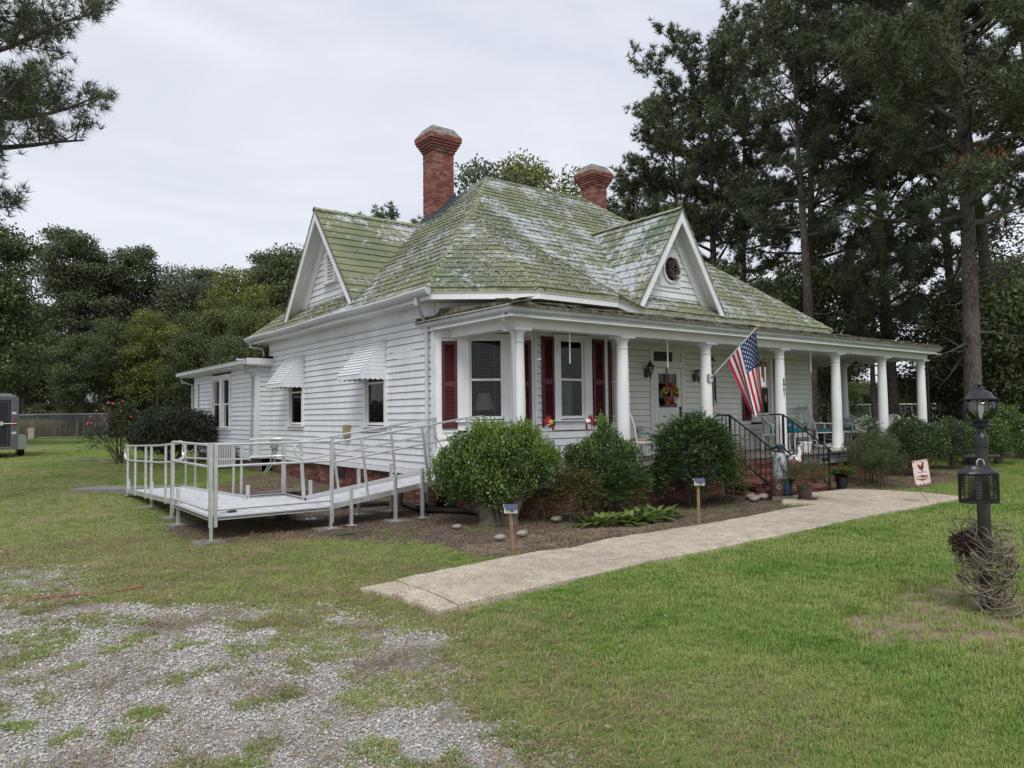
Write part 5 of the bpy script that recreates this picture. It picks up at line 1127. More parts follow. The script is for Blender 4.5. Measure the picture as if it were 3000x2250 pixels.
mb = MB(); mb.tube([(12.74, 9.8, 2.52), (12.74, 9.8, 1.82)], .002, 4); obj('cord', mb, 'black', wc); mb = MB(); mb.tube([(12.74, 9.792, 1.75), (12.74, 9.80, 1.75)], .052, 16); o = obj('disc', mb, plain('yellow_disc', (.48, .30, .02)), wc); mb = MB(); mb.tube([(12.74, 9.787, 1.75), (12.74, 9.791, 1.75)], .028, 5); obj('flower', mb, plain('orange_flower', (.55, .14, .01)), o)
bc = thing('wind_chime', 'bamboo wind chime hanging beside the column with the numerals', 'wind chime', (15.12, 10.0, 3.1))
mb = MB(); mb.tube([(14.98, 10.05, 3.25), (14.98, 10.05, 2.95)], .003, 4); mb.lathe([(.10, 0), (.095, .03), (.03, .10)], 12, (14.98, 10.05, 2.86)); BAM = plain('bamboo', (.30, .21, .12), .5, 0, .3, 12); obj('top', mb, BAM, bc)
for k in range(6): a = 1.05 * k; x, y = 14.98 + .07 * math.cos(a), 10.05 + .07 * math.sin(a); l = random.uniform(.3, .55); mb = MB(); mb.tube([(x, y, 2.84), (x + .01, y, 2.82 - l)], .018, 7); obj('chime_tube', mb, BAM, bc)
mb = MB(); mb.tube([(14.98, 10.05, 2.84), (14.98, 10.05, 2.1)], .002, 4); mb.tube([(14.98, 10.05, 2.1), (15.0, 10.05, 1.93)], [.02, .012], 6); obj('clapper', mb, BAM, bc)
# wreath on the door
wr = thing('door_wreath', 'autumn wreath of sunflowers and red and white daisies on the front door', 'wreath', (13.47, 11.68, 2.3))
mb = MB(); mb.bar((13.5, 11.71, 2.36), (13.5, 11.715, 2.80), .035, .006, (0, 1, 0)); obj('ribbon', mb, plain('red_ribbon', (.12, .012, .01)), wr)
cw = V(13.52, 11.66, 2.16); mb = MB(); mb.tube([cw + V(.19 * math.cos(t), 0, .19 * math.sin(t)) for t in np.linspace(0, 6.283, 24)], .035, 7, cap=False); obj('ring', mb, 'twig', wr)
def bloom(c, r, col, mid_, nm, par, n=16, face=(0, -1, 0), lab=None):
    c = V(*c); f = unit(V(*face)); s = unit(np.cross(f, (0, 0, 1))); u = np.cross(s, f); mb = MB()
    for i in range(n):
        a = 6.283 * i / n + random.uniform(-.1, .1); d = s * math.cos(a) + u * math.sin(a); e = -s * math.sin(a) + u * math.cos(a); rr = r * random.uniform(.85, 1.1); w = r * .17; k = f * random.uniform(.0, .03)
        mb.add([c + d * r * .2, c + d * rr * .6 + e * w + k, c + d * rr + k * .3, c + d * rr * .6 - e * w + k], [(0, 1, 2, 3)], 0)
    mb.ball(c + f * .008, r * .3, r * .3, r * .3, 8, 5, 1); o = link(nm, mb.mesh(nm, [col, mid_]), par); 
    if lab: o['label'] = lab
YEL, REDF, ORG, WHT, DKC = plain('yellow_petal', (.55, .33, .03)), plain('red_petal', (.30, .03, .015)), plain('orange_petal', (.50, .14, .02)), plain('white_petal', (.65, .65, .6)), plain('dark_centre', (.04, .02, .01))
for a, r, co in ((2.75, .115, YEL), (1.75, .11, REDF), (1.0, .09, ORG), (.45, .12, YEL), (-.15, .10, REDF), (-.75, .10, WHT), (-1.45, .115, REDF), (-2.35, .10, ORG), (2.25, .08, ORG)): bloom(cw + V(.20 * math.cos(a), -.045, .20 * math.sin(a)), r, co, YEL if co == WHT else DKC, 'flower', wr)
# wreath in the gable window
gw_ = thing('gable_wreath', 'dried brown wreath hanging in the oval window of the front gable', 'wreath', (13.4, 11.4, 5.1)); mb = MB(); c = frf.P(oc[0] + .04, .075, oc[1] + .0)
for i in range(240): t = random.uniform(0, 6.283); r = random.uniform(.12, .24); p = c + V(r * .72 * math.cos(t) + .05, random.uniform(-.03, .03), r * 1.1 * math.sin(t)); q = p + V(*[random.uniform(-.06, .06) for _ in range(3)]); mb.bar(p, q, .012, .012, mi=random.choice([0, 0, 1]))
link('ring', mb.mesh('ring', [plain('dry_flower', (.16, .085, .07)), plain('dark_leaf', (.03, .04, .03))]), gw_)
# ------------------------------------------------------------------ porch furniture
def lampthing():
    t = thing('table_lamp', 'table lamp with a cream pleated shade behind the blind of the angled bay window', 'lamp', (8.2, 11.75, 1.4)); c = F_BL.P(.90, -.33, 0); mb = MB()
    n = 44; prof = [(.115, 2.13), (.15, 2.02), (.205, 1.86), (.215, 1.80)]; vs = []
    for r, z in prof: vs += [(c[0] + r * (1 + .03 * (k % 2)) * math.cos(6.283 * k / n), c[1] + r * (1 + .03 * (k % 2)) * math.sin(6.283 * k / n), z) for k in range(n)]
    mb.add(vs, [(i * n + k, i * n + (k + 1) % n, (i + 1) * n + (k + 1) % n, (i + 1) * n + k) for i in range(3) for k in range(n)]); obj('shade', mb, 'lampshade', t)
    mb = MB(); mb.lathe([(.06, 1.40), (.05, 1.45), (.02, 1.5), (.05, 1.58), (.02, 1.68), (.01, 1.9)], 10, (c[0], c[1], 0)); obj('base', mb, 'bronze', t)
lampthing()
D = ZB
def wicker_arm(loc, rz, lab, cushion=True):
    t = thing('wicker_armchair', lab, 'wicker armchair', (*loc, D), 'wicker armchairs on the porch', rz)
    # local: front is +y, seat .42
    for x in (-.26, .26):
        for y, l in ((.24, 0), (-.24, 1)): mb = MB(); mb.tube([(x * 1.12, y * 1.15, 0), (x, y, .38)], .024, 8); local('leg', mb, 'wicker', t, True)
    mb = MB(); mb.box(-.29, .29, -.27, .29, .36, .42); local('seat', mb, 'wicker', t)
    mb = MB(); arc = [(.33 * math.cos(a), -.02 - .31 * math.sin(a)) for a in np.linspace(-.55, math.pi + .55, 19)]
    top = [(x, y, .62 + .22 * max(0, math.sin(a)) ** .7) for (x, y), a in zip(arc, np.linspace(-.55, math.pi + .55, 19))]; mb.tube(top, .028, 8); mb.tube([(x * .92, y * .92, .40) for x, y in arc], .018, 6); local('arm_rail', mb, 'wicker', t, True)
    mb = MB(); vs = []
    for (x, y, z) in top[3:-3]: vs += [(x * .93, y * .93, .40), (x * .99, y * .99, z)]
    k = len(vs) // 2; mb.add(vs, [(2 * i, 2 * i + 2, 2 * i + 3, 2 * i + 1) for i in range(k - 1)]); local('backrest', mb, 'wicker', t)
    for i in (2, 5, 8, 10, 13, 16): mb = MB(); x, y, z = top[i]; mb.tube([(x * .93, y * .93, .40), (x, y, z)], .018, 6); local('spindle', mb, 'wicker', t, True)
    mb = MB(); mb.box(-.28, .28, .27, .285, .30, .38); mb.box(-.28, .28, -.26, -.245, .30, .38); local('apron', mb, 'wicker', t)
    if cushion: mb = MB(); mb.ball((0, .02, .46), .25, .25, .07, 14, 8); mb.ball((0, -.2, .60), .2, .08, .15, 12, 8); local('cushion', mb, 'teal', t, True)
    return t
wicker_arm((20.6, 10.95), R(20), 'white wicker armchair seen from behind at the round table, teal cushion showing')
wicker_arm((21.75, 10.6), R(75), 'white wicker armchair at the far side of the table beside the last columns', False)
wicker_arm((21.9, 11.9), R(120), 'white wicker armchair partly hidden behind the right end shrubs', False)
wicker_arm((16.95, 11.1), R(200), 'white wicker armchair with teal cushion below the flag')
wicker_arm((17.95, 11.2), R(170), 'white wicker armchair between the flag chair and the rocking chair')
t = thing('porch_table', 'round porch table under a grey and white patterned cloth', 'table', (21.2, 11.4, D)); mb = MB(); mb.lathe([(.28, 0), (.05, .04), (.04, .7), (.3, .73)], 14); local('base', mb, 'wicker', t, True)
mb = MB(); n = 40; vs = []
for r, z in ((.02, .765), (.58, .765), (.60, .75), (.62, .50)): vs += [((r + (.03 * math.sin(k * 1.25) if z < .6 else 0)) * math.cos(6.283 * k / n), (r + (.03 * math.sin(k * 1.25) if z < .6 else 0)) * math.sin(6.283 * k / n), z) for k in range(n)]
mb.add(vs, [(i * n + k, i * n + (k + 1) % n, (i + 1) * n + (k + 1) % n, (i + 1) * n + k) for i in range(3) for k in range(n)] + [tuple(range(n))]); o = local('tablecloth', mb, 'grey_cloth', t, True)
rk = thing('rocking_chair', 'white slatted porch rocking chair with a teal seat cushion', 'rocking chair', (19.25, 11.2, D), None, R(-125))
for x in (-.27, .27):
    mb = MB(); mb.tube([(x, .42, .06), (x, .2, .025), (x, -.1, .015), (x, -.45, .08)], .022, 8); local('rocker', mb, 'white_enamel', rk, True)
    mb = MB(); mb.tube([(x, .22, .03), (x, .24, .62)], .022, 8); local('leg', mb, 'white_enamel', rk, True)
    mb = MB(); mb.tube([(x, -.2, .03), (x, -.24, .45), (x, -.48, 1.18)], .022, 8); local('leg', mb, 'white_enamel', rk, True)
    mb = MB(); mb.bar((x, .32, .635), (x, -.30, .66), .07, .022); local('armrest', mb, 'white_enamel', rk)
for i in range(6): mb = MB(); x = -.19 + i * .076; mb.bar((x, -.28, .50), (x, -.45, 1.03), .035, .012, (1, 0, 0)); local('slat', mb, 'white_enamel', rk)
for z, y, h in ((1.07, -.46, .10), (.49, -.27, .05)): mb = MB(); mb.bar((-.27, y, z), (.27, y, z), .02, h); local('crest_rail', mb, 'white_enamel', rk)
mb = MB(); mb.box(-.28, .28, -.24, .26, .38, .41); mb.bar((-.27, .22, .2), (.27, .22, .2), .02, .02); mb.bar((-.27, .23, .3), (.27, .23, .3), .02, .02); mb.bar((-.27, -.2, .2), (.27, -.2, .2), .02, .02); local('seat', mb, 'white_enamel', rk)
mb = MB(); mb.ball((0, .01, .45), .27, .26, .05, 14, 8); local('cushion', mb, 'teal', rk, True)
t = thing('side_table', 'small weathered white side table between the wicker chair and the rocker', 'table', (18.55, 11.2, D))
mb = MB(); mb.box(-.25, .25, -.2, .2, .46, .5); local('top', mb, 'wood_grey', t); mb = MB(); mb.box(-.22, .22, -.17, .17, .18, .2); local('shelf', mb, 'wicker', t)
for x in (-.21, .21):
    for y in (-.16, .16): mb = MB(); mb.box(x - .018, x + .018, y - .018, y + .018, 0, .46); local('leg', mb, 'wicker', t)
mb = MB(); mb.lathe([(.04, .505), (.045, .52), (.035, .58), (.05, .60), (.05, .66)], 10, (18.5, 11.2, D - .0)); tag(obj('jar_candle', mb, 'black'), 'dark jar candle standing on the small side table', 'candle')
t = thing('wicker_chair', 'white wicker side chair with a tan seat on the porch beside the front door', 'chair', (10.95, 10.25, D), None, R(-100))
for x in (-.19, .19):
    for y in (-.19, .2): mb = MB(); mb.tube([(x * 1.05, y * 1.08, 0), (x, y, .40)], .02, 8); local('leg', mb, 'wicker', t, True)
mb = MB(); mb.lathe([(.22, .36), (.245, .38), (.25, .43)], 20); local('seat_frame', mb, 'wicker', t, True); mb = MB(); mb.lathe([(.235, .431), (.24, .45), (.22, .47), (.05, .48)], 20); local('seat', mb, plain('tan_cushion', (.25, .20, .14), .8), t, True)
for s_ in (-1, 1): mb = MB(); mb.tube([(s_ * .2, -.2, .38), (s_ * .19, -.25, .70), (s_ * .12, -.28, .93), (0, -.29, 1.0)], .018, 7); local('back_frame', mb, 'wicker', t, True)
mb = MB(); mb.hexa([(-.17, -.235, .5), (.17, -.235, .5), (.17, -.225, .5), (-.17, -.225, .5), (-.12, -.28, .93), (.12, -.28, .93), (.12, -.27, .93), (-.12, -.27, .93)]); local('backrest', mb, 'wicker', t)
# planters
mb = MB(); mb.box(11.45, 12.15, 11.15, 11.5, D + .05, D + .5); 
for i in range(9): mb.box(11.46 + i * .078, 11.50 + i * .078, 11.13, 11.15, D + .07, D + .48)
tag(obj('planter_stand', mb, 'wicker'), 'white slatted plant stand below the hanging basket plant by the door', 'plant stand')
def pot(loc, r, h, mat, lab, name='flower_pot', tap=.75): mb = MB(); mb.lathe([(r * tap, 0), (r, h * .86), (r * 1.08, h * .87), (r * 1.08, h), (r * .97, h), (r * .95, h * .9), (.01, h * .88)], 20, loc); return tag(obj(name, mb, mat, None, True), lab, 'pot')
pot((16.25, 9.86, D + .002), .15, .25, 'white_enamel', 'empty white plastic flower pot on the edge of the porch deck')
# ------------------------------------------------------------------ garden figures
def rooster(x, y, s, lab, comb_dark, tx):
    t = thing('wire_rooster', lab, 'garden ornament', (x, y, D), 'metal roosters in front of the bay window'); WR = plain('white_wire' if not comb_dark else 'rust_wire', (.45, .42, .38) if not comb_dark else (.16, .03, .03), .5)
    f = s
    for j, o_ in enumerate((-.035, 0, .035)):
        mb = MB(); mb.tube([(x + f * .02, y + o_, D + .82), (x - f * .10, y + o_, D + .78), (x - f * .15, y + o_ * 1.4, D + .62), (x - f * .02, y + o_ * 2, D + .42), (x + f * .10, y + o_ * 2.5, D + .30), (x + f * .02, y + o_, D + .14)], .006, 5); obj('wire', mb, WR, t)
    mb = MB(); mb.tube([(x - f * .12, y, D + .60), (x - f * .30, y, D + .42), (x - f * .22, y, D + .18), (x, y, D + .12), (x + f * .14, y, D + .28)], .006, 5); mb.tube([(x - .03, y, D + .14), (x - .04, y, D)], .006, 5); mb.tube([(x + .04, y, D + .14), (x + .05, y, D)], .006, 5)
    for k in range(4): mb.tube([(x - f * .25, y, D + .35), (x - f * (.38 + .04 * k), y, D + .55 + .06 * k), (x - f * (.52 - .03 * k), y, D + .42 + .08 * k)], .005, 5)
    obj('body_wire', mb, WR, t)
    mb = MB(); mb.ball((x + f * .0, y, D + .84), .06, .025, .045, 10, 7); obj('head', mb, YEL if not comb_dark else 'white_enamel', t, True)
    mb = MB(); q = [(-.14, .80), (-.16, .90), (-.10, .90), (-.10, .97), (-.05, .92), (-.02, .97), (.0, .89), (.03, .86), (-.02, .82)]; mb.slab3([(x + f * a, y - .006, D + b) for a, b in q], (0, .012, 0)); mb.slab3([(x + f * a, y - .006, D + b) for a, b in [(.03, .81), (.07, .80), (.07, .70), (.04, .68), (.02, .72)]], (0, .012, 0)); obj('comb', mb, plain('red_tin', (.28, .012, .02), .45), t)
rooster(8.42, 9.98, 1, 'tall wire rooster with yellow head and red comb beside the big holly', False, 0); rooster(9.32, 9.98, -1, 'dark wire rooster with pale head and red comb above the middle shrub', True, 0)
mb = MB(); mb.hexa([(8.33, 9.93, D + .33), (8.50, 9.93, D + .30), (8.50, 9.97, D + .30), (8.33, 9.97, D + .33), (8.31, 9.93, D + .50), (8.45, 9.93, D + .52), (8.45, 9.97, D + .52), (8.31, 9.97, D + .50)]); tag(obj('tin_plaque', mb, plain('blue_tin', (.12, .22, .38))), 'small blue and white painted tin behind the holly leaves', 'plaque')
# goose statue
gs = thing('goose_statue', 'white goose statue with a floral bonnet standing on the steps', 'statue', (14.45, 9.0, .5)); g0 = V(14.45, 8.98, .497)
mb = MB(); mb.ball(g0 + V(0, .04, .16), .10, .15, .12, 12, 8); mb.tube([g0 + V(0, -.04, .2), g0 + V(0, -.08, .34), g0 + V(0, -.06, .46), g0 + V(0, -.10, .50)], [.06, .035, .028, .03], 10); mb.ball(g0 + V(.01, -.10, .51), .032, .045, .032, 10, 7); mb.lathe([(.07, 0), (.06, .05)], 10, g0); obj('body', mb, 'white_enamel', gs, True)
mb = MB(); mb.tube([g0 + V(.02, -.13, .505), g0 + V(.035, -.19, .495)], [.015, .004], 6); obj('beak', mb, plain('orange_beak', (.5, .12, .02)), gs, True)
mb = MB(); mb.ball(g0 + V(0, -.085, .535), .05, .05, .025, 10, 6); obj('bonnet', mb, plain('brown_bonnet', (.08, .05, .05), .8, 0, .6, 40), gs, True)
mb = MB(); mb.lathe([(.14, .03), (.13, .12), (.07, .25)], 14, g0 + V(0, .02, 0)); obj('dress', mb, plain('floral_dress', (.20, .08, .08), .9, 0, .9, 40), gs, True)
# sea captain statue
cp = thing('captain_statue', 'painted statue of a bearded sea captain in cap and grey coat by the steps', 'statue', (12.75, 8.28, .0)); C0 = V(12.75, 8.28, .05); rzc = R(48)
def cl(x, y, z): return C0 + V(x * math.cos(rzc) - y * math.sin(rzc), x * math.sin(rzc) + y * math.cos(rzc), z)
COAT = NT('painted_coat'); v_ = COAT.coord('World', (1, 1, .5)); COAT.bump(COAT.noise(v_, 26, 3), .9, .02); COAT.fin(COAT.ramp(COAT.noise(v_, 22, 6, .75), [(.34, (.05, .07, .09)), (.46, (.18, .22, .24)), (.55, (.42, .46, .46)), (.66, (.40, .40, .26))]), .6); COAT = COAT.m
def loft(rows, n=18):   # rows: (cx, cy, z, rx, ry)
    mb = MB(); vs = []
    for cx, cy, z, rx, ry in rows: vs += [cl(cx + rx * math.cos(6.283 * k / n), cy + ry * math.sin(6.283 * k / n), z) for k in range(n)]
    mb.add(vs, [(i * n + k, i * n + (k + 1) % n, (i + 1) * n + (k + 1) % n, (i + 1) * n + k) for i in range(len(rows) - 1) for k in range(n)] + [tuple(range(n)), tuple(range((len(rows) - 1) * n, len(rows) * n))]); return mb
mb = MB(); mb.prism([tuple(cl(x, y, 0)[:2]) for x, y in ((-.20, -.20), (.22, -.22), (.30, -.05), (.22, .18), (-.18, .2), (-.26, 0))], 0.0, .09); obj('plinth', mb, plain('mossy_plinth', (.12, .13, .10), .9, 0, .4), cp)
def cpo(n, mb, mat): return obj(n, mb, mat, cp, True)
cpo('coat', loft([(.01, 0, .37, .165, .135), (.0, 0, .42, .17, .14), (0, 0, .55, .165, .135), (0, 0, .66, .15, .12), (0, 0, .74, .15, .115), (0, 0, .80, .145, .10), (0, 0, .84, .10, .08), (0, 0, .87, .055, .055)]), COAT)
mb = loft([(.02, -.12, .08, .055, .06), (.02, -.12, .12, .05, .055), (.02, -.11, .25, .058, .06), (.02, -.06, .40, .075, .08)]); cpo('trousers', mb, plain('blue_trousers', (.03, .07, .17), .6, 0, .4))
mb = loft([(.02, -.17, .045, .05, .10), (.02, -.17, .075, .05, .095), (.02, -.12, .11, .045, .05)]); cpo('boot', mb, 'black')
mb = MB(); mb.lathe([(.115, .04), (.13, .1), (.135, .22), (.125, .36), (.12, .38)], 14, cl(-.07, .08, 0) - V(0, 0, C0[2]) + V(0, 0, .05)); brl = cpo('barrel', mb, plain('brown_barrel', (.075, .035, .028), .6, 0, .3))
mb = MB(); q = cl(-.212, .08, .22); f = unit(cl(-1, 0, 0) - cl(0, 0, 0)); s_ = unit(np.cross(f, (0, 0, 1))); mb.tube([q + .038 * (math.cos(t) * s_ + math.sin(t) * V(0, 0, 1)) for t in np.linspace(0, 6.283, 16)], .011, 7, cap=False); obj('life_ring', mb, 'rail_stone', brl, True)
for sx in (-1, 1): mb = MB(); mb.tube([cl(sx * .13, 0, .79), cl(sx * .19, -.01, .68), cl(sx * .185, -.03, .57), cl(sx * .14, -.10, .50)], [.052, .052, .045, .035], 10); cpo('sleeve', mb, COAT)
mb = MB(); mb.tube([cl(-.145, -.09, .51), cl(-.11, -.13, .47)], [.03, .026], 8); mb.tube([cl(.145, -.09, .51), cl(.12, -.13, .47)], [.03, .026], 8); cpo('hand', mb, plain('weathered_hand', (.26, .28, .16), .7, 0, .3))
mb = MB(); mb.ball(cl(.0, -.02, .915), .062, .07, .078, 16, 12, fn=lambda d: 1 + .12 * max(0, d[2] < -.2)); mb.tube([cl(0, -.085, .93), cl(0, -.105, .905)], [.014, .018], 7); mb.ball(cl(-.066, 0, .915), .012, .018, .022, 6, 5); mb.ball(cl(.066, 0, .915), .012, .018, .022, 6, 5); cpo('head', mb, plain('dark_face', (.055, .05, .05), .6, 0, .3))
mb = MB(); mb.ball(cl(0, -.055, .865), .06, .055, .065, 14, 9, fn=lambda d: 1 + .08 * math.sin(9 * math.atan2(d[1], d[0]))); cpo('beard', mb, plain('grey_beard', (.13, .14, .15), .8, 0, .5, 60))
mb = loft([(0, -.015, .955, .072, .078), (0, -.015, .985, .075, .08), (0, -.02, .995, .092, .098), (0, -.02, 1.01, .094, .10), (0, -.015, 1.03, .07, .075)]); mb.hexa([cl(-.055, -.085, .95), cl(.055, -.085, .95), cl(.04, -.135, .94), cl(-.04, -.135, .94), cl(-.055, -.085, .962), cl(.055, -.085, .962), cl(.04, -.135, .948), cl(-.04, -.135, .948)]); cap_ = cpo('cap', mb, plain('navy_cap', (.035, .06, .09), .5, 0, .3)); mb = MB(); mb.ball(cl(0, -.105, .99), .014, .008, .016, 6, 5); obj('badge', mb, YEL, cap_)
mb = MB()
for i in range(5): mb = MB(); mb.ball(cl(.02, -.142, .44 + i * .07), .010, .010, .010, 6, 4); cpo('button', mb, 'black')
# cat dozing on the deck
ct = MB(); q = V(11.15, 9.72, D); ct.ball(q + V(0, 0, .075), .17, .085, .08, 14, 9, 0); ct.ball(q + V(.17, -.03, .10), .055, .05, .05, 10, 8, 1); ct.add([q + V(.16, -.06, .13), q + V(.19, -.06, .13), q + V(.175, -.06, .175), q + V(.16, 0, .13), q + V(.19, 0, .13), q + V(.175, 0, .175)], [(0, 1, 2), (3, 4, 5)], 1); ct.tube([q + V(-.16, 0, .06), q + V(-.22, -.06, .03), q + V(-.15, -.12, .02)], [.025, .02, .012], 7, 1); ct.tube([q + V(.10, -.08, .03), q + V(.2, -.1, .02)], [.03, .02], 7, 0); ct.ball(q + V(-.08, .0, .085), .10, .08, .075, 10, 7, 1)
me = ct.mesh('cat', [plain('white_fur', (.62, .58, .52), .9), plain('calico_fur', (.20, .09, .04), .9, 0, .7, 14)], True); tag(link('cat', me), 'calico cat lying on the porch deck behind the big nandina', 'cat')
# ------------------------------------------------------------------ solar lights, stones
def solar(x, y, h, lab, lean):
    t = thing('solar_light', lab, 'solar light', (x, y, float(gz(x, y))), 'solar lights on wooden stakes'); z0 = float(gz(x, y)); tx = x + lean; 
    mb = MB(); mb.bar((x, y, z0 - .05), (tx, y, z0 + h), .038, .022, (1, 0, 0)); obj('stake', mb, 'wood_new', t)
    f = V(-.60, -.80, 0); s_ = V(.80, -.60, 0); c = V(tx, y, z0 + h + .045) + f * .02; B8 = lambda a0, a1, o0, o1, z0_, z1_, sl=0: [c + s_ * a0 + f * o1 + V(0, 0, z0_), c + s_ * a1 + f * o1 + V(0, 0, z0_), c + s_ * a1 + f * o0 + V(0, 0, z0_), c + s_ * a0 + f * o0 + V(0, 0, z0_), c + s_ * a0 + f * (o1 + sl) + V(0, 0, z1_), c + s_ * a1 + f * (o1 + sl) + V(0, 0, z1_), c + s_ * a1 + f * o0 + V(0, 0, z1_), c + s_ * a0 + f * o0 + V(0, 0, z1_)]
    mb = MB(); mb.hexa(B8(-.085, .085, .0, .01, -.055, .055)); mb.hexa(B8(-.075, .085, .01, .05, -.045, .02, .015)); obj('body', mb, 'white_enamel', t)
    mb = MB(); p = [c + s_ * a + f * o + V(0, 0, z) for a, o, z in ((-.078, .012, .058), (.09, .012, .058), (.085, .085, .012), (.02, .088, .0), (-.06, .085, .010))]; mb.slab3(p, (0, 0, -.008)); obj('solar_panel', mb, plain('solar_cell', (.05, .065, .12), .25), t)
    mb = MB(); mb.hexa(B8(-.085, -.076, .008, .055, -.05, .03)); mb.hexa(B8(.01, .03, .05, .062, -.03, -.005)); obj('sensor', mb, 'black', t)
solar(5.46, 7.21, .52, 'nearer solar light on a leaning wooden stake in front of the big holly', -.04); solar(9.11, 7.33, .60, 'farther solar light on a wooden stake in front of the large nandina', .0)
for i, (x, y, r, lb) in enumerate([(5.90, 8.08, .07, 'flat grey stone in the mulch just beyond the nearer solar light'), (6.33, 8.15, .075, 'oval tan stone in the mulch beyond the nearer solar light'), (6.0, 9.3, .06, 'small grey stone left of the holly trunks'), (12.42, 8.72, .10, 'pale stone at the left end of the row beside the captain'), (12.30, 8.52, .09, 'pale stone in the middle of the row beside the captain'), (12.14, 8.45, .085, 'front pale stone in the row left of the captain'), (12.55, 8.52, .10, 'rounded pale stone nearest the captain statue'), (7.6, 8.9, .08, 'flat stone between the holly and the reddish nandina')]):
    z = float(gz(x, y)) + .035; mb = MB(); sd = random.random() * 6; mb.ball((x, y, z + r * .3), r * 1.25, r * .9, r * .6, 12, 8, fn=lambda d: 1 + .12 * math.sin(3 * d[0] + sd) * math.cos(4 * d[1] + sd)); tag(obj('stone', mb, 'rail_stone', None, True), lb, 'stone', 'loose stones in the flower bed')
mb = MB(); mb.bar((15.4, 8.9, 0), (15.4, 8.9, .62), .02, .02, (1, 0, 0)); mb.box(15.3, 15.5, 8.82, 8.9, .60, .68); tag(obj('spotlight', mb, 'black'), 'small black spotlight on a stake behind the right handrail', 'light')
# ------------------------------------------------------------------ garden flag
gf = thing('garden_flag', 'small white garden flag with a rooster and the word Welcome on a thin black stand', 'flag', (13.85, 6.1, 0))
f0 = V(13.85, 6.10, 0); s_ = unit(V(.80, -.60, 0)); fw, fh = .29, .44; up_ = V(-.02, -.03, 1); tl = V(0, 0, 1) + s_ * -.12; tl = unit(tl); sx_ = unit(s_ - tl * (s_ @ tl)); fn = np.cross(tl, sx_); fn = fn if fn @ V(-.6, -.8, 0) > 0 else -fn
org = f0 + V(-.14, .10, .36)
P2 = lambda a, b, o=0: org + sx_ * (a * fw) + tl * (b * fh) + fn * (o + .012 * math.sin(a * 5))
mb = MB(); mb.tube([f0 + V(.12, -.06, -.02), P2(.0, .0, -.008), P2(-.03, 1.04, -.008), P2(1.05, 1.04, -.008)], .004, 5); obj('stand', mb, 'iron', gf)
def grid2(poly_, o, mat, nm, par, uvn=8): mb = MB(); c = np.mean(poly_, 0); vs = [P2(*c, o)] + [P2(*q, o) for q in poly_]; k = len(poly_); mb.add(vs, [(0, 1 + i, 1 + (i + 1) % k) for i in range(k)]); return obj(nm, mb, mat, par)
mb = MB(); n = 10; vs = [P2(i / n, j, 0) for i in range(n + 1) for j in (0, 1)]; mb.add(vs, [(2 * i, 2 * i + 2, 2 * i + 3, 2 * i + 1) for i in range(n)]); cloth = obj('cloth', mb, plain('cream_flag', (.66, .60, .56), .8, 0, .15, 20), gf, True)
FR2, FP = plain('flag_maroon', (.22, .02, .02), .8), plain('flag_pink', (.55, .12, .13), .8, 0, .4, 20)
grid2([(.08, .30), (.22, .37), (.35, .36), (.50, .41), (.65, .36), (.78, .37), (.92, .30), (.78, .22), (.65, .19), (.50, .15), (.35, .19), (.22, .22)], .003, FR2, 'banner_patch', cloth)
grid2([(.30, .86), (.36, .78), (.48, .72), (.52, .80), (.60, .88), (.64, .94), (.70, .90), (.74, .84), (.68, .80), (.68, .68), (.58, .60), (.56, .53), (.50, .53), (.50, .60), (.40, .62), (.32, .70), (.28, .78)], .003, FR2, 'rooster_print', cloth)
grid2([(.22, .51), (.5, .525), (.82, .50), (.82, .485), (.5, .505), (.22, .49)], .003, FR2, 'arrow_print', cloth)
for a, b, r in ((.06, .95, .07), (.28, .97, .05), (.5, .95, .06), (.75, .97, .05), (.95, .95, .07), (.05, .04, .07), (.3, .03, .06), (.55, .04, .07), (.8, .03, .06), (.96, .05, .06), (.03, .7, .03), (.97, .6, .03)): grid2([(min(1, max(0, a + r * math.cos(t) * random.uniform(.7, 1.2))), min(1, max(0, b + r * .7 * math.sin(t)))) for t in np.linspace(0, 6.28, 9)[:-1]], .002, FP, 'rose_print', cloth)
me = text_mesh('Welcome', .066, .0005, plain('cream_print', (.7, .64, .55), .8), 'lettering'); o = bpy.data.objects.new('lettering', me); COL.objects.link(o); o.parent = cloth; mtx = Matrix.Identity(4)
for i in range(3): mtx[i][0], mtx[i][1], mtx[i][2] = sx_[i], tl[i], fn[i]
o.rotation_euler = mtx.to_euler(); o.location = Vector(P2(.5, .28, .007)) - gf.location - cloth.location
# ------------------------------------------------------------------ lamp post
LP = V(7.02, 2.62, 0); lp = thing('lamp_post', 'dark post lantern with round ribbed glass standing in the lawn at the right', 'lamp post', (7.02, 2.62, 0))
def lpo(n, mb, mat='black', par=None, sm=True): return obj(n, mb, mat, par or lp, sm)
lpo('post', MB().lathe([(.050, -.05), (.050, 1.40)], 20, LP), 'bronze'); lpo('collar', MB().lathe([(.056, 1.38), (.056, 1.46), (.052, 1.475), (.04, 1.49), (.03, 1.52), (.03, 1.555)], 20, LP))
lpo('base', MB().lathe([(.03, 1.54), (.085, 1.555), (.088, 1.57), (.06, 1.585), (.072, 1.61), (.07, 1.62)], 20, LP)); lpo('roof_cap', MB().lathe([(.128, 1.785), (.130, 1.795), (.105, 1.81), (.088, 1.845), (.055, 1.865), (.03, 1.875), (.028, 1.89), (.012, 1.90), (.022, 1.915), (.012, 1.935), (.004, 1.965)], 24, LP))
gp = [(.070, 1.62), (.108, 1.66), (.122, 1.70), (.116, 1.75), (.095, 1.785)]; g_ = lpo('glass', MB().lathe(gp, 24, LP), 'lamp_glass'); lpo('bulb', MB().lathe([(.015, 1.62), (.018, 1.66), (.03, 1.69), (.028, 1.73), (.01, 1.75)], 10, LP), 'bulb')
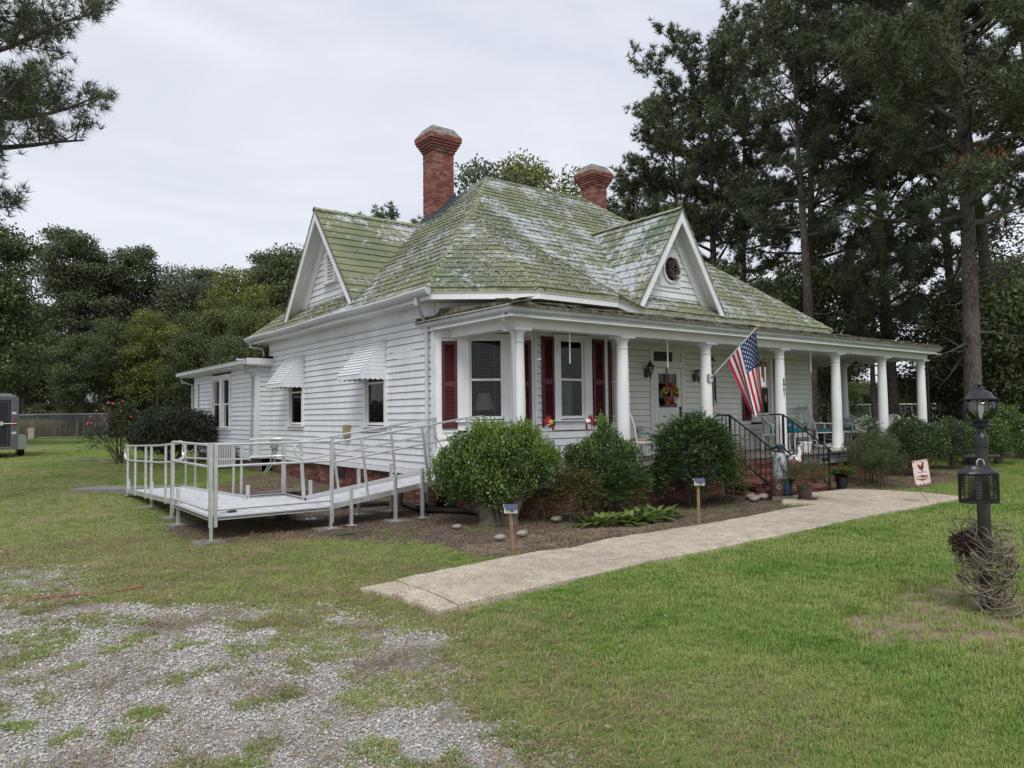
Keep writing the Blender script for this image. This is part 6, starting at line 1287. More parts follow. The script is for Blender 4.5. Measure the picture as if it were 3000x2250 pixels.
for k in range(8): a = .785 * k + .2; mb = MB(); mb.tube([LP + V((r + .003) * math.cos(a), (r + .003) * math.sin(a), z) for r, z in gp], .0055, 6); lpo('rib', mb)
mb = MB(); mb.tube([LP + V(-.15 * .8, .15 * .6, 1.30), LP + V(.15 * .8, -.15 * .6, 1.30)], .014, 10); lpo('ladder_bar', mb, 'bronze')
# bug cage hanging on the post
bz = thing('bug_zapper', 'black basket shaped bug zapper hanging on the front of the lamp post', 'bug zapper', (6.75, 2.55, 1.2)); bc_ = V(6.75, 2.55, 0); sd_ = V(.797, -.604, 0); fw_ = V(-.604, -.797, 0)
def bx(a, o, z): return bc_ + sd_ * a + fw_ * o + V(0, 0, z)
def ringp(rx, ry, z, n=36, wav=0): return [bx(rx * np.sign(math.cos(t)) * abs(math.cos(t)) ** .7 * (1 + wav * math.sin(t * 9)), ry * np.sign(math.sin(t)) * abs(math.sin(t)) ** .8, z) for t in np.linspace(0, 6.283, n)]
mb = MB(); rows = [(.155, .085, 1.163), (.160, .09, 1.178), (.152, .085, 1.192), (.12, .07, 1.205), (.105, .06, 1.225), (.095, .055, 1.238), (.06, .035, 1.246)]; n = 36; vs = []
for rx, ry, z in rows: vs += ringp(rx, ry, z, n + 1)[:-1]
mb.add(vs, [(i * n + k, i * n + (k + 1) % n, (i + 1) * n + (k + 1) % n, (i + 1) * n + k) for i in range(len(rows) - 1) for k in range(n)] + [tuple(range((len(rows) - 1) * n, len(rows) * n))]); obj('lid', mb, 'black', bz, True)
mb = MB(); vs = []
for z in (.935, .96): vs += ringp(.155, .085, z, n + 1)[:-1]
mb.add(vs, [(k, (k + 1) % n, (k + 1) % n + n, k + n) for k in range(n)] + [tuple(range(n)), tuple(range(n, 2 * n))]); obj('tray', mb, 'black', bz, True)
for i in range(15): z = .968 + i * .0133; mb = MB(); mb.tube(ringp(.154, .085, z + .0, 40, .012 if i % 2 else -.012), .0042, 5, cap=False); obj('cage_wire', mb, 'black', bz)
for k in range(16): t = 6.283 * k / 16 + .1; mb = MB(); mb.tube([ringp(.150, .082, z, 33)[2 * k % 33] for z in (.955, 1.165)], .0035, 5); obj('cage_bar', mb, 'black', bz)
mb = MB(); mb.tube([bx(0, 0, .95), bx(0, 0, 1.17)], .028, 10); obj('tube', mb, plain('pale_tube', (.35, .36, .36), .4), bz, True)
mb = MB(); mb.tube([bx(-.005, 0, 1.235), bx(-.01, 0, 1.27), bx(.01, 0, 1.295), bx(.045, 0, 1.285), bx(.055, 0, 1.235)], .005, 6); obj('handle', mb, 'alu', bz, True)
mb = MB(); mb.tube([bx(-.02, 0, .94), bx(-.02, .01, .90)], .005, 6); mb.tube([bx(-.02, .01, .90), bx(-.02, .01, .865)], [.008, .012], 8); obj('plug', mb, 'black', bz, True)
cg = MB()
for k in range(9): cg.tube([bx(.12 + .012 * k, -.12, 1.14 - .014 * k), bx(.13 + .014 * k, -.14, .99 + .005 * k)], .0022, 4)
for k in range(6): cg.tube([bx(.12, -.12, 1.13 - .026 * k), bx(.235, -.14, 1.035 - .008 * k)], .0022, 4)
tag(obj('wire_basket', cg, 'black'), 'folded black wire basket poking out behind the bug zapper', 'wire basket')
# dry vine tangle around the post
vn = thing('vine_wreath', 'tangled dry brown grapevine heaped around the foot of the lamp post', 'vine tangle', (7.02, 2.62, 0)); mb = MB()
for i in range(100):
    a0 = random.uniform(0, 6.283); rr = random.uniform(.08, .235); z0 = random.uniform(.14, .64); tiltx, tilty = random.uniform(-1, 1), random.uniform(-1, 1); pts = []; span = random.uniform(1.5, 5)
    for j in range(12):
        a = a0 + span * j / 11; w = .04 * math.sin(j * 1.3 + i); rz_ = z0 + .30 * math.sin(a * 1.0 + tiltx * 2) * abs(tilty) + w
        pts.append(LP + V((rr + w) * math.cos(a), (rr + w) * math.sin(a), max(.02, min(.74, rz_))))
    mb.tube(pts, [random.uniform(.0035, .009) * (1 - .06 * k) for k in range(12)], 5, mi=random.choice([0, 0, 1]))
link('vine', mb.mesh('vine', ['vine', plain('grey_vine', (.24, .20, .16), .9, 0, .4)], True), vn)
mb = MB(); mb.tube([LP + V(.24 * math.cos(a), .24 * math.sin(a), .045 + .03 * math.sin(a + 1)) for a in np.linspace(-2.6, 1.4, 20)], [.012] * 20, 7); obj('vine', mb, 'vine', vn, True)
mb = MB(); mb.tube([LP + V(-.1, -.1, .6), LP + V(-.15, .02, .72), LP + V(-.11, .08, .83), LP + V(-.05, .05, .88)], .004, 5); obj('twig', mb, 'vine', vn)
n = 500; q = nrm(rdir(n)) * RNG.uniform(.3, 1, (n, 1)) * V(.10, .10, .11) + (LP + V(-.17, .10, .58)); lf = link('dead_leaves', np_mesh('dead_leaves', leaf_verts(q, rdir(n), rdir(n), RNG.uniform(.03, .06, n), RNG.uniform(.015, .03, n), .25), 4, plain('dead_leaf', (.05, .026, .02), .9, 0, .5, 20)), vn); tag(lf, kind='stuff')
# ------------------------------------------------------------------ shrubs
def shrub(name, label, cat, base, lobes, n, ls, lw, mat, stems=3, stem_r=.02, group='shrubs along the porch', droop=.1, shell=.35, up=.5, top_mat=None, spray=0, core=True, stem_z=.3, stem_mat='twig', stem_spread=.25):
    x, y = base; z0 = float(gz(x, y)); t = thing(name, label, cat, (x, y, z0), group)
    vol = np.array([(l[3] * l[4] + l[4] * l[5] + l[3] * l[5]) for l in lobes]); vol = vol / vol.sum(); Vv = []; cnts = (vol * n).astype(int)
    for l, c in zip(lobes, cnts):
        ax = np.array([l[3], l[4], l[5]]); ctr = np.array([x + l[0], y + l[1], z0 + l[2]])
        if spray:      # feathery: leaflets set along short sprigs
            m_ = 11; ns = max(3, c // m_); d = rdir(ns); d[:, 2] = np.where(d[:, 2] < -.5, -d[:, 2] * .5, d[:, 2]); d = nrm(d); q = ctr + d * ax * (1 - shell * .6 * RNG.uniform(0, 1, (ns, 1)) ** 1.3) * (1 + .10 * np.sin(d[:, :1] * 7 + l[0] * 9) * np.sin(d[:, 1:2] * 6)); k = RNG.uniform(size=ns) < spray
            q[k] += d[k] * RNG.uniform(.02, .16, (k.sum(), 1)); sd_ = nrm(d * .8 + rdir(ns) * .7 + np.array([0, 0, .55 - droop])); sl = RNG.uniform(.10, .22, ns)
            f = np.tile(np.linspace(.15, 1, m_), ns); qq = np.repeat(q, m_, 0); ss = np.repeat(sd_, m_, 0); side = nrm(np.cross(ss, rdir(len(ss)) * .35 + np.array([0, 0, 1]))) * np.where(np.arange(len(ss)) % 2 == 0, 1, -1)[:, None]
            P = qq + ss * (f * np.repeat(sl, m_))[:, None] - np.array([0, 0, 1]) * (f ** 2 * np.repeat(sl, m_) * .35)[:, None]; D = nrm(side * .8 + ss * .75 + rdir(len(P)) * .25 - np.array([0, 0, .2])); N = nrm(rdir(len(P)) * .5 + np.array([0, 0, 1])); c = len(P)
        else:
            nc = int(16 + 90 * (ax.prod() ** .5)); dc = rdir(nc); dc[:, 2] = np.where(dc[:, 2] < -.55, -dc[:, 2] * .6, dc[:, 2]); dc = nrm(dc); cr_ = RNG.uniform(.10, .24, nc) * (ax.mean() / .6) ** .5; cc = ctr + dc * ax * RNG.uniform(.66, .98, (nc, 1)); w_ = cr_ ** 2; idx = RNG.choice(nc, c, p=w_ / w_.sum())
            e = rdir(c); e = nrm(e + dc[idx] * .7); P = cc[idx] + e * (cr_[idx] * RNG.uniform(.35, 1.15, c) ** .6)[:, None]; far = RNG.uniform(size=c) < .22; P[far] = ctr + rdir(far.sum()) * ax * RNG.uniform(.5, .95, (far.sum(), 1)); d = e
            D = nrm(e * .7 + rdir(c) * .8 + np.array([0, 0, up - droop])); N = nrm(e + rdir(c) * .55)
        P[:, 2] = np.maximum(P[:, 2], z0 + .03)
        Vv.append(leaf_verts(P, D, N, ls * RNG.uniform(.6, 1.25, c), lw * RNG.uniform(.7, 1.2, c), .1))
    fo = link('foliage', np_mesh('foliage', np.concatenate(Vv), 4, mat), t)
    mb = MB()
    for i in range(stems):
        a = 6.283 * i / max(1, stems) + random.uniform(-.4, .4); l = random.choice(lobes); q = V(x + l[0] * .8 + stem_spread * .3 * math.cos(a), y + l[1] * .8 + stem_spread * .3 * math.sin(a), z0 + max(.2, l[2]))
        b = V(x + stem_spread * math.cos(a) * .35, y + stem_spread * math.sin(a) * .35, z0 - .03); mb.tube([b, (b + q) / 2 + V(random.uniform(-.05, .05), random.uniform(-.05, .05), 0), q, q + V(random.uniform(-.15, .15), random.uniform(-.15, .15), l[5] * .6)], [stem_r * 1.3, stem_r, stem_r * .75, stem_r * .3], 7)
    if core:
        for l in lobes:
            for k in range(7):
                a = random.uniform(0, 6.283); mb.tube([V(x + l[0] * .6, y + l[1] * .6, z0 + l[2] * .5), V(x + l[0] + l[3] * .8 * math.cos(a), y + l[1] + l[4] * .8 * math.sin(a), z0 + l[2] + l[5] * random.uniform(-.2, .8))], [stem_r * .5, stem_r * .15], 4)
    obj('stem', mb, stem_mat, t, True); return t, fo
def addleaves(t, lobes, n, ls, lw, mat, nm='new_growth', up=.9):
    x, y, z0 = t.location; Vv = []
    for l in lobes:
        m_ = 14; ns = n // len(lobes) // m_; d = rdir(ns); d[:, 2] = np.abs(d[:, 2]) * .9 + .1; d = nrm(d); q = np.array([x + l[0], y + l[1], z0 + l[2]]) + d * RNG.uniform(.9, 1.05, (ns, 1)) * np.array([l[3], l[4], l[5]]); u_ = nrm(d * .5 + rdir(ns) * .4 + V(0, 0, 1)); c = ns * m_; d = np.repeat(d, m_, 0); P = np.repeat(q, m_, 0) + np.repeat(u_, m_, 0) * (np.tile(np.linspace(0, 1, m_), ns) * np.repeat(RNG.uniform(.06, .24, ns), m_))[:, None]
        Vv.append(leaf_verts(P, nrm(d * .6 + rdir(c) * .6 + np.array([0, 0, up])), nrm(d + rdir(c) * .6), ls * RNG.uniform(.6, 1.2, c), lw * RNG.uniform(.7, 1.2, c), .1))
    link(nm, np_mesh(nm, np.concatenate(Vv), 4, mat), t)
big = [(-.42, .22, .86, .58, .50, .50), (.40, -.16, 1.0, .52, .45, .40), (.02, .0, .98, .50, .5, .46), (.72, -.36, .88, .30, .32, .36), (-.78, .46, .66, .32, .36, .40), (-.30, .05, .48, .60, .45, .36), (.30, -.12, .55, .50, .42, .30), (-.12, .1, 1.28, .24, .24, .20), (.55, -.25, 1.27, .20, .2, .18), (.98, -.5, .80, .16, .18, .28)]
M['gnarly'] = plain('gnarled_holly_trunk', (.13, .115, .085), .9, 0, .5, 8)
big = [(a * .74 - .05, b * .85, c + (.10 if c < .6 else 0), d * .86, e, f) for a, b, c, d, e, f in big]
h, _ = shrub('holly_bush', 'largest round holly with two gnarled trunks in front of the ramp', 'bush', (6.78, 9.32), big, 30000, .048, .026, 'holly', 5, .03, shell=.45)
addleaves(h, big, 15000, .044, .027, 'holly_new')
for i, (dx, dy) in enumerate(((-.16, .08), (.18, -.06), (.02, .12))):
    mb = MB(); mb.tube([(6.78 + dx, 9.32 + dy, -.05), (6.78 + dx * .9, 9.32 + dy, .10), (6.78 + dx * 1.3, 9.32 + dy * 1.3, .28), (6.78 + dx * 2.0, 9.32 + dy * 2, .52), (6.78 + dx * 2.5, 9.32 + dy * 2.4, .8)], [.17, .13, .12, .11, .05], 12); obj('trunk', mb, 'gnarly', h, True)
nl = [(0, 0, .38, .28, .28, .32), (-.08, .05, .58, .20, .20, .20), (.12, -.04, .45, .2, .2, .24)]
shrub('nandina', 'small nandina with reddish bronze tips beside the big holly', 'bush', (7.85, 8.72), nl, 7000, .055, .014, 'nandina_red', 8, .006, shell=.7, spray=.35, core=False, droop=.0)
shrub('nandina', 'low yellowish nandina tucked behind the reddish one at the brick foundation', 'bush', (7.42, 9.15), [(0, 0, .26, .20, .16, .24)], 1800, .055, .014, 'nandina_red', 6, .006, shell=.7, spray=.35, core=False)
ml = [(0, 0, .92, .55, .40, .30), (-.32, .05, .90, .34, .34, .26), (.34, 0, .88, .36, .34, .27), (.02, 0, 1.12, .22, .22, .24), (-.04, 0, 1.36, .08, .08, .18)]
b, _ = shrub('holly_bush', 'middle dark green holly with a pointed shoot on top against the porch column', 'bush', (8.95, 9.18), ml, 19000, .040, .022, 'holly_dark', 4, .02, shell=.5)
addleaves(b, ml, 3200, .038, .022, 'holly_new')
n2 = [(0, 0, .38, .36, .30, .36), (.12, -.05, .56, .28, .26, .24), (-.2, .05, .45, .22, .2, .26)]
shrub('nandina', 'dark green nandina below the middle holly above the hosta leaves', 'bush', (8.88, 8.72), n2, 9000, .062, .015, 'nandina', 8, .006, shell=.7, spray=.3, core=False)
shrub('nandina', 'reddish nandina sprigs poking out between the middle holly and the brick foundation', 'bush', (9.35, 9.25), [(-.1, 0, .45, .22, .15, .16)], 1300, .05, .013, 'nandina_red', 5, .006, shell=.7, spray=.4, core=False)
bn = [(0, 0, .85, .74, .62, .66), (-.28, 0, 1.12, .50, .45, .40), (.30, .0, 1.10, .48, .45, .42), (.0, -.05, 1.25, .42, .4, .36), (.42, -.05, .55, .46, .42, .40), (-.40, .02, .55, .42, .40, .42)]
shrub('nandina', 'largest nandina, a tall feathery green mound in front of the front door', 'bush', (10.72, 8.72), bn, 34000, .070, .017, 'nandina', 16, .011, shell=.62, spray=.28, core=False)
shrub('dark_shrub', 'thin brownish green shrub between the large nandina and the captain statue', 'bush', (11.95, 8.85), [(0, 0, .62, .34, .32, .46), (.12, .0, .9, .25, .25, .22), (-.05, 0, .35, .3, .28, .3)], 8000, .032, .018, 'nandina_red', 7, .008, shell=.85, spray=.25)
def leafy(name, label, cat, c, n, L_, W_, mat, rad, hh, group=None, arch=.5, seg=4):
    t = thing(name, label, cat, c, group); vs = []; fs = []
    for i in range(n):
        a = RNG.uniform(0, 6.283); r = RNG.uniform(.0, rad * .5); ln = L_ * RNG.uniform(.6, 1.2); e = RNG.uniform(.25, 1.3); d = V(math.cos(a), math.sin(a), 0); s_ = V(-math.sin(a), math.cos(a), 0); b = V(*c) + d * r; k = len(vs)
        for j in range(seg + 1):
            q = j / seg; w = W_ * math.sin(math.pi * min(1, q * .92 + .06)) * .5; p = b + d * (ln * q * math.cos(e) + arch * ln * q * q * .5) + V(0, 0, 1) * (ln * q * math.sin(e) * hh - arch * ln * q * q * .75); p[2] = max(p[2], c[2] + .01); vs += [p - s_ * w, p + s_ * w]
        fs += [(k + 2 * j, k + 2 * j + 1, k + 2 * j + 3, k + 2 * j + 2) for j in range(seg)]
    me = bpy.data.meshes.new('leaves'); me.from_pydata([tuple(v) for v in vs], [], fs); me.materials.append(M[mat] if isinstance(mat, str) else mat); link('leaves', me, t); return t
for i, (x, y, lb) in enumerate([(7.95, 8.22, 'hosta clump at the left end of the hosta row under the reddish nandina'), (8.35, 8.1, 'pale hosta clump nearest the walk'), (8.8, 8.15, 'hosta clump in the middle below the dark nandina'), (9.25, 8.3, 'yellowing hosta clump at the right end of the hosta row')]):
    leafy('hosta', lb, 'hosta', (x, y, .03), 95, .21, .085, 'hosta', .62, 1.3, 'hostas in front of the nandinas', .75)
# spider plant, hanging pot, ferns, mums
leafy('spider_plant', 'large arching spider plant on the white stand beside the front door', 'houseplant', (11.78, 11.3, D + .52), 130, .48, .02, 'spider', .3, 1.1, None, 1.0, 6)
pot((11.78, 11.3, D + .505), .13, .10, 'black_pot', 'dark pot of the spider plant on the white stand')
pot((8.62, 9.78, D + .002), .12, .19, 'rail_stone', 'grey green flower pot on the porch edge between the hollies'); leafy('potted_plant', 'small dark leggy plant in the grey green pot on the porch edge', 'potted plant', (8.62, 9.78, D + .17), 22, .2, .04, 'leaf_dark', .2, 1.2, None, .3)
pot((15.25, 8.42, .055), .135, .24, 'black_pot', 'black nursery pot with the bright fern right of the steps')
f_ = thing('fern', 'bright green feathery fern in the black pot right of the steps', 'fern', (15.25, 8.42, .3)); 
def fern(t, c, nf, ln, mat, hh=1):
    P, Dd, Nn, Ls, Ws = [], [], [], [], []
    for i in range(nf):
        a = random.uniform(0, 6.283); e = random.uniform(.3, 1.35); l = ln * random.uniform(.6, 1.15); d = V(math.cos(a), math.sin(a), 0); s_ = V(-math.sin(a), math.cos(a), 0)
        for j in range(26):
            q = (j + 1) / 26; p = V(*c) + d * (l * q * math.cos(e) + .25 * l * q * q) + V(0, 0, hh * l * q * math.sin(e) - .35 * l * q * q)
            for sg in (-1, 1): P.append(p); Dd.append(unit(s_ * sg + d * .5 + V(0, 0, .15))); Nn.append(V(0, 0, 1) + rdir(1)[0] * .3); Ls.append(.075 * math.sin(math.pi * (.12 + .85 * q)) ** .8 * ln / .42); Ws.append(.016)
    link('frond', np_mesh('frond', leaf_verts(np.array(P), nrm(np.array(Dd)), nrm(np.array(Nn)), np.array(Ls), np.array(Ws)), 4, mat), t)
fern(f_, (15.25, 8.42, .28), 60, .50, 'fern')
pot((12.90, 7.86, .055), .145, .25, 'terracotta', 'brown square-sided planter with the round mum in front of the steps'); mb = MB(); mb.lathe([(.17, 0), (.19, .015), (.18, .018)], 20, (12.88, 7.80, .057)); tag(obj('saucer', mb, 'terracotta', None, True), 'brown saucer under the mum planter on the walk', 'saucer')
shrub('mum_plant', 'round greyish green chrysanthemum growing out of the brown planter', 'potted plant', (12.90, 7.86), [(0, 0, .48, .34, .34, .22)], 7500, .035, .009, 'mum', 12, .004, None, shell=.8, spray=.35, core=False)
pot((12.98, 8.30, .055), .12, .23, 'black_pot', 'black nursery pot behind the mum planter next to the captain'); f2 = thing('fern', 'darker fern in the black pot behind the mum', 'fern', (12.98, 8.3, .28)); fern(f2, (12.98, 8.30, .27), 26, .28, 'fern')
g_ = thing('red_flowers', 'red artificial flowers beside the goose on the right of the steps', 'flowers', (14.6, 8.75, .35))
for i in range(9): c = V(14.62 + random.uniform(-.08, .12), 8.72 + random.uniform(-.15, .1), .42 + random.uniform(-.1, .28)); bloom(c, .045, plain('bright_red', (.5, .02, .03)), DKC, 'flower', g_, 7, (-.5, -.8, .3))
mb = MB()
for i in range(9): mb.tube([(14.62, 8.75, .33), (14.62 + random.uniform(-.1, .12), 8.72, .55)], .003, 4)
obj('stem', mb, 'twig', g_)
# right hand shrubs
shrub('boxwood', 'round grey green boxwood at the right of the brick steps', 'bush', (17.3, 8.75), [(0, 0, .68, .62, .55, .52), (.25, .1, .8, .45, .4, .36), (-.25, 0, .6, .45, .4, .4)], 22000, .030, .017, 'box', 5, .018, shell=.4)
shrub('boxwood', 'small low boxwood in front of the round grey green one', 'bush', (16.45, 8.15), [(0, 0, .42, .46, .40, .28), (.2, 0, .5, .3, .3, .22)], 10000, .028, .016, 'box', 7, .012, shell=.5, spray=.1)
shrub('nandina', 'thin yellow green nandina sprigs in front of the sixth column', 'bush', (17.9, 9.2), [(0, 0, 1.15, .25, .2, .35)], 1900, .06, .016, 'nandina', 6, .006, shell=.9, spray=.4, core=False)
shrub('holly_bush', 'dense dark green holly hiding the right end of the porch', 'bush', (20.0, 8.95), [(0, 0, .78, .78, .65, .64), (-.3, .1, 1.0, .5, .45, .42), (.35, 0, .9, .5, .45, .45)], 26000, .044, .026, 'holly_dark', 5, .02, shell=.35)
shrub('holly_bush', 'lighter topped holly beyond the last porch column', 'bush', (22.9, 9.3), [(0, 0, .75, .75, .65, .62), (.4, .1, .9, .5, .5, .46), (-.4, 0, .95, .45, .45, .40)], 20000, .046, .026, 'holly_dark', 5, .02, shell=.35)
rb, _ = shrub('holly_bush', 'tall bright green holly standing behind the lamp post', 'bush', (25.9, 9.2), [(0, 0, .95, .85, .8, .75), (.45, -.1, .9, .6, .6, .6), (-.5, .1, 1.1, .5, .5, .5), (.2, 0, 1.4, .5, .5, .4)], 26000, .055, .032, 'holly', 6, .03, shell=.4)
shrub('holly_bush', 'low bright holly between the lamp post and the porch end', 'bush', (24.4, 9.0), [(0, 0, .85, .6, .55, .65)], 12000, .05, .03, 'holly', 4, .02, shell=.4)
# left shrub with roses
lb, _ = shrub('camellia_bush', 'large dark rounded shrub at the corner of the rear addition', 'bush', (5.55, 25.3), [(0.1, 0, .9, 1.15, 1.0, .80), (-.45, .2, .8, .7, .7, .62), (.6, -.2, .95, .7, .7, .7)], 30000, .065, .04, 'camellia', 6, .04, 'shrubs behind the house', shell=.3)
rs, _ = shrub('rose_bush', 'straggly rose bush with pink blooms left of the dark rounded shrub', 'bush', (4.3, 26.6), [(0, 0, 1.1, .8, .6, .85), (-.5, 0, .7, .6, .5, .5), (.1, 0, 1.6, .35, .35, .4)], 7000, .06, .03, 'leaf_dark', 10, .012, 'shrubs behind the house', shell=.9, spray=.2)
mb = MB()
for i in range(22): d = rdir(1)[0]; c = V(4.3, 26.6, .3) + V(d[0] * .85 - .1, d[1] * .5 - .2, 1.15 + abs(d[2]) * .85); mb.ball(c, .036, .036, .03, 7, 5)
o = obj('rose', mb, 'rose', rs); tag(o, kind='stuff')
mb = MB()
for i in range(7): a = -2.6 + .25 * i; mb.tube([(4.3, 26.5, .4), (4.3 + .7 * math.cos(a), 26.3, 1.2), (4.3 + 1.25 * math.cos(a), 26.1, .9 - .1 * i)], [.015, .01, .005], 5)
obj('cane', mb, 'twig', rs)
# ------------------------------------------------------------------ trees
TUFT = 1.75; NT_ALL = []
def limb_path(p, d, L_, k=5, curve=.25, jit=.06):
    pts = [p]; d = unit(d)
    for i in range(k): d = unit(d + V(0, 0, curve / k) + V(*RNG.normal(0, jit, 3))); pts.append(pts[-1] + d * L_ / k)
    return pts
def pine_tree(name, label, base, H_, r0, crown0, spread, nl, tufts, seed, lean=(0, 0), dead=6, group='tall pines behind the house', L_=.24, needles=15, mat='needle', wd=.026, prof=None, vis=None, sz=1., limb_len=None):
    global RNG
    RNG = np.random.default_rng(seed); random.seed(seed)
    x, y = base; z0 = float(gz(x, y)); t = thing(name, label, 'pine tree', (x, y, z0), group); b = V(x, y, z0 - .1); mb = MB()
    tp = [b + V(lean[0] * q + .25 * math.sin(q * 3 + seed), lean[1] * q + .2 * math.sin(q * 4 + seed), H_ * q) for q in np.linspace(0, 1, 12)]; tr = [r0 * (1.25 if i == 0 else 1) * (1 - .86 * (i / 11) ** 1.2) for i in range(12)]; mb.tube(tp, tr, 12)
    def at(q): f = q * 11; i = min(10, int(f)); return tp[i] + (tp[i + 1] - tp[i]) * (f - i), tr[i]
    TP, TD = [], []; prof = prof or (lambda s: (.55 + .6 * s) * max(.02, 1 - s ** 4) ** .5)
    for i in range(nl):
        s = (i + RNG.uniform(0, 1)) / nl; q = crown0 + (1 - crown0) * s; p, r = at(min(.995, q)); a = i * 2.4 + RNG.uniform(-.6, .6)
        el = RNG.uniform(-.15, .35) + .75 * s ** 2; ll = spread * prof(s) * RNG.uniform(.65, 1.12)
        if limb_len: ll *= limb_len(a, q)
        pts = limb_path(p, V(math.cos(a) * math.cos(el), math.sin(a) * math.cos(el), math.sin(el)), ll, 6, .35, .10); rr = min(r * .5, .022 * ll ** 1.1 + .02); mb.tube(pts, [rr * (1 - .8 * k / 6) for k in range(7)], 6)
        nb = int(5 + ll * 2.2)
        for j in range(nb):
            f = .28 + .72 * (j + RNG.uniform()) / nb; k = min(5, int(f * 6)); bp = pts[k] + (pts[k + 1] - pts[k]) * (f * 6 - k); bd = unit(unit(pts[k + 1] - pts[k]) * .7 + rdir(1)[0] * V(1, 1, .55) + V(0, 0, .22)); bl = (.18 + .30 * (1.1 - f)) * ll * RNG.uniform(.5, 1.1) * .8 + .25
            sp = limb_path(bp, bd, bl, 3, .3, .12); mb.tube(sp, [.016, .012, .009, .005], 4, cap=False)
            for m_ in range(max(2, int(tufts * (bl + .6) * TUFT))):
                g = RNG.uniform(.25, 1.0) * 3; k2 = min(2, int(g)); tpnt = sp[k2] + (sp[k2 + 1] - sp[k2]) * (g - k2) + RNG.normal(0, .12, 3) * V(1, 1, .7); TP.append(tpnt); TD.append(unit(bd + rdir(1)[0] * .8 + V(0, 0, .35)))
    for i in range(dead):
        q = RNG.uniform(crown0 * .45, crown0 * 1.1); p, r = at(q); a = RNG.uniform(0, 6.283); pts = limb_path(p, V(math.cos(a), math.sin(a), RNG.uniform(-.3, .4)), RNG.uniform(.8, 2.6), 5, -.1, .2); mb.tube(pts, [.045, .035, .028, .02, .012, .006], 5)
        for j in (2, 3, 4): mb.tube(limb_path(pts[j], rdir(1)[0], .7, 3, 0, .3), [.012, .01, .008, .004], 4, cap=False)
    obj('trunk', mb, 'bark', t, True)
    TP, TD = np.array(TP), np.array(TD); n = len(TP); NT_ALL.append((name, base, n, n * needles)); k = needles; P = np.repeat(TP, k, 0); D = nrm(np.repeat(TD, k, 0) * .75 + rdir(n * k) * .95); N = rdir(n * k); Sd = nrm(np.cross(D, N)); ln = L_ * RNG.uniform(.7, 1.15, (n * k, 1)) * sz; P = P + D * .01
    vs = np.stack([P - Sd * wd / 2, P + Sd * wd / 2, P + D * ln], 1).reshape(-1, 3); o = link('crown', np_mesh('crown', vs, 3, mat), t); return t, n
def leaf_tree(name, label, base, H_, r0, blobs, n, ls, mat, seed, group, cat='tree', limbs=12, bark_='bark_grey', lean=(0, 0)):
    global RNG
    RNG = np.random.default_rng(seed); random.seed(seed)
    x, y = base; z0 = float(gz(x, y)); t = thing(name, label, cat, (x, y, z0), group); mb = MB(); b = V(x, y, z0 - .1)
    tp = [b + V(lean[0] * q + .15 * math.sin(q * 4 + seed), lean[1] * q, H_ * .85 * q) for q in np.linspace(0, 1, 8)]; mb.tube(tp, [r0 * (1.2 - 1.05 * i / 7) for i in range(8)], 9)
    cl_, cr_ = [], []
    for bl in blobs:
        m_ = max(3, int(bl[6]))
        for i in range(m_): d = rdir(1)[0]; r = RNG.uniform(.25, 1) ** .6; cl_.append(V(x + bl[0], y + bl[1], z0 + bl[2]) + d * r * V(bl[3], bl[4], bl[5])); cr_.append(RNG.uniform(.55, 1.1) * min(bl[3], bl[5]) * (.42 if ls < .25 else .33))
    for i in range(min(limbs, len(cl_))):
        q = cl_[int(RNG.uniform(0, len(cl_)))]; f = min(.95, max(.15, (q[2] - z0) / H_ * .75)); k = int(f * 7); mb.tube([tp[k], (tp[k] + q) / 2 + V(0, 0, -.2), q], [r0 * .4, r0 * .25, r0 * .08], 5, cap=False)
    obj('trunk', mb, bark_, t, True)
    C_, R_ = np.array(cl_), np.array(cr_); w = R_ ** 2 / (R_ ** 2).sum(); idx = RNG.choice(len(C_), n, p=w); d = rdir(n); P = C_[idx] + d * (R_[idx] * RNG.uniform(.35, 1.12, n) ** .7)[:, None] * np.array([1.25, 1.25, .6]) + RNG.normal(0, ls * .6, (n, 3))
    D = nrm(rdir(n) + d * .5 + V(0, 0, -.1)); N = nrm(d + rdir(n) * .7); link('crown', np_mesh('crown', leaf_verts(P, D, N, ls * RNG.uniform(.6, 1.2, n), ls * .62 * RNG.uniform(.7, 1.2, n), .12), 4, mat), t); return t
PG = 'tall pines behind the house'
pine_tree('pine_tree', 'nearest giant pine with a thick pale trunk rising behind the lamp post', (25.2, 9.6), 21, .27, .36, 5.5, 60, 6.0, 3, (-.2, .1), 14, PG, .26, 14, 'needle', .030, lambda s: .75 + .35 * math.sin(math.pi * s))
pine_tree('pine_tree', 'pine with two leaning dark trunks at the right edge of the picture', (29.6, 10.3), 23, .24, .42, 5.4, 36, 4.2, 4, (-1.6, 1.0), 10, PG, .26, 13, 'needle', .04)
pine_tree('pine_tree', 'slender dark pine leaning at the far right edge', (30.5, 8.6), 22, .22, .38, 5.0, 28, 3.6, 14, (-1.2, 1.2), 8, PG, .25, 12, 'needle', .04)
pine_tree('pine_tree', 'broad topped pine directly right of the front gable', (29.9, 22.6), 19.4, .24, .42, 5.0, 40, 5.2, 5, (-.3, 0), 10, PG, .28, 12, 'needle', .042)
pine_tree('pine_tree', 'pine standing close behind the broad topped one', (33.4, 23.6), 19.8, .21, .42, 4.6, 34, 4.4, 6, (.3, 0), 6, PG, .28, 12, 'needle', .042)
pine_tree('pine_tree', 'tallest middle pine with a rounded crown above the porch flag', (28.6, 16.9), 18.8, .24, .36, 5.2, 44, 5.0, 7, (.2, 0), 10, PG, .27, 13, 'needle', .037)
pine_tree('pine_tree', 'lower pine whose crown shows just right of the second chimney', (29.0, 26.9), 13.6, .18, .35, 3.6, 30, 4.6, 8, (0, 0), 3, PG, .28, 12, 'needle', .046)
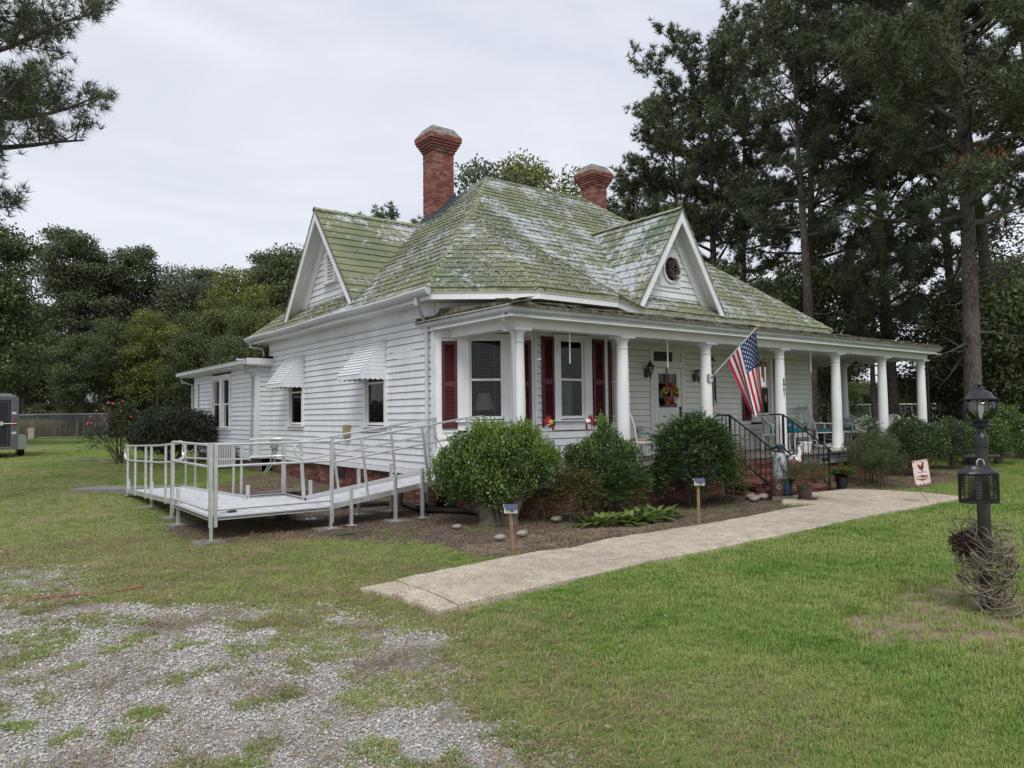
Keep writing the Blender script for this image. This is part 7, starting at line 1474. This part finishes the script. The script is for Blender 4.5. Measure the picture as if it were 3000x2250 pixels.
pine_tree('pine_tree', 'bushy pine between the middle pines and the giant one', (33.2, 16.2), 18.8, .24, .30, 5.2, 40, 4.6, 9, (0, 0), 8, PG, .28, 12, 'needle', .042)
pine_tree('pine_tree', 'pine behind the right porch columns', (36.0, 14.4), 21, .24, .24, 5.4, 34, 4.0, 10, (0, .4), 8, PG, .28, 11, 'needle', .046)
pine_tree('pine_tree', 'short young pine with drooping branches beyond the porch roof', (27.2, 13.6), 6.8, .13, .62, 2.7, 22, 6.0, 12, (0, 0), 0, PG, .25, 14, 'needle', .022)
pine_tree('pine_tree', 'tall pine between the second chimney and the broad topped pine', (31.2, 26.0), 17.6, .22, .40, 4.4, 36, 4.6, 15, (-.2, 0), 6, PG, .28, 12, 'needle', .046)
# pine reaching in from the left, and one lower on the same side
pine_tree('pine_tree', 'pine leaning into the top left corner with long drooping branches', (-.3, 17.3), 15, .24, .36, 3.5, 62, 7.5, 21, (-.3, 0), 4, 'pines at the left edge', .20, 18, 'needle', .014, lambda s: .55 + .45 * math.sin(math.pi * s))
leaf_tree('broadleaf_tree', 'dark loose tree standing at the left edge beyond the trailer', (1.2, 50), 14.5, .3, [(0, 0, 9.6, 2.3, 2.3, 3.8, 60), (.5, 0, 5.5, 2.2, 2.2, 2.6, 30)], 30000, .21, 'leaf_dark', 22, 'trees beyond the back yard')
gp_ = [o for o in bpy.data.objects if o.get('label', '').startswith('nearest giant pine')][0]; n = 420; c_ = V(24.75, 9.0, 9.25) + RNG.normal(0, 1, (n, 3)) * V(.42, .42, .16); D_ = nrm(rdir(n) + V(0, 0, -.7)); Sd = nrm(np.cross(D_, rdir(n))); link('dead_needles', np_mesh('dead_needles', np.stack([c_ - Sd * .017, c_ + Sd * .017, c_ + D_ * .26], 1).reshape(-1, 3), 3, plain('rusty_needles', (.30, .13, .05), .8, 0, .3)), gp_)
# small trees just behind the house
BG = 'small trees behind the house roof'
leaf_tree('broadleaf_tree', 'yellow green tree top just left of the second chimney', (26.5, 31.8), 16.2, .14, [(0, 0, 12.9, 2.6, 2.2, 3.0, 34)], 13000, .22, 'leaf_yellow', 31, BG)
leaf_tree('broadleaf_tree', 'grey green tree top above the middle of the ridge', (23.6, 32.2), 15.4, .15, [(0, 0, 12.4, 2.4, 2.2, 2.8, 34)], 13000, .22, 'leaf_grey', 32, BG)
pine_tree('pine_tree', 'pine top showing behind the taller chimney', (22.6, 43), 14.0, .18, .4, 3.6, 26, 3.4, 33, (0, 0), 0, 'far pines behind the roof', .30, 11, 'needle', .055)
pine_tree('pine_tree', 'small pine top just left of the ridge peak', (20.0, 32.6), 10.2, .14, .4, 2.2, 20, 3.4, 34, (0, 0), 0, 'far pines behind the roof', .28, 11, 'needle', .05)
for i, (x, y, h_, mt, lb) in enumerate([(26.4, 19.6, 8.5, 'leaf_dark', 'dark leafy understorey tree right of the gable roof'), (27.6, 15.8, 8.2, 'leaf_dark', 'dense dark tree above the porch corner'), (31.5, 19.5, 9.5, 'leaf_mid', 'mid green tree behind the dark understorey'), (31.0, 12.6, 7.4, 'leaf_dark', 'dark cedar mass beyond the last porch column'), (29.0, 9.2, 6.8, 'leaf_dark', 'dark evergreen behind the bright holly'), (34.0, 11.6, 9.5, 'leaf_dark', 'tall dark evergreen filling the right edge'), (33.5, 9.2, 8.0, 'leaf_dark', 'lowest dark evergreen at the right edge')]):
    leaf_tree('understorey_tree', lb, (x, y), h_, .11, [(0, 0, h_ * .58, 2.0, 2.0, h_ * .36, 34), (0, 0, h_ * .22, 1.9, 1.9, h_ * .22, 16 if i > 2 else 3)], 15000, .16, mt, 40 + i, 'understorey trees right of the house', limbs=16, bark_='bark')
# two bare trunks seen through the porch
for i, (x, y, h_, lb) in enumerate([(25.6, 15.2, 15, 'flared dark pine trunk seen through the porch beside the house wall'), (29.0, 13.9, 16, 'straight dark pine trunk seen between the porch columns')]):
    pine_tree('pine_tree', lb, (x, y), h_, .23, .55, 3.0, 16, 3.4, 60 + i, (0, .2), 3, 'pines seen through the porch', .26, 12, 'needle', .026)
# far forest: a few kinds, copied
FG = 'trees of the far wood'
def far_tree(kind, seed):
    if kind == 'pine':
        return leaf_tree('forest_pine', 'x', (0, -400), 20, .22, [(0, 0, 15.5, 2.7, 2.7, 3.8, 60), (.6, .4, 10, 2.6, 2.6, 3.2, 30), (-1.2, 0, 12.5, 2.6, 2.4, 1.6, 16)], 27000, .27, 'needle_far', seed, FG, limbs=14)
    mt = {'mid': 'leaf_mid', 'yellow': 'leaf_yellow', 'grey': 'leaf_grey', 'dark': 'leaf_dark'}[kind]
    return leaf_tree('forest_tree', 'x', (0, -400), 17, .2, [(0, 0, 11, 3.7, 3.7, 5.0, 90), (1.4, .5, 6.5, 3.2, 3.2, 3.2, 40), (-2.0, 0, 8.0, 2.4, 2.4, 2.4, 26)], 30000, .27, mt, seed, FG, limbs=14)
protos = {k: far_tree(k, 70 + i) for i, k in enumerate(('pine', 'mid', 'yellow', 'grey', 'dark'))}
pos = {'pine': [], 'mid': [], 'yellow': [], 'grey': [], 'dark': []}
def fpt(px, dd): # row of the wood, measured from the camera's bearing
    a = np.array([px - 1500., 2160.]); r = a[0] * RW[:2, 0] + a[1] * RW[:2, 2]; return r * dd / 2160.
forest = [('pine', 205, 70, 1.02, 'pine with a high round crown left of centre in the far wood'), ('pine', 370, 72, 1.0, 'second tall pine of the far wood, right of the high crowned one'), ('pine', 290, 78, .92, 'pine filling the gap between the two tallest far pines'), ('grey', 560, 74, 1.02, 'grey green broad tree in the middle of the far wood'),
          ('yellow', 705, 72, 1.0, 'large yellow green tree above the rose bush'), ('dark', 860, 76, 1.18, 'tall dark tree rising beside the side gable'), ('pine', 800, 78, 1.02, 'dark pine just left of the tree by the side gable'), ('yellow', 450, 62, .68, 'low spreading yellow green tree in front of the far wood'), ('mid', 640, 66, .80, 'mid green tree right of the low yellow one'),
          ('dark', 120, 64, .60, 'dark tree behind the kennel'), ('mid', 500, 80, .92, 'green tree deep behind the grey green one'), ('dark', 330, 62, .60, 'short dark tree under the tall pines'), ('dark', 560, 60, .55, 'short dark tree behind the rose bush'), ('mid', 760, 63, .72, 'green tree just left of the rear addition'), ('dark', 20, 74, .74, 'dark tree behind the barn'),
          ('dark', 920, 68, .85, 'dark tree behind the rear addition roof'), ('pine', 60, 66, .70, 'pine above the trailer'), ('dark', 230, 58, .5, 'lowest dark tree behind the kennel end'), ('dark', 680, 58, .5, 'small dark tree between the rose bush and the addition'), ('pine', 620, 84, .98, 'pine far back in the middle of the wood'),
          ('grey', 980, 80, .9, 'grey green tree hidden mostly by the roof'), ('dark', 430, 90, 1.0, 'dark tree in the deepest row of the wood'), ('dark', 150, 92, 1.0, 'dark tree deep behind the pines at the left'), ('dark', 840, 60, .55, 'small dark tree behind the addition wall'), ('dark', -60, 60, .6, 'dark tree at the very left edge')]
ntree = 0
used_p = set()
for k, px, dd, sc, lb in forest:
    p = fpt(px, dd); o = protos[k] if k not in used_p else copy_tree(protos[k]); used_p.add(k); o.location = (p[0], p[1], .28); o.scale = (sc, sc, sc * random.uniform(.96, 1.04)); o.rotation_euler.z = random.uniform(0, 6.28); o['label'] = lb
# the far tree line at the right and the wood's floor
k = 0
for px, dd, sc, kd, lb in [(2430, 62, .30, 'mid', 'round green tree behind the chain link fence'), (2500, 75, .27, 'dark', 'dark tree beyond the fence seen between porch columns'), (2570, 95, .33, 'mid', 'far green tree on the rise beyond the fence'), (2650, 82, .28, 'dark', 'dark far tree behind the last porch column'), (2720, 70, .30, 'mid', 'far tree right of the last porch column'), (2360, 58, .6, 'dark', 'dark tree hidden behind the house corner'), (2820, 66, .75, 'dark', 'dark far tree behind the giant pine'), (2930, 60, .9, 'dark', 'dark far tree at the right edge'), (2250, 60, .8, 'dark', 'far tree behind the right roof slope'), (2480, 110, .42, 'grey', 'palest far tree on the horizon seen through the porch'), (2620, 120, .44, 'grey', 'distant grey green tree on the horizon beyond the fence')]:
    p = fpt(px, dd); o = copy_tree(protos[kd]); o.location = (p[0], p[1], .2); o.scale = (sc * 1.3, sc * 1.3, sc) if sc > .5 else (sc * 2.2, sc * 2.2, sc); o.rotation_euler.z = random.uniform(0, 6.28); o['label'] = lb; o['group'] = 'far trees to the right'
RNG = np.random.default_rng(99); random.seed(99)
n = 60000; px = RNG.uniform(-250, 1150, n); dd = RNG.uniform(60, 92, n); a = np.stack([px - 1500, np.full(n, 2160.)], 1); P = (a[:, :1] * RW[:2, 0] + a[:, 1:] * RW[:2, 2]) * (dd / 2160)[:, None]
ht = 3.2 * fbm(P[:, 0], P[:, 1], .16, 3, 4) * sst(58, 68, dd) + .4; z = .2 + ht * RNG.uniform(0, 1, n) * 1.3; Pn = np.concatenate([P, z[:, None]], 1)
u = link('undergrowth', np_mesh('undergrowth', leaf_verts(Pn, rdir(n), rdir(n), RNG.uniform(.35, .7, n), RNG.uniform(.2, .4, n)), 4, 'leaf_dark')); tag(u, kind='stuff')
mb = MB()
for i in range(46):
    p = fpt(RNG.uniform(-50, 1000), RNG.uniform(61, 82)); mb.tube([(p[0], p[1], 0), (p[0] + RNG.uniform(-.5, .5), p[1], RNG.uniform(4, 6)), (p[0] + RNG.uniform(-.5, .5), p[1], RNG.uniform(7, 9))], [RNG.uniform(.12, .24), .12, .06], 6)
u2 = obj('far_trunks', mb, 'bark_grey'); tag(u2, kind='stuff')
# wooded hills closing the horizon
mb = MB(); n = 160; vs = []
for i in range(n + 1):
    a = math.radians(-30 + 165 * i / n); r = 230; h_ = 9 + 4 * math.sin(i * .21) + 1.6 * math.sin(i * .9) + RNG.uniform(-.5, .5)
    for rr, hh in ((r, -1), (r + 4, h_ * .75), (r + 18, h_), (r + 60, h_ + 1)): vs.append((rr * math.cos(a), rr * math.sin(a), hh))
mb.add(vs, [(i * 4 + k, (i + 1) * 4 + k, (i + 1) * 4 + k + 1, i * 4 + k + 1) for i in range(n) for k in range(3)]); hl = obj('hills', mb, plain('distant_wood', (.042, .058, .036), .95, 0, .6, .12)); tag(hl, kind='structure')
n = 26000; a = RNG.uniform(R(-28), R(132), n); rr = 228 + RNG.uniform(-6, 10, n); hh = 9 + 4 * np.sin((np.degrees(a) + 30) / 165 * 160 * .21) + 1.6 * np.sin((np.degrees(a) + 30) / 165 * 160 * .9); P = np.stack([rr * np.cos(a), rr * np.sin(a), hh * RNG.uniform(.05, 1.12, n)], 1)
u3 = link('distant_wood', np_mesh('distant_wood', leaf_verts(P, rdir(n), rdir(n), RNG.uniform(1.0, 2.4, n), RNG.uniform(.8, 1.6, n)), 4, 'leaf_mid')); tag(u3, kind='stuff')
# ------------------------------------------------------------------ back yard: kennel, trailer, barn
kn = thing('kennel', 'chain link dog kennel with black shade cloth along its top rail', 'kennel', (6.9, 65.8, .33))
STEEL = plain('galvanised_steel', (.34, .36, .37), .45, .5)
p0, p1, p2 = fpt(40, 57.5), fpt(317, 57.0), fpt(292, 64); p3 = fpt(30, 66); gzv = .33; Hk = 1.85
def panel(a, b, k):
    a, b = V(*a), V(*b)
    for i in range(k):
        q0, q1 = a + (b - a) * i / k, a + (b - a) * (i + 1) / k; mb = MB()
        for q in (q0, q1): mb.tube([(q[0], q[1], gzv), (q[0], q[1], gzv + Hk)], .028, 6)
        for z in (.06, Hk): mb.tube([(q0[0], q0[1], gzv + z), (q1[0], q1[1], gzv + z)], .028, 6)
        o = obj('panel_frame', mb, STEEL, kn); mb = MB(); L_ = np.linalg.norm(q1 - q0); d = (q1 - q0) / L_; s = -Hk
        while s < L_:
            for sg in (1, -1):
                u0, u1 = s, s + Hk; z0_, z1_ = (0, Hk) if sg == 1 else (Hk, 0)
                c0, c1 = max(u0, 0), min(u1, L_)
                if c1 > c0: f0, f1 = (c0 - u0) / Hk, (c1 - u0) / Hk; A_, B_ = q0 + d * c0, q0 + d * c1; mb.bar((A_[0], A_[1], gzv + z0_ + (z1_ - z0_) * f0), (B_[0], B_[1], gzv + z0_ + (z1_ - z0_) * f1), .006, .006)
            s += .16
        w = obj('wire_mesh', mb, STEEL, o); tag(w, kind='stuff')
panel(p0, p1, 4); panel(p1, p2, 1); panel(p3, p2, 3)
mb = MB(); a, b = V(*fpt(160, 58)), V(*fpt(292, 57.6)); n = 20; vs = []
for i in range(n + 1): q = a + (b - a) * i / n; vs += [(q[0], q[1] + .1, gzv + Hk - .05), (q[0], q[1] + .1, gzv + Hk - .42 - .15 * math.sin(i / n * math.pi) * random.uniform(.8, 1.1))]
mb.add(vs, [(2 * i, 2 * i + 2, 2 * i + 3, 2 * i + 1) for i in range(n)]); obj('shade_cloth', mb, plain('black_shade_cloth', (.02, .022, .028), .9), kn)
mb = MB(); a, b = V(*fpt(291, 57.2)), V(*fpt(314, 57.1)); vs = []
for i in range(13): q = a + (b - a) * i / 12; vs += [(q[0], q[1] + .05 * (i % 2), gzv + Hk), (q[0], q[1] + .05 * (i % 2), gzv + .05)]
mb.add(vs, [(2 * i, 2 * i + 2, 2 * i + 3, 2 * i + 1) for i in range(12)]); obj('shade_curtain', mb, plain('grey_shade_cloth', (.10, .11, .13), .9), kn)
n = 14000; px = RNG.uniform(30, 300, n); dd = RNG.uniform(58.5, 63, n); a = np.stack([px - 1500, np.full(n, 2160.)], 1); P = (a[:, :1] * RW[:2, 0] + a[:, 1:] * RW[:2, 2]) * (dd / 2160)[:, None]
u4 = link('tall_grass', np_mesh('tall_grass', leaf_verts(np.concatenate([P, np.full((n, 1), .33)], 1), nrm(rdir(n) * .4 + V(0, 0, 1)), rdir(n), RNG.uniform(.6, 1.7, n), RNG.uniform(.03, .07, n)), 4, 'reed')); tag(u4, kind='stuff')
q = fpt(93, 57); mb = MB(); mb.hexa([(q[0] - .18, q[1] - .1, .32), (q[0] + .18, q[1] - .1, .32), (q[0] + .18, q[1] + .02, .32), (q[0] - .18, q[1] + .02, .32), (q[0] - .22, q[1] - .02, 1.15), (q[0] + .22, q[1] - .02, 1.15), (q[0] + .22, q[1] + .03, 1.15), (q[0] - .22, q[1] + .03, 1.15)]); tag(obj('plywood_sheet', mb, plain('pale_board', (.36, .31, .26))), 'pale board leaning on the outside of the kennel', 'board')
for px_, dd_, mt, sc, lb in ((120, 62, 'leaf_grey', .9, 'sparse grey green sapling behind the kennel'), (200, 62.5, 'leaf_yellow', .8, 'bright green sapling above the kennel shade cloth')):
    q = fpt(px_, dd_); leaf_tree('sapling', lb, tuple(q), 2.8 * sc, .04, [(0, 0, 2.0 * sc, 1.3, 1.0, .9, 12)], 2200, .16, mt, 5 + px_, 'saplings behind the kennel', 'sapling', 6)
RNG = np.random.default_rng(123); random.seed(123)
tr = thing('cargo_trailer', 'enclosed cargo trailer with a black rear door and white fender at the left edge', 'trailer', (.95, 33.7, .35)); X0, X1, Y0, Y1, Z0, Z1 = -.25, 1.98, 33.7, 37.8, .72, 2.66
SIL = plain('trailer_aluminium', (.125, .14, .138), .4, .5, .15, 3); BLK = plain('black_door_panel', (.006, .008, .015), .7)
mb = MB(); mb.box(X0, X1, Y0 + .04, Y1, Z0, Z1 - .08); mb.hexa([(X0, Y0 + .03, Z1 - .08), (X1, Y0 + .03, Z1 - .08), (X1, Y1, Z1 - .08), (X0, Y1, Z1 - .08), (X0 + .2, Y0 + .1, Z1 + .08), (X1 - .25, Y0 + .1, Z1 + .08), (X1 - .25, Y1, Z1 + .08), (X0 + .2, Y1, Z1 + .08)]); obj('body', mb, SIL, tr)
mb = MB(); mb.box(X1 - .24, X1 + .01, Y0 - .02, Y0 + .04, Z0 - .1, Z1 - .05); mb.box(X0, X0 + .2, Y0 - .02, Y0 + .04, Z0 - .1, Z1 - .05); mb.box(X0 + .2, X1 - .24, Y0 - .02, Y0 + .04, Z1 - .16, Z1 - .03); mb.box(X0 + .2, X1 - .24, Y0 - .02, Y0 + .04, Z0 - .1, Z0 - .02); obj('rear_frame', mb, SIL, tr)
mb = MB(); mb.box(X0 + .21, X1 - .25, Y0 - .015, Y0 + .03, Z0, Z1 - .18); dr = obj('door', mb, BLK, tr)
mb = MB()
for q in ((X0 + .26, X1 - .31, Z1 - .25, Z1 - .235), (X0 + .26, X1 - .31, Z0 + .06, Z0 + .075)): mb.box(q[0], q[1], Y0 - .022, Y0 - .0151, q[2], q[3])
for x in (X0 + .26, X1 - .325): mb.box(x, x + .015, Y0 - .022, Y0 - .0151, Z0 + .076, Z1 - .251)
obj('door_trim', mb, SIL, dr); mb = MB(); mb.tube([(.7, Y0 - .05, 1.58), (X1 - .05, Y0 - .05, 1.60)], .018, 6); mb.box(1.42, 1.5, Y0 - .08, Y0 - .023, 1.53, 1.68); obj('latch', mb, 'alu', dr)
for z in (1.2, 1.95): mb = MB(); mb.box(X1 - .2, X1 - .06, Y0 - .035, Y0 - .021, z, z + .09); obj('hinge', mb, 'alu', tr)
mb = MB(); mb.box(X1 - .14, X1 - .06, Y0 - .05, Y0 - .022, 1.54, 1.78); obj('tail_light', mb, plain('red_lens', (.25, .008, .01), .2), tr)
mb = MB(); mb.box(X1 + .02, X1 + .34, Y0 + 1.3, Y0 + 3.1, 1.10, 1.13); mb.hexa([(X1 + .02, Y0 + 1.28, .58), (X1 + .36, Y0 + 1.28, .58), (X1 + .36, Y0 + 1.32, .58), (X1 + .02, Y0 + 1.32, .58), (X1 + .03, Y0 + 1.28, 1.13), (X1 + .34, Y0 + 1.28, 1.13), (X1 + .34, Y0 + 1.32, 1.13), (X1 + .03, Y0 + 1.32, 1.13)]); obj('fender', mb, 'white_enamel', tr)
for y in (35.35, 36.2): mb = MB(); mb.tube([(X1 + .08, y, .65), (X1 + .3, y, .65)], .34, 18); obj('wheel', mb, 'rubber', tr, True)
for y in (35.35, 36.2): mb = MB(); mb.tube([(X0 - .3, y, .65), (X0 - .08, y, .65)], .34, 18); obj('wheel', mb, 'rubber', tr, True)
bn_ = thing('barn', 'old dark wooden barn with a sagging metal roof behind the trailer', 'barn', (0, 46, .3)); DW = plain('dark_barn_wood', (.05, .042, .04), .9, 0, .5, 6)
e = V(*fpt(42, 46)); xr = e[0] - .5; mb = MB(); mb.box(xr - 7, xr, e[1] + .3, e[1] + 7, .2, 3.9); bw = obj('wall', mb, DW, bn_)
mb = MB(); mb.add([(xr - 7, e[1] + .3, 3.9), (xr, e[1] + .3, 3.9), (xr - 3.5, e[1] + .3, 6.8), (xr - 7, e[1] + .4, 3.9), (xr, e[1] + .4, 3.9), (xr - 3.5, e[1] + .4, 6.8)], [(0, 1, 2), (3, 5, 4), (0, 2, 5, 3), (1, 4, 5, 2)]); obj('gable', mb, DW, bn_)
for i in range(13): mb = MB(); z = 2.2 + i * .24; mb.box(xr - 3.4 if z < 3.9 else xr - 2.4, xr - .02 - max(0, (z - 3.9)) * 1.15, e[1] + .27, e[1] + .295, z, z + .21); obj('plank', mb, DW, bw)
mb = MB(); 
for sg, xx in ((1, xr - 3.5),): 
    a_ = V(xr - 3.5, e[1], 7.0); 
    for pts in ([a_, V(xr - .9, e[1], 4.55), V(xr + .45, e[1], 3.95)], [a_, V(xr - 6.1, e[1], 4.55), V(xr - 7.45, e[1], 3.95)]):
        for p_, q_ in zip(pts[:-1], pts[1:]): mb.slab3([p_, q_, q_ + V(0, 7.4, 0), p_ + V(0, 7.4, 0)], (0, 0, .10))
obj('roof', mb, plain('grey_tin_roof', (.20, .19, .18), .6), bn_)
# fence, gate and log pile seen through the porch
cf = thing('chain_link_fence', 'low chain link fence with a pale top rail seen between the porch columns', 'fence', (44, 22.5, 0)); a, b = V(*fpt(2395, 40)), V(*fpt(2760, 40)); mb = MB(); mb.tube([(*a, 2.05), (*b, 2.05)], .035, 6); obj('top_rail', mb, 'white_enamel', cf)
for i in range(6): q = a + (b - a) * (i + .5) / 6; mb = MB(); mb.tube([(q[0], q[1], 0), (q[0], q[1], 2.05)], .035, 6); obj('post', mb, STEEL, cf)
mb = MB(); L_ = np.linalg.norm(b - a); d = (b - a) / L_; s = -2.0
while s < L_:
    for sg in (1, -1):
        c0, c1 = max(s, 0), min(s + 2, L_)
        if c1 > c0: f0, f1 = (c0 - s) / 2, (c1 - s) / 2; A_, B_ = a + d * c0, a + d * c1; z0_, z1_ = (0, 2) if sg == 1 else (2, 0); mb.bar((*A_, z0_ + (z1_ - z0_) * f0), (*B_, z0_ + (z1_ - z0_) * f1), .006, .006)
    s += .12
w = obj('wire_mesh', mb, STEEL, cf); tag(w, kind='stuff')
def logp(c, s, lab):
    t = thing('log_pile', lab, 'log pile', c, 'brush and logs beyond the porch'); 
    for i in range(16): p = V(*c) + V(*[random.uniform(-.6, .6) * s, random.uniform(-.5, .5) * s, random.uniform(.1, .9) * s]); d = rdir(1)[0] * V(1, 1, .35) * s * .7; mb = MB(); mb.tube([p - d, p + d * .2, p + d], [.12 * s, .10 * s, .06 * s], 8); obj('log', mb, 'bark', t, True)
logp((25.4, 13.4, .55), .95, 'dark root stump pile seen above the porch table'); logp((24.2, 14.2, .4), .95, 'tangled brush pile beside the dark trunk seen through the porch')
